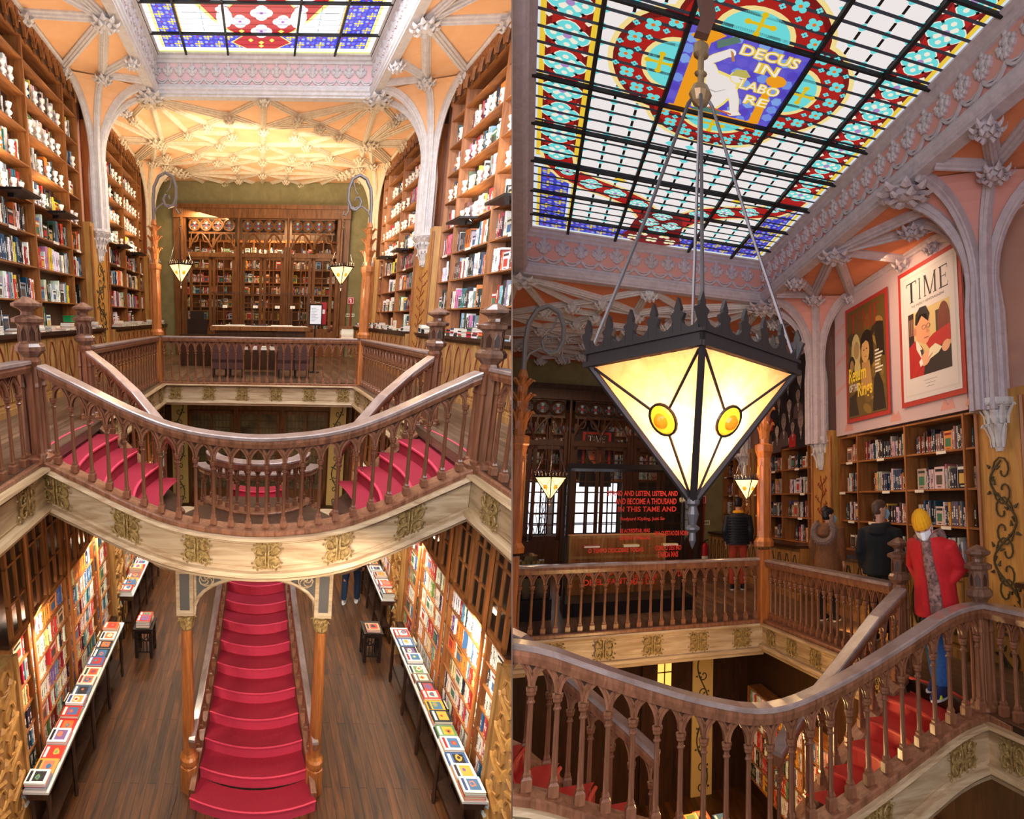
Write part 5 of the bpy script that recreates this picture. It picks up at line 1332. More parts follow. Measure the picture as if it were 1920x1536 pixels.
# ================================================================ DIM HALL
H = HB; C0 = 1.68; Q = .82
def scale_kit(k, q, dx=0, mats=None):
    n = Kit()
    for nm, mb, par, lab in k.p:
        m = MB(mb.mats if not mats else [mats.get(x, x) for x in mb.mats]); m.v = [(v[0]*q+dx, v[1]*q, v[2]*q) for v in mb.v]; m.f, m.mi, m.fc, m.sm = mb.f, mb.mi, mb.fc, mb.sm
        n.part(nm, m, par, lab)
    return n
LZ = -3.7; YE = 16.2; CB = 5.3; WB = 5.0
g = poly_floor('f', [[(3.68, 2.2), (5.3, 2.2), (5.3, 9.0), (3.68, 9.0)], [(-1.5, 9.0), (5.3, 9.0), (5.3, 17.9), (-1.5, 17.9)]], 0, 'gallery_floor')
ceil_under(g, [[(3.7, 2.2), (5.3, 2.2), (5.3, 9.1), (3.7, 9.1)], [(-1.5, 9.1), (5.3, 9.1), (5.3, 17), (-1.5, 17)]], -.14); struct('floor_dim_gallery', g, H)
b = MB('lower_floor'); b.box((-2, 1.5, LZ-.1), (5.3, 17, LZ)); struct('floor_dim_lower', b, H)
b = MB('pink_plaster'); b.box((5.5, 1.5, 0), (5.65, 17, 5.4)); struct('wall_dim_side', b, H)
b = MB('green_wall'); b.box((3.9, YE, 0), (5.3, YE+.15, 5.4)); b.box((-1.5, YE, 4.5), (3.9, YE+.15, 5.4)); struct('wall_dim_end', b, H)
b = MB('dark_wood'); b.box((4.3, 2, LZ), (4.4, 12.2, -.14)); b.box((-2, 12.1, LZ), (4.4, 12.2, -.14)); struct('wall_dim_lower', b, H)
b = MB('dusk_plaster' if 'dusk_plaster' in MATS else mat('dusk_plaster', (222, 138, 96), .8, (206, 122, 82), (2, 2, 2), 1).name)
BX0, BX1, BY = -.23, 3.75, 9.87
for q in ([(BX1, 1.5), (5.4, 1.5), (5.4, BY), (BX1, BY)], [(-1.5, BY), (5.4, BY), (5.4, 17.9), (-1.5, 17.9)], [(-1.5, 1.5), (BX0, 1.5), (BX0, BY), (-1.5, BY)]):
    b.prism(q, lambda u, v: (u, v, CB), lambda u, v: (u, v, CB+.1))
struct('ceiling_dim', b, H)
GB = 6.02
mat('lilac_plaster', (196, 180, 184), .7, (176, 160, 164), (9, 9, 9), 1); mat('rose_plaster', (214, 150, 138), .8)
b = MB(['rose_plaster', 'lilac_plaster']); path = [(BX0, 1.5, 0), (BX0, BY, 0), (BX1, BY, 0), (BX1, 1.5, 0)]
b.sweep(path, [(0, CB+.08), (0, GB), (-.1, GB), (-.1, CB+.08)]); b.mat('lilac_plaster')
b.sweep(path, [(-.13, CB-.05), (-.13, CB+.02), (-.1, CB+.08), (0, CB+.1), (0, CB+.17), (.03, CB+.15), (.03, CB+.12), (.06, CB+.1), (.06, CB+.06), (.04, CB+.035), (.04, CB-.01), (.016, CB-.025), (.016, CB-.05)])
b.sweep(path, [(0, GB-.15), (.025, GB-.14), (.025, GB-.1), (.06, GB-.08), (.06, GB-.04), (.1, GB-.025), (.1, GB+.02), (0, GB+.02)])
lace(b, lambda s, z, n=0: (BX0+s, BY-n, z), 0.0, BX1-BX0, CB+.17, GB-.16, 14)
lace(b, lambda s, z, n=0: (BX1-n, BY-s, z), 0.1, 7.3, CB+.17, GB-.16, 24)
lace(b, lambda s, z, n=0: (BX0+n, BY-s, z), 0.1, 7.3, CB+.17, GB-.16, 24)
struct('trim_96', b, H)
# big stained glass, seen from below: u across, v along the hall
gf = lambda u, v, n=0: (u, v, GB-n)
gk = Kit(); m = MB('glass_lit_dim'); ld = []
WHT = (250, 242, 240); TQ = (112, 226, 226); RD = (176, 30, 26); RD2 = (120, 20, 22); YL = (246, 206, 60); CRM = (252, 228, 150)
rect(m, gf, BX0, 1.6, BX1, BY, 0, (226, 236, 246))
for a, c, y0_, y1_ in ((.42, 1.14, 1.6, 9.4), (1.14, 2.38, 1.6, 4.1), (1.14, 2.38, 6.9, 9.4), (2.38, 3.13, 1.6, 9.4), (1.14, 2.38, 4.0, 7.0)):
    hex_field(m, ld, gf, a, y0_, c, y1_, .0006, .25, .21, WHT, TQ, False, .25)
def medallion(cx, cy, rx, ry, z, ang=0):
    for rr, c in ((1.12, (250, 244, 226)), (1.0, TQ)):
        for k in range(4):
            a = ang+k*pi/2; disc(m, gf, cx+rx*.46*cos(a), cy+ry*.46*sin(a), rx*.52*rr, z+(.001 if rr == 1 else 0), c, 12, ry*.52*rr)
    for k in range(4):
        a = ang+pi/4+k*pi/2; m.col((250, 244, 226)); p = lambda r_, t: gf(cx+rx*r_*cos(a+t), cy+ry*r_*sin(a+t), z+.002)
        m.quad(p(.22, -.5), p(.55, -.3), p(.62, 0), p(.55, .3), p(.22, .5))
        a = ang+k*pi/2; m.quad(*[gf(cx+rx*(.62*cos(a)+.16*cos(t)), cy+ry*(.62*sin(a)+.16*sin(t)), z+.002) for t in np.linspace(0, 6.28, 7)[:-1]])
    disc(m, gf, cx, cy, rx*.2, z+.003, (176, 140, 200), 10, ry*.2)
    for k in range(4): a = ang+pi/4+k*pi/2; ld.append(((cx, cy), (cx+rx*.9*cos(a), cy+ry*.9*sin(a))))
def band(x0, x1, y0_, y1_, xm, cys):
    rect(m, gf, x0, y0_, x1, y1_, .0015, RD2); rect(m, gf, x0+.05, y0_, x1-.05, y1_, .0018, RD)
    rect(m, gf, x0-.05, y0_, x0, y1_, .002, YL); rect(m, gf, x1, y0_, x1+.05, y1_, .002, YL)
    for y in cys:
        medallion(xm, y, .2, .19, .0025)
        for e in (-1, 1): disc(m, gf, xm+e*.17, y+.2, .035, .003, (250, 240, 214), 4)
band(-.06, .33, 1.6, 7.62, .13, [7.47-.41*i for i in range(14)])
band(3.18, 3.57, 1.6, 7.4, 3.375, [7.36-.405*i for i in range(14)])
# blue corners and end border
blue_field(m, ld, gf, -.04, 9.38, 3.55, 9.72, .0014, .17, 21)
blue_field(m, ld, gf, -.04, 7.9, .32, 9.4, .0014, .16, 22); blue_field(m, ld, gf, 3.2, 7.75, 3.55, 9.4, .0014, .16, 23)
rect(m, gf, BX0, 9.76, BX1, BY, .002, (226, 232, 200))
for x in (-.08, .36, 3.16, 3.57): rect(m, gf, x, 7.9, x+.04, 9.72, .0024, YL)
# curved red band across the end
def arcband(pts, w, z, c, cr):
    P = [np.array(p) for p in pts]
    def off(i, d):
        t = P[min(i+1, len(P)-1)]-P[max(i-1, 0)]; t = t/np.linalg.norm(t); return P[i]+np.array([-t[1], t[0]])*d
    for i in range(len(P)-1):
        for d0, d1, cc, zz in ((-w-.045, -w, CRM, z+.0003), (w, w+.045, CRM, z+.0003), (-w, w, c, z)):
            m.col(cc); m.quad(gf(*off(i, d0), zz), gf(*off(i+1, d0), zz), gf(*off(i+1, d1), zz), gf(*off(i, d1), zz))
cx0 = 1.7
left = [(.14, 7.5), (.18, 7.75), (.33, 7.98), (.6, 8.13), (.95, 8.26), (1.25, 8.42), (1.45, 8.68), (1.6, 8.95)]
right = [(2*cx0-u+.12, v) for u, v in left]
for pts in (left, right): arcband(pts, .17, .0032, RD, 0)
for u, v in ((.28, 7.86), (.6, 8.12), (.94, 8.26), (1.28, 8.46), (1.7, 8.72), (1.55, 8.98), (1.9, 9.0), (1.72, 9.2)): medallion(u, v, .15, .13, .0045); 
for u, v in ((3.2, 7.86), (2.88, 8.12), (2.54, 8.26), (2.2, 8.46)): medallion(u, v, .15, .13, .0045)
fan(m, gf, [(cx0-.5, 9.62), (cx0-.28, 9.76), (cx0, 9.8), (cx0+.28, 9.76), (cx0+.5, 9.62), (cx0+.42, 9.4), (cx0+.38, 9.0), (cx0+.3, 8.7), (cx0, 8.55), (cx0-.3, 8.7), (cx0-.38, 9.0), (cx0-.42, 9.4)], .004, RD2)
for u, v in ((cx0, 9.3), (cx0-.18, 9.4), (cx0+.18, 9.4), (cx0, 9.6), (cx0-.3, 9.6), (cx0+.3, 9.6)): flower(m, gf, u, v, .11, .005, 4, (250, 236, 200), (246, 206, 40), pi/4)
for u, v in ((.95, 7.9), (2.6, 7.9)): fan(m, gf, [(u-.1, v), (u-.05, v-.06), (u, v-.18), (u+.05, v-.06), (u+.12, v), (u+.03, v+.04)], .004, YL)
# centre: four red lobes round a square picture
sx0, sx1, sy0, sy1 = 1.14, 2.36, 4.8, 6.1; mx_, my_ = (sx0+sx1)/2, (sy0+sy1)/2
for (lx, ly, rx, ry) in ((sx0, my_, .64, .78), (sx1, my_-.05, .64, .78), (mx_, sy0, .78, .72), (mx_, sy1, .78, .56)):
    disc(m, gf, lx, ly, rx, .005, CRM, 40, ry); disc(m, gf, lx, ly, rx-.05, .0055, RD2, 40, ry-.05); disc(m, gf, lx, ly, rx-.1, .0057, RD, 40, ry-.14)
for (lx, ly, rx, ry, a0) in ((sx0, my_, .64, .78, pi), (sx1, my_-.05, .64, .78, 0), (mx_, sy0, .78, .72, -pi/2), (mx_, sy1, .78, .56, pi/2)):
    disc(m, gf, lx, ly, rx*.5, .006, CRM, 30, ry*.5); disc(m, gf, lx, ly, rx*.43, .0065, TQ, 30, ry*.43)
    for k in range(7):
        a = a0-1.35+2.7*k/6; flower(m, gf, lx+rx*.74*cos(a), ly+ry*.74*sin(a), .085, .007, 4, TQ, (240, 120, 30), pi/4)
        a += .22; 
        if k < 6:
            for q in (.6, .88): flower(m, gf, lx+rx*q*cos(a), ly+ry*q*sin(a), .036, .007, 4, TQ, (40, 90, 130), 0)
    ux, uy = lx+rx*.22*cos(a0), ly+ry*.22*sin(a0)
    m.col((232, 196, 30)); 
    for (p, q) in ((.12, .018), (.018, .12)): m.quad(gf(ux-p, uy-q, .008), gf(ux+p, uy-q, .008), gf(ux+p, uy+q, .008), gf(ux-p, uy+q, .008))
    for e in ((-.12, 0), (.12, 0), (0, -.12), (0, .12)): disc(m, gf, ux+e[0], uy+e[1], .035, .0085, (232, 196, 30), 7)
rect(m, gf, sx0, sy0, sx1, sy1, .009, (92, 84, 208))
rr_ = random.Random(4)
for i in range(9):
    for j in range(9):
        u, v = sx0+(sx1-sx0)*(i+.5)/9, sy0+(sy1-sy0)*(j+.5)/9; m.col(rr_.choice([(118, 150, 232), (104, 92, 210), (86, 70, 196), (130, 168, 236)])); a = rr_.random()
        m.quad(*[gf(u+.066*cos(a+t)*(1 if t < 4 else .8), v+.07*sin(a+t), .0095) for t in np.linspace(0, 6.28, 7)[:-1]])
# picture frame runs: local picture coords p in 0..1 (reader's left->right = across, top = near side)
pu = lambda p, q, n: gf(sx0+(sx1-sx0)*p, sy0+(sy1-sy0)*(1-q) if 0 else sy1-(sy1-sy0)*q, n)
ORG = (246, 160, 30)
def pp(pts, z, c): m.col(c); m.quad(*[pu(p, q, z) for p, q in pts])
pp([(.1, .02), (.24, .02), (.2, .98), (.1, .98)], .0105, ORG); pp([(.04, .86), (.14, .98), (.3, .94), (.16, .78)], .0105, ORG)
pp([(.02, -.04), (.9, -.04), (.86, .06), (.06, .06)], .0105, ORG); pp([(.8, .05), (.9, .05), (.84, .55), (.78, .5)], .0105, ORG); fan(m, gf, [tuple(pu(.84+.09*cos(t), .62+.07*sin(t), 0)[:2]) for t in np.linspace(0, 6.28, 12)[:-1]], .0105, ORG)
SK = (244, 234, 230); OUT = (250, 226, 120)
fig = [[(.27, .12), (.44, .1), (.5, .22), (.55, .38), (.54, .47), (.46, .53), (.36, .55), (.27, .5), (.3, .36), (.25, .24)], [(.27, .5), (.36, .55), (.3, .63), (.22, .66), (.18, .62)], [(.18, .62), (.23, .6), (.32, .68), (.38, .75), (.34, .8), (.26, .73)], [(.5, .46), (.56, .42), (.62, .3), (.66, .17), (.6, .14), (.56, .24), (.51, .34)], [(.54, .12), (.66, .16), (.7, .12), (.62, .08)]]
for sc in (1,):
    for poly in fig:
        c = np.mean(poly, axis=0); pp([tuple(c+(np.array(p)-c)*1.16) for p in poly], .0112, OUT); pp(poly, .0118, SK)
m.col(SK); disc(m, lambda u, v, z: pu(u, v, z), .525, .56, .075, .0119, OUT, 12); disc(m, lambda u, v, z: pu(u, v, z), .525, .555, .06, .012, SK, 12); pp([(.55, .53), (.6, .5), (.56, .5)], .0121, SK); pp([(.53, .555), (.56, .55), (.56, .54)], .0126, (60, 60, 70)); pp([(.3, .36), (.4, .34), (.48, .4), (.47, .385), (.4, .325), (.3, .345)], .0126, (190, 180, 180)); m.col((190, 180, 100)); pp([(.46, .56), (.48, .64), (.56, .66), (.62, .6), (.58, .57), (.5, .57)], .0125, (196, 184, 96))
disc(m, lambda u, v, z: pu(u, v, z), .38, .79, .045, .0122, SK, 9); pp([(.27, .8), (.42, .92), (.38, .97), (.24, .87)], .0126, (90, 124, 110)); pp([(.37, .82), (.4, .8), (.44, .72), (.42, .71)], .0127, (196, 130, 60))
pp([(.26, .05), (.5, .06), (.54, .12), (.3, .13)], .0128, (80, 124, 110)); pp([(.4, .12), (.62, .09), (.62, .11), (.4, .14)], .013, (220, 90, 40))
# lettering
def text_poly(txt, size=1.0, ext=0.0):
    cu = bpy.data.curves.new('t', 'FONT'); cu.body = txt; cu.size = size; cu.offset = ext; cu.resolution_u = 3; cu.fill_mode = 'FRONT'
    o = bpy.data.objects.new('t', cu); COL.objects.link(o); dg = bpy.context.evaluated_depsgraph_get(); dg.update()
    me = bpy.data.meshes.new_from_object(o.evaluated_get(dg)); V = [tuple(v.co[:2]) for v in me.vertices]; F = [tuple(p.vertices) for p in me.polygons]
    bpy.data.objects.remove(o); bpy.data.curves.remove(cu); bpy.data.meshes.remove(me); return V, F
TC = {}
def text(m, f, txt, x, y, h, w, z, c, bold=0.0, slant=0):
    """text fitted into a w x h box whose lower left corner is (x, y) of plane map f(u,v,n)"""
    key = (txt, bold)
    if key not in TC: TC[key] = text_poly(txt, 1.0, bold)
    V, F = TC[key]
    if not V: return
    xs = [v[0] for v in V]; ys = [v[1] for v in V]; sx_, sy_ = w/(max(xs)-min(xs)), h/(max(ys)-min(ys)); m.col(c)
    b0 = m.P([f(x+(v[0]-min(xs))*sx_+slant*(v[1]-min(ys))*sy_, y+(v[1]-min(ys))*sy_, z) for v in V])
    for q in F: m.F([b0+i for i in q])
pf = lambda u, v, n=0: pu(u, v, n)
for t, x, y, w in (('DECUS', .44, .8, .5), ('IN', .62, .66, .2), ('LABO', .56, .44, .36), ('RE', .66, .28, .22)):
    text(m, pf, t, x, y, .12, w, .0135, (246, 206, 50), .07); text(m, pf, t, x+.006, y+.01, .1, w-.012, .0142, (250, 246, 232), .0)
gk.part('glass', m)
gk.part('glazing_bar', bars(gf, [.4, 1.14, 2.37, 3.14], [3.75, 4.8, 6.06, 6.9, 7.73, 8.53, 9.28], 1.6, BY, BX0, BX1, .02))
rows = [((BX0, 1.6+.21*k), (BX1, 1.6+.21*k)) for k in range(39)]
lb = leads(gf, ld, .0035, .0148, 'lead'); lb.add(leads(gf, rows, .0065, .02, 'lead_grey')); gk.part('lead_came', lb)
r = gk.put('window_2', H, (0, 0, 0), 'large stained glass skylight with red lobes around a lettered blacksmith picture', None); r['kind'] = 'structure'

# ribs
rib_net(HB, 1.76, .8, 9.87, .84, CB, 'net of moulded ribs with leaf bosses on the dusky ceiling of the dim hall', 'trim_97', bright=False)
side_ribs(HB, 1.76, 3.24, 2.0, CB, (9.85, 5.45), 4.25, 'trim_98', 'lilac_plaster', None, sgs=(1,), web='rose_plaster')

# bookcases, banner and posters on the right wall
LB = [.98, 1.44, 1.91, 2.4]
SB = [([5.82, 6.13, 7.4, 8.76, 9.36], 'near'), ([10.3, 10.65, 11.93, 13.2, 13.6], 'middle'), ([14.4, 15.2, 16.1], 'far'), ([3.2, 4.2, 4.95], 'nearest')]
for ys, pos in SB:
    bookcase(HB, 5.0, 1, ys, LB, 2.83, 'brown bookcase with deep corners, %s one on the dim hall right wall' % pos, depth=.36)
    for li, z in enumerate(LB):
        for bi, (a, c) in enumerate(zip(ys, ys[1:])):
            w = 'on the %s bookcase of the dim hall, %s shelf' % (pos, ['counter', 'second', 'third', 'top'][li])
            full = R.uniform(.75, 1) if li else R.uniform(.3, .6)
            st = a+(c-a)*R.choice([0, 0, .12]) 
            fill_shelf(HB, 5.0, 1, st+.03, c-.03, z+.002, .4, w, PALB, full, setback=.06, tmin=.025, tmax=.05)
    b = MB('shelf_wood'); L = ys[-1]-ys[0]
    k = Kit(); b = MB('cabinet_wood'); b.box((0, 0, 0), (.5, L, .9)); b.box((-.04, 0, 0), (.2, L, .1)); k.part('body', b)
    nd = max(2, round(L/.36)); d = L/nd
    for i in range(nd):
        m2 = MB(['cabinet_wood', 'vine_dark']); c0 = d*(i+.5); w = d*.42; m2.box((-.02, c0-w, .16), (0, c0+w, .84))
        for e in (-1, 1):
            m2.mat('vine_dark'); m2.tube([(-.028, c0+e*w*.1, .25), (-.028, c0+e*w*.6, .42), (-.028, c0+e*w*.6, .6), (-.028, c0+e*w*.15, .78)], .01, 4); m2.mat('cabinet_wood'); m2.tube([(-.02, c0+e*w, .16), (-.02, c0+e*w, .84)], .02, 4)
        k.part('door', m2)
    b = MB('counter_dark'); b.box((-.08, 0, .9), (.5, L, .95)); k.part('counter_top', b)
    k.put('cabinet', HB, (4.66, ys[0], 0), 'gothic panelled base cabinet under the %s bookcase of the dim hall' % pos, 'cabinet')
    for a, c in zip(ys, ys[1:]):
        if c-a < .4: continue
        for zi in (1, 2, 3):
            b = MB('pages'); b.box((-.006, 0, 0), (0, .2, .04)); single('shelf_label', b, HB, (4.985, a+(c-a)*R.uniform(.1, .7), LB[zi]-.045), 'small pale label on the %s dim hall bookcase shelf edges' % pos, 'label', 'shelf labels on the %s dim hall bookcase' % pos)
for y, nm in ((9.87, 'farther'), (5.4, 'nearer'), (14.0, 'farthest')):
    pilaster(HB, 4.9, y, 1, '%s lilac clustered pilaster with leafy capital on the dim hall wall' % nm, 4.4, 2.3, 2.88, w=.22, panel_w=.74 if y > 6 else .72, vine='vine_red' if y > 6 else 'vine_dark')
# printed banner boards
def banner(y1, w, z0, z1, lab, draw):
    m = MB('col'); f = lambda u, v, n=0: (-n, -u, v)
    m.col((204, 178, 182)); m.box((0, -w, 0), (.02, 0, z1-z0)); draw(m, f, w, z1-z0); single('wall_banner', m, HB, (4.98, y1, z0), lab, 'banner')
def R2(m, f, x0, y0, x1, y1, z, c): m.col(c); m.quad(f(x0, y0, z), f(x1, y0, z), f(x1, y1, z), f(x0, y1, z))
def PG(m, f, pts, z, c): m.col(c); cc = (sum(p[0] for p in pts)/len(pts), sum(p[1] for p in pts)/len(pts)); [m.quad(f(*cc, z), f(*a, z), f(*b_, z)) for a, b_ in zip(pts, pts[1:]+pts[:1])]
def EL(m, f, cx, cy, rx, ry, z, c, n=18, rot=0): PG(m, f, [(cx+rx*cos(t)*cos(rot)-ry*sin(t)*sin(rot), cy+rx*cos(t)*sin(rot)+ry*sin(t)*cos(rot)) for t in np.linspace(0, 2*pi, n+1)[:-1]], z, c)
def d1(m, f, w, h):
    for x in (.3, 1.7, 2.9, 3.4): PG(m, f, [(x, .05), (x+.1, .22), (x+.16, .1), (x+.24, .2), (x+.3, .05)], .002, (214, 150, 140))
    for y in (.7, 1.2, 1.75): PG(m, f, [(0, y), (.55, y+.2), (.55, y+.26), (0, y+.08)], .002, (214, 160, 156)); PG(m, f, [(w-.5, y-.1), (w, y+.12), (w, y+.22), (w-.5, y)], .002, (220, 168, 160))
banner(9.44, 3.44, 2.86, 5.25, 'long rose banner board above the near dim hall bookcase', d1)
def head(m, f, cx, cy, s, z, skin, hair, suit, seed=0):
    r_ = random.Random(seed)
    PG(m, f, [(cx-s*1.5, cy-s*3.2), (cx-s*1.4, cy-s*1.7), (cx-s*.4, cy-s*1.1), (cx+s*.4, cy-s*1.1), (cx+s*1.4, cy-s*1.7), (cx+s*1.5, cy-s*3.2)], z, suit)
    PG(m, f, [(cx-s*.3, cy-s*1.1), (cx+s*.3, cy-s*1.1), (cx+s*.05, cy-s*2.3)], z+.0004, (222, 214, 206)); PG(m, f, [(cx-s*.06, cy-s*1.2), (cx+s*.08, cy-s*1.2), (cx+s*.08, cy-s*2), (cx-s*.04, cy-s*2)], z+.0006, (40, 34, 36))
    R2(m, f, cx-s*.3, cy-s*1.3, cx+s*.3, cy-s*.5, z+.0005, tuple(int(v*.85) for v in skin)); EL(m, f, cx, cy+s*.12, s*.82, s*1.08, z+.0008, hair); EL(m, f, cx, cy-s*.08, s*.68, s*.92, z+.001, skin)
    PG(m, f, [(cx-s*.7, cy+s*.2), (cx-s*.6, cy+s*.85), (cx+s*.1, cy+s*1.1), (cx+s*.7, cy+s*.7), (cx+s*.7, cy+s*.2), (cx+s*.4, cy+s*.55), (cx-s*.4, cy+s*.6)], z+.0013, hair)
    for e in (-1, 1): EL(m, f, cx+e*s*.28, cy+s*.05, s*.12, s*.06, z+.0016, (40, 30, 30), 8); R2(m, f, cx+e*s*.28-s*.15, cy+s*.17, cx+e*s*.28+s*.15, cy+s*.23, z+.0016, hair)
    PG(m, f, [(cx-s*.05, cy+s*.05), (cx+s*.12, cy-s*.3), (cx-s*.08, cy-s*.3)], z+.0015, tuple(int(v*.78) for v in skin)); R2(m, f, cx-s*.22, cy-s*.55, cx+s*.22, cy-s*.48, z+.0016, (110, 60, 56))
def d2(m, f, w, h):
    R2(m, f, .0, .12, w, h-.1, .002, (44, 34, 38)); r_ = random.Random(9)
    for j, (yy, n, s) in enumerate(((h-.5, 6, .15), (h-.95, 6, .15), (h-1.4, 7, .14))):
        for i in range(n): head(m, f, .22+(w-.35)*i/(n-1)+r_.uniform(-.06, .06), yy+r_.uniform(-.1, .1), s*r_.uniform(.85, 1.2), .003+j*.003+.0001*i, r_.choice([(196, 180, 172), (168, 150, 144), (150, 132, 128)]), r_.choice([(26, 20, 22), (60, 50, 50), (120, 110, 108)]), (170, 40, 36) if (i*5+j*3) % 7 in (1, 5) and j else r_.choice([(34, 28, 32), (58, 48, 50), (90, 74, 74)]), i*7+j)
banner(13.3, 2.95, 2.92, 4.75, 'crowd mural banner of suited people in grey and red', d2)
def serif(m, f, ch, x, y, w, h, z, c):
    t, s = w*.16, h*.05; bx = lambda a, b_, c_, d_: R2(m, f, x+a, y+b_, x+c_, y+d_, z, c)
    if ch == 'T': bx(w*.5-t*.6, 0, w*.5+t*.6, h); bx(0, h-s, w, h); bx(0, h*.82, s, h); bx(w-s, h*.82, w, h); bx(w*.3, 0, w*.7, s*.7)
    if ch == 'I': bx(w*.5-t*.6, 0, w*.5+t*.6, h); bx(w*.25, 0, w*.75, s*.7); bx(w*.25, h-s*.7, w*.75, h)
    if ch == 'M':
        bx(w*.06, 0, w*.12, h); bx(w*.82, 0, w*.94, h); PG(m, f, [(x+w*.06, y+h), (x+w*.2, y+h), (x+w*.52, y), (x+w*.44, y)], z+.0002, c); PG(m, f, [(x+w*.86, y+h), (x+w*.92, y+h), (x+w*.54, y), (x+w*.46, y)], z+.0002, c); bx(0, 0, w*.2, s*.7); bx(w*.72, 0, w, s*.7); bx(0, h-s*.7, w*.15, h); bx(w*.85, h-s*.7, w, h)
    if ch == 'E': bx(w*.1, 0, w*.1+t*1.1, h); bx(0, 0, w*.85, s); bx(0, h-s, w*.82, h); bx(w*.1, h*.5, w*.66, h*.5+s*.8); bx(w*.82, 0, w*.86, h*.2); bx(w*.78, h*.8, w*.82, h); bx(w*.62, h*.4, w*.66, h*.62)
def TIME(m, f, x, y, w, h, z, c):
    for ch, a, b_ in (('T', 0, .25), ('I', .27, .38), ('M', .42, .72), ('E', .77, 1.0)): serif(m, f, ch, x+w*a, y, w*(b_-a), h, z, c)
def poster(y1, w, z0, h, lab, draw, inner):
    k = Kit(); f = lambda u, v, n=0: (-n, -u, v); b = MB('col'); b.col((176, 52, 44)); b.box((-.012, -w, 0), (0, 0, h)); k.part('red_border', b)
    m = MB('col'); m.col(inner); m.box((-.018, -w+.07, .07), (-.012, -.07, h-.07)); draw(m, lambda u, v, n=0: f(u, v, n+.019), w, h); k.part('print', m); k.put('wall_poster', HB, (4.955, y1, z0), lab, 'poster')
def dA(m, f, w, h):
    R2(m, f, .07, .07, w-.07, h-.07, .0, (104, 80, 36)); r_ = random.Random(3)
    for i in range(26): EL(m, f, r_.uniform(.15, w-.2), r_.uniform(.15, h-.3), r_.uniform(.04, .12), r_.uniform(.06, .2), .0005+.00003*i, r_.choice([(138, 108, 46), (74, 56, 28), (120, 92, 40), (56, 42, 24), (160, 128, 60)]), 9, r_.uniform(0, 3))
    TIME(m, f, .17, h-.48, w-.34, .33, .002, (170, 40, 32))
    EL(m, f, .36, 1.15, .15, .3, .003, (206, 186, 130)); EL(m, f, .38, 1.17, .09, .15, .0035, (180, 146, 96)); EL(m, f, .22, .9, .12, .2, .0038, (60, 46, 30)); EL(m, f, .22, .93, .065, .1, .004, (168, 130, 84)); EL(m, f, .4, .86, .1, .15, .004, (214, 190, 120))
    EL(m, f, .7, 1.2, .2, .24, .0045, (40, 28, 20)); EL(m, f, .84, 1.05, .07, .22, .0046, (44, 30, 22)); EL(m, f, .66, 1.1, .125, .19, .005, (216, 168, 104)); PG(m, f, [(.52, 1.22), (.6, 1.36), (.8, 1.34), (.8, 1.2), (.72, 1.28), (.6, 1.24)], .0055, (40, 28, 20)); EL(m, f, .62, 1.12, .022, .01, .006, (30, 22, 20), 8); EL(m, f, .71, 1.13, .022, .01, .006, (30, 22, 20), 8); R2(m, f, .64, 1.0, .7, 1.012, .006, (150, 80, 60))
    PG(m, f, [(.55, .93), (.78, .93), (.86, .45), (.5, .5)], .0042, (190, 144, 84)); PG(m, f, [(1.0, 1.5), (1.2, 1.45), (1.22, .9), (1.02, 1.0), (.95, 1.3)], .003, (46, 34, 22)); PG(m, f, [(.85, .1), (.9, .6), (1.02, .72), (1.15, .5), (1.22, .1)], .0035, (40, 30, 22)); PG(m, f, [(.1, .1), (.12, .42), (.3, .45), (.42, .1)], .0032, (52, 40, 26))
    text(m, f, 'Return', .12, .66, .24, .55, .007, (246, 216, 60), .02); text(m, f, 'OF THE', .12, .5, .12, .3, .007, (236, 232, 224), .02); text(m, f, 'Rings', .4, .32, .3, .45, .0072, (246, 206, 60), .02)
    for q in range(7): R2(m, f, .95, 1.02-.055*q, .95+.12+.14*((q*3) % 4)/4, 1.035-.055*q+.012, .007, (226, 220, 206))
poster(8.98, 1.32, 3.03, 1.95, 'gold and brown TIME magazine cover poster reading Return of the Rings', dA, (104, 80, 36))
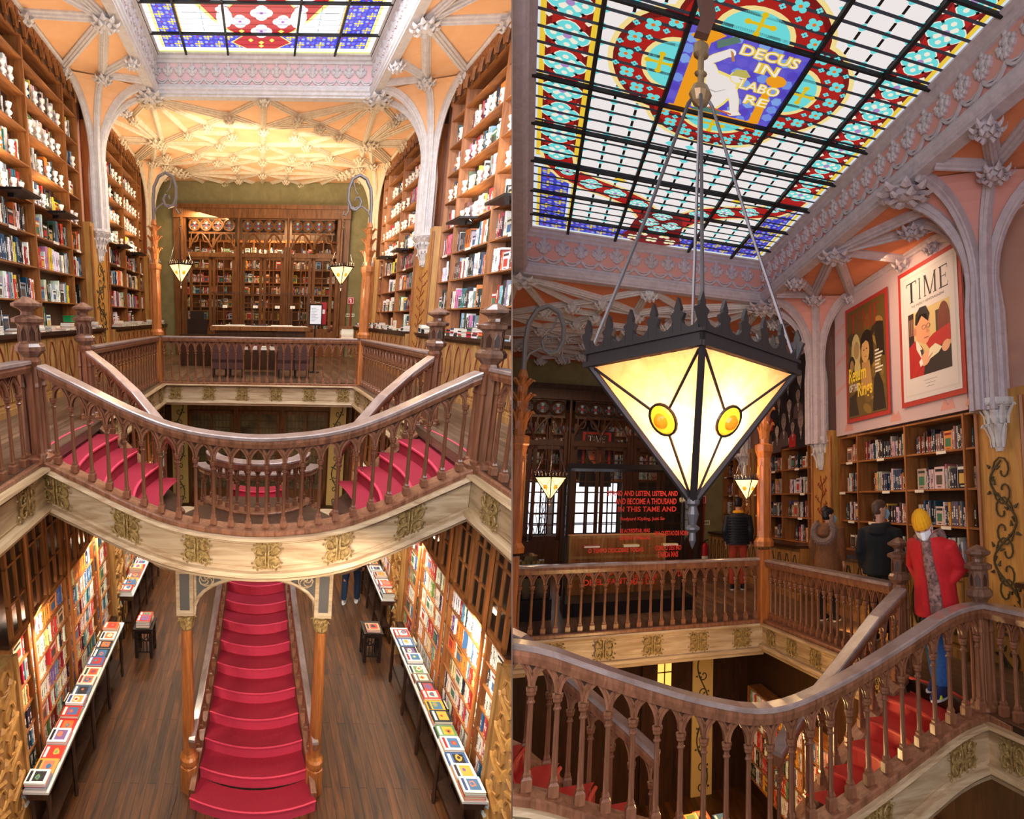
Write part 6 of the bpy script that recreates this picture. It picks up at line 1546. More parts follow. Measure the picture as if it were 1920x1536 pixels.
def dB(m, f, w, h):
    R2(m, f, .12, .13, w-.12, h-.13, .0006, (206, 198, 198)); R2(m, f, .14, .15, w-.14, h-.15, .001, (216, 208, 208)); TIME(m, f, .22, h-.52, w-.44, .3, .002, (34, 34, 46)); text(m, f, 'THE WEEKLY NEWSMAGAZINE', .32, h-.6, .035, w-.66, .002, (70, 66, 74))
    x0, x1, y0_, y1_ = .24, w-.24, .38, 1.3; R2(m, f, x0, y0_, x1, y1_, .002, (216, 190, 130)); R2(m, f, x0, y0_, x0+.13, y1_, .0025, (54, 34, 34))
    for q in range(3): R2(m, f, x0+.02+q*.04, y0_+.6, x0+.045+q*.04, y1_-.08, .0028, (150, 110, 90))
    EL(m, f, x1-.13, 1.02, .13, .26, .0028, (120, 52, 38)); R2(m, f, x1-.3, y0_, x1-.1, y1_-.1, .0026, (74, 54, 42)); R2(m, f, x0+.1, y0_, x1, y0_+.3, .0029, (44, 32, 32))
    PG(m, f, [(x0, y0_), (x0, .82), (.4, .9), (.54, .78), (.62, .66), (.56, y0_)], .0032, (178, 36, 36)); PG(m, f, [(.62, .82), (.8, .9), (x1, .96), (x1, .74), (.86, .7), (.7, .72)], .0033, (186, 40, 38)); PG(m, f, [(.4, .9), (.46, .86), (.6, .68), (.52, .62), (.42, .76)], .0036, (232, 226, 214)); PG(m, f, [(.5, .74), (.56, .74), (.6, .64), (.54, .62)], .0038, (60, 56, 50))
    EL(m, f, .56, 1.08, .17, .24, .004, (226, 160, 122), 20, -.15); EL(m, f, .62, .93, .11, .13, .0041, (226, 160, 122)); PG(m, f, [(.4, 1.12), (.42, 1.26), (.52, 1.34), (.66, 1.33), (.74, 1.2), (.7, 1.1), (.66, 1.22), (.5, 1.24), (.44, 1.1)], .0046, (40, 32, 32)); EL(m, f, .4, 1.02, .03, .06, .0047, (206, 130, 100))
    for cx in (.6, .7): m.col((90, 60, 50)); m.tube([f(cx+.04*cos(t), 1.04+.03*sin(t), .005) for t in np.linspace(0, 6.3, 10)], .003, 4)
    PG(m, f, [(.64, 1.04), (.72, .96), (.66, .94)], .0052, (206, 136, 104)); R2(m, f, .6, .88, .7, .892, .0053, (140, 60, 56)); EL(m, f, .62, .6, .12, .09, .0055, (232, 172, 136), 14, .5); EL(m, f, 1.06, .68, .09, .07, .0055, (232, 172, 136), 14, .5); PG(m, f, [(.66, .56), (.72, .72), (.84, .76), (.98, .68), (.9, .62)], .006, (232, 220, 190))
    for q in range(4): EL(m, f, .66+.03*q, .57+.02*q, .035, .014, .0062, (236, 180, 146), 8, .6)
    PG(m, f, [(.38, .4), (.52, .5), (.56, .56), (.5, .6), (.36, .52)], .0058, (186, 40, 38)); PG(m, f, [(.5, .5), (.56, .54), (.53, .62), (.47, .58)], .006, (236, 232, 226))
    for q, t in enumerate(('(See BOOKS)', 'Volume XL', '1942')): R2(m, f, w/2-.14+.03*q, .3-.045*q, w/2+.14-.03*q, .308-.045*q, .002, (150, 144, 146))
poster(7.36, 1.4, 3.06, 1.98, 'white TIME magazine cover poster of a man in a red jacket reading', dB, (214, 208, 210))

# railings, newels and stair of the dim hall
C0 = 1.72; xs_, zs_ = [0, .5, .77, 1.12, 1.43, 1.68, 2.04], [-.61, -.48, -.38, -.24, -.11, 0.0, 0.0]
def bp(x):
    t = abs(x-C0); z = sum(float(np.interp(min(abs(t+e), 2.04), xs_, zs_)) for e in (-.2, -.1, 0, .1, .2))/5
    return (x, 4.45-.1*(1-(t/2.04)**2), z)
bowlB = [bp(x) for x in np.linspace(C0-2.04, C0+2.04, 37)]
railing(HB, bowlB, 'sweeping stair railing with pierced gothic arches across the dim hall foreground', H=.88, sp=.163, ends=(.1, .1)); fascia(HB, bowlB, .9, h=.42, ztop=-.055)
nkB = scale_kit(nk, .82)
nkB.put('newel_post', HB, (3.76, 4.5, 0), 'octagonal newel post in front of the red coat, dim hall', 'newel post')
nkB.put('newel_post', HB, (3.74, 5.72, 0), 'darker octagonal newel post behind the red coat, dim hall', 'newel post')
railing(HB, [(3.76, 4.38, 0), (3.9, 2.4, 0)], 'gallery railing running off at the right edge of the dim hall', H=.88, sp=.15, ends=(.1, .1)); fascia(HB, [(3.74, 4.42, 0), (3.88, 2.4, 0)], .8, h=.42, side=1, wood='pale_oak_y')
railing(HB, [(3.76, 5.85, 0), (3.5, 8.9, 0)], 'long side railing behind the newel posts of the dim hall', H=.88, sp=.155, ends=(.08, .08)); fascia(HB, [(3.5, 8.95, 0), (3.76, 5.8, 0)], .62, h=.4, side=1, wood='pale_oak_y')
railing(HB, [(-1.2, 9.0, 0), (3.4, 9.0, 0)], 'straight far railing of the dim hall in front of the glass showcase', H=.9, sp=.16, ends=(.08, .08)); fascia(HB, [(-1.2, 9.03, 0), (3.42, 9.03, 0)], .66, h=.45)
for sg, pts, lab in ((1, [(3.68, 5.62, .02), (3.3, 5.52, -.22), (2.8, 5.4, -.62), (2.35, 5.3, -.98), (2.1, 5.2, -1.2)], 'inner railing going down beside the red steps of the dim hall'), (-1, [(-.3, 5.62, .0), (.05, 5.5, -.16), (.45, 5.4, -.5), (.85, 5.3, -.85), (1.1, 5.2, -1.08)], 'inner railing rising out of frame at the left of the dim hall')):
    railing(HB, pts, lab, H=.84, sp=.16, ends=(.1, .05)); b = MB('rail_wood'); b.sweep([tuple(np.array(p)-np.array(pts[0])) for p in pts], [(-.045, -.34), (-.045, -.02), (.045, -.02), (.045, -.34)]); single('stair_stringer', b, HB, pts[0], 'dark stringer under the '+('right' if sg > 0 else 'left')+' inner railing of the dim hall', 'stringer')
    k = Kit(); c = MB(['carpet_warm_lit', 'carpet_warm_lit_edge', 'dark_wood']); c.mats = [mat('carpet_warm_lit', (190, 44, 34), .7).name, mat('carpet_warm_lit_edge', (214, 62, 46), .6).name, 'dark_wood']; st = [(1.96, 0), (1.62, -.14), (1.36, -.28), (1.1, -.42), (.84, -.56), (.6, -.7)]  # same red carpet with the warm light put into its colour
    for i, (x, z) in enumerate(st[:-1]):
        xn, zn = st[i+1]; ed = lambda xx, zz: [(C0+sg*(xx+.09*sin(pi*t/8)), 4.52+(5.5-.1*i-4.52)*t/8, zz) for t in range(9)]
        a0, a1, a2 = ed(x, z), ed(x, zn), ed(xn, zn)
        for t in range(8): c.m = 0; c.quad(a0[t], a0[t+1], a1[t+1], a1[t]); c.quad(a1[t], a1[t+1], a2[t+1], a2[t])
        c.m = 1; c.tube(a0, .016, 6)
    k.part('carpet', c); k.put('upper_stair_flight', HB, (0, 0, 0), 'red stair steps '+('under the jeans of the red coated person' if sg > 0 else 'at the lower left corner of the dim hall'), 'stairs')
rail_post(HB, 3.45, 8.97, 1, 'carved wooden post at the rail corner behind the big lantern', 'iron bracket on the rail corner post of the dim hall')
rail_post(HB, -.12, 8.97, -1, 'carved wooden post at the left frame edge of the dim hall', 'dark iron scroll bracket at the left of the dim hall')
lanB = lantern_kit(.152, .32, .64)
for x, lab in ((.31, 'small pyramid lantern glowing at the left of the dim hall'), (3.18, 'small pyramid lantern glowing before the person in orange trousers')):
    lanB.put('lantern', HB, (x, 9.0, 2.09), lab, 'lantern'); point('lantern_bulb', HB, (x, 9.0, 2.2), 9, (1, .6, .28), .05); point('lantern_bulb', HB, (x, 9.0, 1.68), 4, (1, .6, .28), .05)
big = lantern_kit(.297, .56, 1.14, big=True, rot=pi/4-.2)
big.put('lantern', HB, (.6, 2.32, 2.32), 'huge crested pyramid lantern with amber bosses hanging in the foreground', 'lantern')
point('big_lantern_bulb', HB, (.6, 2.32, 2.32-.24), 24, (1, .74, .46), .045)
b = MB('iron_rust' if 'iron_rust' in MATS else mat('iron_rust', (78, 50, 42), .5, metal=.3).name)
arm = [(0, 0, 1.42), (.03, 0, 1.52), (-.0, 0, 1.66), (-.08, 0, 1.82), (-.13, 0, 2.05), (-.14, 0, 2.4), (-.1, 0, 2.7)]
rings = [[(p[0]+a, p[1]+c_, p[2]) for a, c_ in ((-.03, -.022), (.03, -.022), (.03, .022), (-.03, .022))] for p in arm]; b.loft(rings)
single('iron_bracket', b, HB, (.6, 2.32, 2.32), 'thick rusty bracket arm holding the huge foreground lantern', 'bracket')

# glass showcase and far end
k = Kit(); b = MB('iron_dark'); b.box((0, 0, 0), (2.05, .9, .2)); k.part('plinth', b)
b = MB('iron_dark')
for x in (0, 2.05):
    for y in (0, .9): b.box((x-.02, y-.02, .2), (x+.02, y+.02, 2.28))
b.box((-.02, -.02, 2.26), (2.07, .92, 2.34)); k.part('frame', b)
b = MB('case_glass'); b.quad((0, 0, .2), (2.05, 0, .2), (2.05, 0, 2.26), (0, 0, 2.26)); b.quad((0, 0, .2), (0, .9, .2), (0, .9, 2.26), (0, 0, 2.26)); b.quad((2.05, 0, .2), (2.05, .9, .2), (2.05, .9, 2.26), (2.05, 0, 2.26)); k.part('pane', b)
b = MB('col'); tf = lambda u, v, n=0: (u, -.006-n, v); rc = (226, 62, 50)
for t, x, y, w, h in (('STAND AND LISTEN, LISTEN, AND', .62, 1.72, 1.2, .085), ('AND BECOME A THOUSAND', .75, 1.6, 1.05, .085), ('IN THIS TAME AND', .8, 1.48, 1.0, .075), ('Rudyard Kipling, Just So', .85, 1.33, .75, .06), ('SE ACREDITAR, MAS', .85, 1.14, .5, .065), ('LENDAS E FABULAS', .85, 1.04, .5, .06), ('UMA QUESTAO DE NOME', 1.42, 1.08, .6, .08), ('O TEMPO DESCOBRE TODAS', .35, .85, .9, .06), ('COMO O DESTINO', 1.45, .86, .45, .07), ('E NADA MAIS', 1.5, .75, .35, .08), ('Os Maias', 1.3, .62, .7, .04), ('MEMORIA', .3, .5, .5, .06), ('DE ELEFANTE', .3, .36, .75, .08), ('LER', 1.1, .42, .1, .07), ('DEVAGAR', 1.3, .42, .2, .07), ('MAIS UM', 1.05, .34, .4, .07), ('DIA', 1.85, .44, .14, .08)):
    b = MB('col'); text(b, tf, t, x*.95, y+.1, h*1.15, w*.95, 0, rc, .025); k.part('red_lettering', b)
k.put('glass_showcase', HB, (.62, 10.1, 0), 'tall glass showcase with red lettering behind the far railing of the dim hall', 'showcase')
for i, (x, c) in enumerate(((.42, (190, 70, 60)), (1.05, (232, 214, 140)), (1.7, (226, 206, 150)))):
    b = MB('case_glass'); b.box((-.13, -.1, .2), (.13, .1, 1.0)); single('book_stand', b, HB, (.62+x, 10.5, 0), 'clear acrylic stand carrying the %s exhibited book' % ['red', 'first cream', 'second cream'][i], 'stand')
    b = MB(['spine', 'pages']); b.col(c); b.box((-.13, -.09, 0), (.13, .1, .035)); b.mat('pages'); b.box((-.12, -.092, .004), (.12, .09, .03)); b.mat('spine'); b.quad((-.12, -.08, .037), (.12, -.08, .037), (.12, .09, .037), (-.12, .09, .037)); single('exhibited_book', b, HB, (.62+x, 10.5, 1.005), ['red book', 'cream book in the middle', 'cream book at the right'][i]+' exhibited inside the lettered showcase', 'book')
k = Kit(); b = MB('cabinet_wood'); b.box((0, 0, 0), (1.7, .5, 1.15)); k.part('body', b)
for i in range(3):
    for z in (.1, .45, .8): b = MB('shelf_wood'); b.box((.05+.55*i, -.02, z), (.55+.55*i, 0, z+.3)); d_ = k.part('drawer', b); b = MB('brass'); b.lathe([(.015, -.015), (.02, 0), (.015, .015)], (.3+.55*i, -.03, z+.15), n=6); k.part('knob', b, d_)
k.put('drawer_cabinet', HB, (.75, 11.4, 0), 'brown wooden drawer cabinet behind the lettered showcase', 'cabinet')
k = Kit(); b = MB('case_glass'); b.box((-.5, 0, .3), (.45, .6, 1.6)); k.part('pane', b); b = MB('iron_dark'); b.box((-.5, 0, 0), (.45, .6, .3)); k.part('plinth', b)
k.put('side_showcase', HB, (0, 10.0, 0), 'low glass case at the left edge beside the lettered showcase', 'showcase')
k = Kit(); b = MB('iron_brass' if 'iron_brass' in MATS else mat('iron_brass', (92, 76, 46), .4, metal=.6).name); b.box((-.18, .1, 0), (.18, .36, .2)); b.box((-.2, .08, .19), (.2, .38, .23)); b.lathe([(.13, .23), (.11, .3), (.04, .34)], (0, .23, 0), n=12); 
for q in range(6): b.tube([(-.18+q*.07, .1, .05), (-.18+q*.07, .05, .05), (-.18+q*.07, .05, .25)], .008, 4)
k.part('body', b); k.put('cash_register', HB, (.12, 10.1, .62), 'antique brass cash register inside the low glass case', 'cash register')
b = MB('iron_dark'); b.box((-.3, 0, 0), (.32, .5, .3)); single('display_plinth', b, HB, (.1, 10.05, .31), 'dark block under the antique brass cash register', 'plinth')
# screen, and added glowing panes beyond it standing in for glass reflections
sB = scale_kit(screen, .84, C0-.05, {'screen_wood': 'dark_wood'}); sB.put('gothic_screen', HB, (0, YE, 0), 'dark carved tracery screen across the far end of the dim hall', 'screen')
b = MB('shelf_back'); b.box((-1.5, 17.8, 0), (4.4, 17.9, 5.3)); struct('wall_dim_stock_room', b, HB)
for j, (xa, xb) in enumerate(((-.9, .45), (.55, 1.3), (1.85, 3.6))):
    k = Kit(); b = MB('shelf_wood'); b.box((xa, .26, 2.3), (xb, .3, 4.2)); k.part('back_panel', b)
    for x in (xa, (xa+xb)/2, xb): b = MB('shelf_wood'); b.box((x-.02, 0, 2.3), (x+.02, .26, 4.2)); k.part('upright', b)
    zs = [2.35, 2.75, 3.15, 3.55, 4.2]
    for z in zs: b = MB('shelf_wood'); b.box((xa, 0, z-.03), (xb, .26, z)); k.part('shelf', b)
    k.put('stock_bookcase', HB, (0, 17.4, 0), ['left', 'middle', 'right'][j]+' bookcase lit orange behind the dim tracery screen', 'bookcase')
    for z in zs[:-1]:
        x = xa+.04
        while x < xb-.08:
            w = R.uniform(.03, .05); book(HB, (x, 17.42, z+.003), ((1, 0, 0), (0, 0, 1), (0, 1, 0)), (w, R.uniform(.2, .3), .15), pick(PALF), 'behind the dim tracery screen', 0); x += w+.004
mat('reflection_pane', (236, 240, 250), .3, emit=2.2)  # glow added behind the showcase in place of reflections on its glass
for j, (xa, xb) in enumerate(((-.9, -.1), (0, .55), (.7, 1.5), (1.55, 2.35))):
    k = Kit(); b = MB('reflection_pane'); b.quad((xa, 0, .9), (xb, 0, .9), (xb, 0, 2.25), (xa, 0, 2.25)); k.part('pane', b)
    b = MB('dark_wood')
    for q in range(4): x = xa+(xb-xa)*q/3; b.box((x-.02, -.04, .9), (x+.02, 0, 2.25))
    for q in range(6): z = .9+1.35*q/5; b.box((xa, -.04, z-.015), (xb, 0, z+.015))
    if j < 2:
        r_ = random.Random(j+5)
        for q in range(9):
            x, z = r_.uniform(xa, xb), .9; pts = [(x, -.06, z)]
            for t in range(6): x += r_.uniform(-.09, .09); z += .24; pts.append((x, -.06, z))
            b.tube(pts, [.014-.0018*t for t in range(7)], 4)
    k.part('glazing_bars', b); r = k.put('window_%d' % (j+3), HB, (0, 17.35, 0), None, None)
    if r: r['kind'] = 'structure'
# magazine cover hung in the stock room
k = Kit(); b = MB('col'); b.col((40, 34, 34)); b.box((0, 0, 0), (1.1, .02, .95)); f = lambda u, v, n=0: (u, -.002-n, v)
R2(b, f, .3, 0, 1.02, .92, .001, (176, 50, 40)); R2(b, f, .36, 0, .96, .86, .002, (52, 38, 34)); TIME(b, f, .44, .66, .44, .16, .003, (220, 206, 196)); head(b, f, .66, .36, .27, .004, (206, 116, 76), (150, 140, 130), (40, 34, 34), 5); k.part('print', b)
k.put('wall_poster', HB, (1.0, 16.5, 2.62), 'dark TIME cover poster of a face in glasses behind the tracery screen', 'poster')
fire_sign(HB, (4.33, YE-.02, 1.68), 'red fire equipment sign on the dim green wall', .22)
b = MB('col'); b.col((220, 212, 176)); b.box((0, 0, 0), (.3, .01, .12)); b.col((60, 90, 60)); [b.box((.03+.05*q, -.002, .03), (.065+.05*q, 0, .09)) for q in range(5)]; single('small_sign', b, HB, (4.36, YE-.02, 1.12), 'pale lettered strip sign on the dim green wall', 'sign')
b = MB('col'); b.col((150, 34, 34)); b.tube([(0, 0, 0), (.03, 0, 1.2)], .025, 6); single('red_hose', b, HB, (4.45, YE-.06, .5), 'red hose line running down to the extinguisher', 'hose')
k = Kit(); b = MB('col'); b.col((176, 26, 34)); b.lathe([(.08, 0), (.085, .02), (.085, .45), (.06, .52), (.03, .54)], n=14); k.part('tank', b); b = MB('iron_dark'); b.tube([(0, 0, .54), (0, 0, .6), (.08, -.02, .62)], .014, 6); b.tube([(0, 0, .57), (-.14, 0, .5), (-.17, 0, .3), (-.13, 0, .1), (-.05, 0, .05)], .012, 6); k.part('hose', b); b = MB('pages'); b.lathe([(.087, .12), (.087, .2)], n=14); k.part('label_band', b)
k.put('fire_extinguisher', HB, (4.5, YE-.14, .12), 'red fire extinguisher standing low at the green wall of the dim hall', 'fire extinguisher')
# lower floor of the dim hall
k = Kit(); b = MB(['cream_panel', 'vine_dark']); b.box((-.2, -.06, 0), (.2, 0, 3.5)); b.mat('vine_dark'); vines(b, lambda u, v, n: (u, -.062-n, v), .36, 3.3, 5, .016, mirror=False); k.part('panel', b)
k.put('painted_pilaster', HB, (3.36, 12.05, LZ), 'orange lit pilaster with painted vine under the dim gallery', 'pilaster')
mat('lamp_pane', (255, 190, 90), .3, emit=1.4)
k = Kit(); b = MB('dark_wood'); b.box((-.3, -.06, 0), (.3, 0, 3.4)); k.part('frame', b); b = MB('lamp_pane'); b.quad((-.02, -.065, 2.0), (.24, -.065, 2.0), (.24, -.065, 2.55), (-.02, -.065, 2.55)); k.part('pane', b); b = MB('iron_dark'); b.box((.1, -.075, 2.0), (.12, -.066, 2.55)); b.box((-.02, -.075, 2.26), (.24, -.066, 2.28)); k.part('glazing_bars', b)
k.put('lit_doorway', HB, (2.5, 12.05, LZ), 'doorway with a small warm lit window on the dim lower floor', 'door')
ysl = [5.2, 6.4, 7.6, 8.8, 10, 11.2]; bookcase(HB, 4.0, 1, ysl, [-3.1, -2.8, -2.5, -2.2, -1.9], -1.6, 'lower shelves glowing orange under the dim hall gallery', depth=.25)
for z in (-3.1, -2.8, -2.5, -2.2, -1.9):
    for a, c in zip(ysl, ysl[1:]): fill_shelf(HB, 4.0, 1, a+.03, c-.03, z+.002, .28, 'on the lower shelves of the dim hall', PALF, .98, setback=.0, lower=True)
area('dim_lower_shelf_light', HB, (3.0, 8.5, -1.2), .4, 45, (1, .55, .2), to=(1, 0, -1), sizey=5)
# lit book display seen between the middle balusters
k = Kit(); b = MB('chair_dark'); b.lathe([(.45, .72), (.46, .76), (.46, .8), (.45, .8)], n=20)
for a in range(6): b.lathe([(.03, 0), (.03, .1), (.02, .3), (.035, .5), (.02, .7)], (.36*cos(a*pi/3), .36*sin(a*pi/3), 0), n=6)
k.part('table', b); k.put('round_table', HB, (2.1, 7.0, LZ+.9), 'round dark table of lit books seen between the centre balusters', 'table')
b = MB('dark_wood'); b.box((-1.0, -.7, 0), (1.0, .7, .9)); single('lower_platform', b, HB, (2.1, 7.0, LZ), 'dark platform below the round table in the dim hall', 'platform')
for a in range(7):
    an = a*.9; stack_flat(HB, 2.1+.25*cos(an)-.08, 7.0+.25*sin(an)-.1, LZ+1.702, .16, .22, 3+a % 4, 'stacked on the round table of the dim hall', PALF, t=.05)
point('table_lamp', HB, (2.1, 6.7, LZ+3.0), 90, (1, .62, .25), .15)

# ---------------------------------------------------------------- partition added between the halls: stops light leaks, covers cut edges
b = []; me = bpy.data.meshes.new('m'); V = []; F = []
for d_ in (3.3, 34):
    for up in (-1.35, 1.35):
        for sx_ in (-1, 1): V.append(tuple(EYE + FW*d_ + DN*up*d_*.8 + np.array([1, 0, 0])*sx_*.001*d_))
F = [(0, 1, 3, 2), (4, 6, 7, 5), (0, 4, 5, 1), (2, 3, 7, 6), (0, 2, 6, 4), (1, 5, 7, 3)]
me.from_pydata(V, [], F); me.materials.append(mat('partition_paint', (120, 92, 74), .8, (104, 78, 62), (2, 2, 2), 1)); o = link('wall_middle', me); o['kind'] = 'structure'
# ================================================================ people
def eloft(m, rings, n=14):
    """rings: (cx, cy, cz, rx, ry[, tilt forward])"""
    R_ = []
    for r in rings:
        cx, cy, cz, rx, ry = r[:5]; tl = r[5] if len(r) > 5 else 0
        R_.append([(cx+rx*cos(2*pi*k/n), cy+ry*sin(2*pi*k/n)*cos(tl), cz-ry*sin(2*pi*k/n)*sin(tl)) for k in range(n)])
    m.loft(R_)
def limb(m, pts, rr): m.tube(pts, rr, 10)
def remesh(m, vox=.014, it=6):
    me = bpy.data.meshes.new('t'); me.from_pydata(m.v, [], m.f); o = bpy.data.objects.new('t', me); COL.objects.link(o)
    bm = bmesh.new(); bm.from_mesh(me); bmesh.ops.recalc_face_normals(bm, faces=bm.faces[:]); bm.to_mesh(me); bm.free()
    r = o.modifiers.new('r', 'REMESH'); r.mode = 'VOXEL'; r.voxel_size = vox; s = o.modifiers.new('s', 'SMOOTH'); s.factor = .5; s.iterations = it
    dg = bpy.context.evaluated_depsgraph_get(); dg.update(); e = bpy.data.meshes.new_from_object(o.evaluated_get(dg))
    q = MB(m.mats); q.v = [tuple(v.co) for v in e.vertices]; q.f = [tuple(p.vertices) for p in e.polygons]; n = len(q.f); q.mi = [0]*n; q.fc = [m.c]*n; q.sm = [True]*n
    bpy.data.objects.remove(o); bpy.data.meshes.remove(e); return q
mat('skin', (206, 150, 122), .5); mat('hair_dark', (30, 24, 24), .5, (18, 14, 14), (60, 60, 60), 1); mat('hair_brown', (92, 66, 50), .6, (62, 44, 34), (60, 60, 60), 1)
mat('coat_red', (206, 30, 36), .8, (190, 24, 30), (30, 30, 30), 1, bump=.1); mat('wool_yellow', (240, 168, 18), .9); mat('scarf_mix', (176, 132, 122), .9, (44, 30, 34), (16, 16, 16), 1.1)
mat('denim', (44, 96, 160), .8, (34, 76, 136), (30, 30, 30), 1); mat('denim_dark', (30, 52, 80), .8); mat('cloth_black', (20, 20, 24), .85); mat('cloth_navy', (22, 26, 36), .6); mat('coat_brown', (120, 76, 42), .8, (96, 60, 34), (20, 20, 20), 1)
mat('fur', (150, 124, 112), .95, (84, 66, 60), (60, 60, 60), 1.5); mat('trouser_orange', (186, 66, 40), .8, (160, 54, 34), (20, 20, 20), 1); mat('mask_white', (236, 236, 240), .8); mat('mask_blue', (150, 200, 220), .8); mat('shoe_navy', (34, 48, 96), .6); mat('shoe_white', (230, 232, 230), .6); mat('lime', (206, 226, 60), .5)
def place_kit(k, q, s=1.0):
    c, d = cos(q), sin(q)
    for nm, mb, par, lab in k.p: mb.v = [((v[0]*c-v[1]*d)*s, (v[0]*d+v[1]*c)*s, v[2]*s) for v in mb.v]
    return k
def head_mb(m, hc, face=True, tilt=0, turn=0):
    """adds a head: hc centre; faces +y before turn"""
    b0 = len(m.v)
    eloft(m, [(0, .0, -.115, .03, .03), (0, .02, -.105, .05, .045), (0, .012, -.06, .066, .078), (0, .0, 0, .074, .092), (0, -.006, .05, .074, .094), (0, -.01, .09, .055, .07), (0, -.01, .115, .02, .03)])
    m.loft([[(-.012, .085, .02), (.012, .085, .02), (.01, .09, .03), (-.01, .09, .03)], [(-.018, .115, -.022), (.018, .115, -.022), (.01, .1, -.01), (-.01, .1, -.01)]])
    eloft(m, [(0, .078, -.062, .026, .012), (0, .092, -.056, .02, .012), (0, .09, -.048, .018, .01)], 8)
    for e in (-1, 1): eloft(m, [(e*.072, -.005, -.03, .008, .014), (e*.084, -.01, 0, .01, .024), (e*.076, -.012, .03, .008, .016)], 8)
    for i in range(b0, len(m.v)):
        x, y, z = m.v[i]; x, y = x*cos(turn)-y*sin(turn), x*sin(turn)+y*cos(turn); y, z = y*cos(tilt)-z*sin(tilt)*-1, z*cos(tilt)-y*sin(tilt)
        m.v[i] = (x+hc[0], y+hc[1], z+hc[2])
def H_(hc, tilt, turn, p):
    x, y, z = p; x, y = x*cos(turn)-y*sin(turn), x*sin(turn)+y*cos(turn); y, z = y*cos(tilt)+z*sin(tilt), z*cos(tilt)-y*sin(tilt)
    return (x+hc[0], y+hc[1], z+hc[2])
def hand(m, w, d, s=1):
    """palm and five fingers from wrist w pointing along d"""
    w = np.array(w); d = np.array(d)/np.linalg.norm(d); sd = np.cross(d, (0, 0, 1.)) if abs(d[2]) < .9 else np.array([0, 1., 0]); sd /= np.linalg.norm(sd); up = np.cross(sd, d)
    limb(m, [w, w+d*.04, w+d*.085], [.026, .034, .03])
    for i, (o_, L) in enumerate(((-.026, .06), (-.009, .072), (.009, .068), (.025, .052))):
        a = w+d*.08+sd*o_; m.tube([a, a+d*L*.5+up*.004, a+d*L*.85+up*.018, a+d*L+up*.03], [.0095, .009, .008, .006], 6)
    a = w+d*.025+sd*(-.028*s); m.tube([a, a+d*.03-sd*.02*s, a+d*.06-sd*.022*s+up*.01], [.011, .01, .007], 6)
def shoe(m, p, yaw, c):
    b0 = len(m.v); eloft(m, [(0, -.07, .0, .035, .04), (0, .02, .0, .045, .12), (0, .02, .035, .046, .125), (0, .0, .07, .04, .09), (0, -.04, .1, .036, .05)], 14)
    for i in range(b0, len(m.v)): x, y, z = m.v[i]; m.v[i] = (x*cos(yaw)-y*sin(yaw)+p[0], x*sin(yaw)+y*cos(yaw)+p[1], z+p[2])
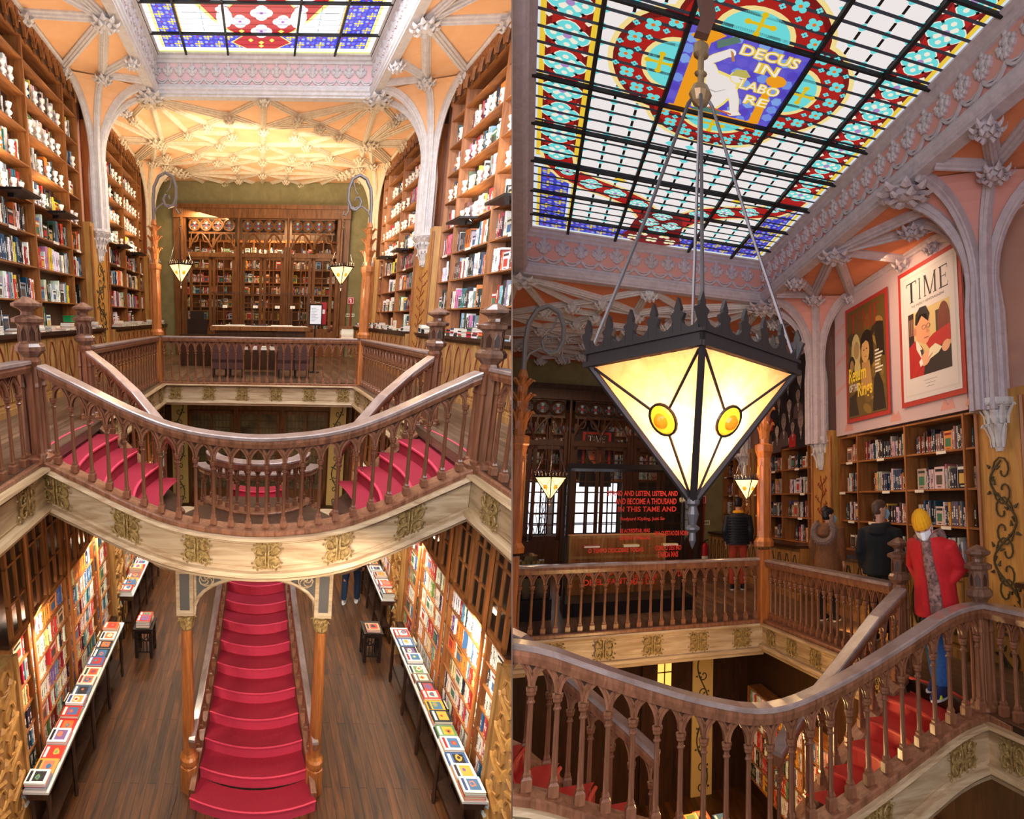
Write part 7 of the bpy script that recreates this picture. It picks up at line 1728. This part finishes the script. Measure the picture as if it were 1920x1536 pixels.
def person(hall, pos, yaw, label, hc=(0, .02, 1.58), tilt=0, turn=0, top='cloth_black', legs='denim', shoes='shoe_white', hair='hair_dark', hem=.82, lean=0, sw=.2, arms=None, extras=None, feet=((-.1, 0), (.1, .03)), s=1.0, bulk=1.0):
    k = Kit(); sz = 1.38; L = lean
    b = MB('skin'); head_mb(b, hc, True, tilt, turn)
    limb(b, [(hc[0]*.5, L*.8, 1.36), (hc[0]*.7, (hc[1]+L)*.5, hc[2]-.14), (hc[0], hc[1]-.01, hc[2]-.06)], [.06, .052, .055])
    eloft(b, [(0, 0, .86, .14, .1), (0, L*.3, 1.05, .13, .09), (0, L*.7, 1.25, .15, .1), (0, L, 1.4, .1, .07)])
    arms = arms or [[(-sw, L, 1.36), (-sw-.05, L-.03, 1.1), (-sw-.03, L+.06, .88)], [(sw, L, 1.36), (sw+.05, L-.03, 1.1), (sw+.03, L+.06, .88)]]
    for i, a in enumerate(arms):
        limb(b, [(a[0][0]*.5, a[0][1], a[0][2])]+a, [.05, .048, .04, .028]); hand(b, a[-1], np.array(a[-1])-np.array(a[-2]), -1 if i else 1)
    for fx, fy in feet: limb(b, [(fx, 0, .9), (fx, fy*.5+.01, .5), (fx, fy-.02, .1)], [.08, .055, .04])
    k.part('body', remesh(b, .0105, 3))
    t = MB(top); B_ = bulk
    eloft(t, [(0, L*.1, hem, .2*B_, .15*B_), (0, L*.2, hem+.1, .195*B_, .15*B_), (0, L*.4, 1.08, .175*B_, .135*B_), (0, L*.75, 1.25, .195*B_, .135*B_), (0, L*.95, 1.36, .19*B_, .12*B_), (0, L, 1.42, .12*B_, .095*B_), (0, L+.005, 1.46, .075, .075)])
    for a in arms: limb(t, [(a[0][0]*.55, a[0][1], a[0][2]-.0)]+a[:-1]+[tuple(np.array(a[-2])*.12+np.array(a[-1])*.88)], [.07*B_, .068*B_, .056*B_, .046*B_])
    k.part('top', remesh(t, .013, 5))
    g_ = MB(legs)
    eloft(g_, [(0, 0, .98, .16, .12), (0, 0, .86, .165, .125), (0, 0, .8, .15, .11)])
    for fx, fy in feet: limb(g_, [(fx*.85, 0, .88), (fx, fy*.4+.02, .52), (fx, fy-.01, .1)], [.092, .07, .062])
    k.part('trousers', remesh(g_, .014, 4))
    for i, (fx, fy) in enumerate(feet):
        sh = MB(shoes); shoe(sh, (fx, fy+.03, .012), .12 if fx > 0 else -.12, None); k.part('shoe', remesh(sh, .009, 2))
        so = MB('shoe_white'); b0 = len(so.v); eloft(so, [(0, .02, 0, .048, .128), (0, .02, .018, .05, .13)], 16); so.v = [(v[0]+fx, v[1]+fy+.03, v[2]) for v in so.v]; k.part('sole', so, len(k.p)-1)
    if hair:
        h = MB(hair); b0 = len(h.v)
        eloft(h, [(0, -.03, -.06, .062, .062), (0, -.028, -.02, .08, .078), (0, -.018, .03, .084, .092), (0, -.01, .07, .082, .1), (0, -.005, .11, .06, .075), (0, -.005, .132, .02, .03)])
        h.v[b0:] = [H_(hc, tilt, turn, v) for v in h.v[b0:]]; k.part('hair', remesh(h, .009, 3))
    if extras: extras(k, hc, tilt, turn)
    place_kit(k, yaw, s); return k.put('person', hall, pos, label, 'person')
def eyes(k, hc, tilt, turn):
    m = MB('hair_dark')
    for e in (-1, 1): m.lathe([(.002, -.006), (.012, 0), (.002, .006)], H_(hc, tilt, turn, (e*.03, .083, .018)), n=8)
    k.part('eyes', m)
def mask(k, hc, tilt, turn, name, colr):
    m = MB(name); P = lambda *p: H_(hc, tilt, turn, p)
    pts = [[P(-.066, .06, .0), P(-.02, .107, .012), P(.02, .107, .012), P(.066, .06, .0)], [P(-.066, .065, -.045), P(-.012, .14, -.05), P(.012, .14, -.05), P(.066, .065, -.045)], [P(-.045, .06, -.1), P(-.015, .095, -.122), P(.015, .095, -.122), P(.045, .06, -.1)]]
    for a, c in zip(pts, pts[1:]):
        for i in range(3): m.quad(a[i], a[i+1], c[i+1], c[i])
    for e in (-1, 1): m.tube([P(e*.064, .06, 0), P(e*.08, .02, .01), P(e*.086, -.01, 0), P(e*.08, .02, -.04), P(e*.06, .06, -.06)], .0025, 4)
    k.part('face_mask', m)
def x_red(k, hc, tilt, turn):
    eyes(k, hc, tilt, turn); mask(k, hc, tilt, turn, 'mask_white', 0)
    h = MB('wool_yellow'); n = 36; P = lambda p: H_(hc, tilt, turn, p); rings = []
    for z, r, dy in ((.02, .088, -.006), (.03, .098, -.006), (.06, .1, -.008), (.1, .094, -.014), (.14, .074, -.022), (.165, .046, -.028), (.178, .014, -.03)):
        rings.append([P((r*(1+.03*cos(n*2*pi*j/72*1.0*1)*(1 if j % 2 else -1))*cos(2*pi*j/n)*.93, dy+r*(1+.035*(1 if j % 2 else -1))*sin(2*pi*j/n)*1.1, z)) for j in range(n)])
    h.loft(rings); h.smooth = True; k.part('beanie', h)
    s_ = MB('scarf_mix')
    for dz, r in ((0, .1), (.045, .088)):
        s_.tube([(r*1.05*cos(t), .1+r*1.05*sin(t)-.02, 1.385+dz+.02*sin(t*2)) for t in np.linspace(0, 6.28, 15)], .047, 8)
    eloft(s_, [(-.03, .22, 1.38, .045, .04), (-.07, .25, 1.2, .055, .03), (-.1, .23, 1.0, .065, .026), (-.12, .23, .8, .07, .022), (-.12, .22, .7, .065, .02)]); eloft(s_, [(.1, .1, 1.43, .06, .04), (.2, .02, 1.38, .05, .05), (.25, -.06, 1.26, .045, .04), (.27, -.08, 1.12, .045, .02)])
    k.part('scarf', remesh(s_, .011, 3)); f = MB('scarf_mix')
    for q in range(16): f.tube([(-.175+.01*q, .22, .71), (-.178+.0105*q, .222, .65)], .003, 3)
    k.part('scarf_fringe', f)
    b = MB('mask_white'); b.lathe([(.002, -.004), (.014, 0), (.002, .006)], (.06, .165, .95), n=8); b.lathe([(.002, -.004), (.014, 0), (.002, .006)], (.06, .165, 1.12), n=8); k.part('coat_button', b)
    l = MB('lime'); l.lathe([(.002, 0), (.03, .0), (.02, .03), (.002, .035)], (-.1, .2, .02), n=8); k.part('shoe_toe', l)
person(HB, (3.72, 5.05, -.03), 1.98, 'person in red coat, yellow beanie, patterned scarf and white mask stepping onto the red stairs', hc=(.02, .17, 1.5), tilt=.55, turn=.4, top='coat_red', legs='denim', shoes='shoe_navy', hair='hair_dark', hem=.68, lean=.1, feet=((-.08, .12), (.1, -.1)), s=1.02, bulk=1.12, extras=x_red,
       arms=[[(-.19, .08, 1.34), (-.25, -.02, 1.12), (-.13, .07, .98)], [(.19, .06, 1.34), (.34, -.12, 1.12), (.15, .05, 1.0)]])
def x_hood(k, hc, tilt, turn):
    mask(k, hc, tilt, turn, 'mask_blue', 0); h = MB('cloth_black'); h.tube([(.115*cos(t), .01+.09*sin(t), 1.43+.02*cos(t)) for t in np.linspace(0, 6.28, 15)], .042, 8); eloft(h, [(0, -.1, 1.28, .06, .03), (0, -.13, 1.34, .11, .05), (0, -.11, 1.42, .12, .05), (0, -.07, 1.47, .09, .04)]); k.part('hood', remesh(h, .012, 4))
person(HB, (4.3, 7.0, 0), -.75, 'person in black hoodie with short brown hair seen from behind at the shelves', hc=(0, .03, 1.64), turn=-1.0, top='cloth_black', legs='cloth_black', shoes='cloth_black', hair='hair_brown', s=1.0, sw=.21, bulk=1.22, extras=x_hood)
def x_fur(k, hc, tilt, turn):
    mask(k, hc, tilt, turn, 'mask_blue', 0); h = MB('coat_brown'); eloft(h, [(0, -.1, 1.2, .05, .04), (0, -.14, 1.28, .12, .07), (0, -.11, 1.38, .13, .08), (0, -.04, 1.45, .1, .07)]); k.part('hood', remesh(h, .013, 4))
    f = MB('fur'); r_ = random.Random(2)
    ring = [(.165*sin(t), -.14-.045*cos(t)*.5, 1.33-.155*cos(t)*1.0+(.05 if 0 else 0)) for t in np.linspace(-2.5, 2.5, 26)]; f.tube(ring, .055, 8)
    for c in ring:
        for q in range(26):
            d = np.array([r_.gauss(0, 1), r_.gauss(0, 1), r_.gauss(0, 1)]); d /= np.linalg.norm(d); a = np.array(c)+d*.045; f.tube([a, a+d*.035+np.array([0, 0, -.008])], [.004, .0008], 3, cap=False)
    k.part('fur_trim', f); b = MB('hair_dark'); eloft(b, [(0, -.05, .03, .03, .04), (0, -.06, .08, .06, .055), (0, -.05, .13, .05, .05), (0, -.045, .16, .02, .02)]); b.v = [H_(hc, tilt, turn, v) for v in b.v]; k.part('hair_bun', b)
person(HB, (4.28, 8.45, 0), -.9, 'person in brown coat with grey fur hood and dark hair bun facing the shelves', hc=(0, .04, 1.56), turn=-.7, top='coat_brown', legs='cloth_black', shoes='cloth_black', hair='hair_dark', hem=.6, s=.98, bulk=1.2, extras=x_fur)
def x_puff(k, hc, tilt, turn):
    m = MB('cloth_navy')
    for i in range(11):
        z = .86+.05*i; rx = .19 if z < 1.2 else .2; m.tube([(rx*1.17*cos(t), .155*1.12*sin(t), z) for t in np.linspace(0, 6.28, 17)], .016, 5)
    k.part('quilting', m); c = MB('wool_yellow'); c.tube([(.08*cos(t), .08*sin(t), 1.46) for t in np.linspace(0, 6.28, 13)], .03, 6); k.part('collar', c)
person(HB, (4.05, 12.0, 0), -.35, 'person in dark puffer jacket and orange trousers standing behind the far railing', hc=(0, .03, 1.62), top='cloth_navy', legs='trouser_orange', shoes='cloth_black', hair='hair_dark', hem=.84, s=1.05, bulk=1.12, extras=x_puff)
person(HA, (2.02, 8.62, -4.5), -.4, 'person in dark jeans and white shoes on the lower floor, mostly hidden by the stair', hc=(0, .03, 1.6), top='cloth_navy', legs='denim_dark', shoes='shoe_white', hair='hair_brown', feet=((-.12, -.05), (.12, .12)), s=1.02)
finish_books()
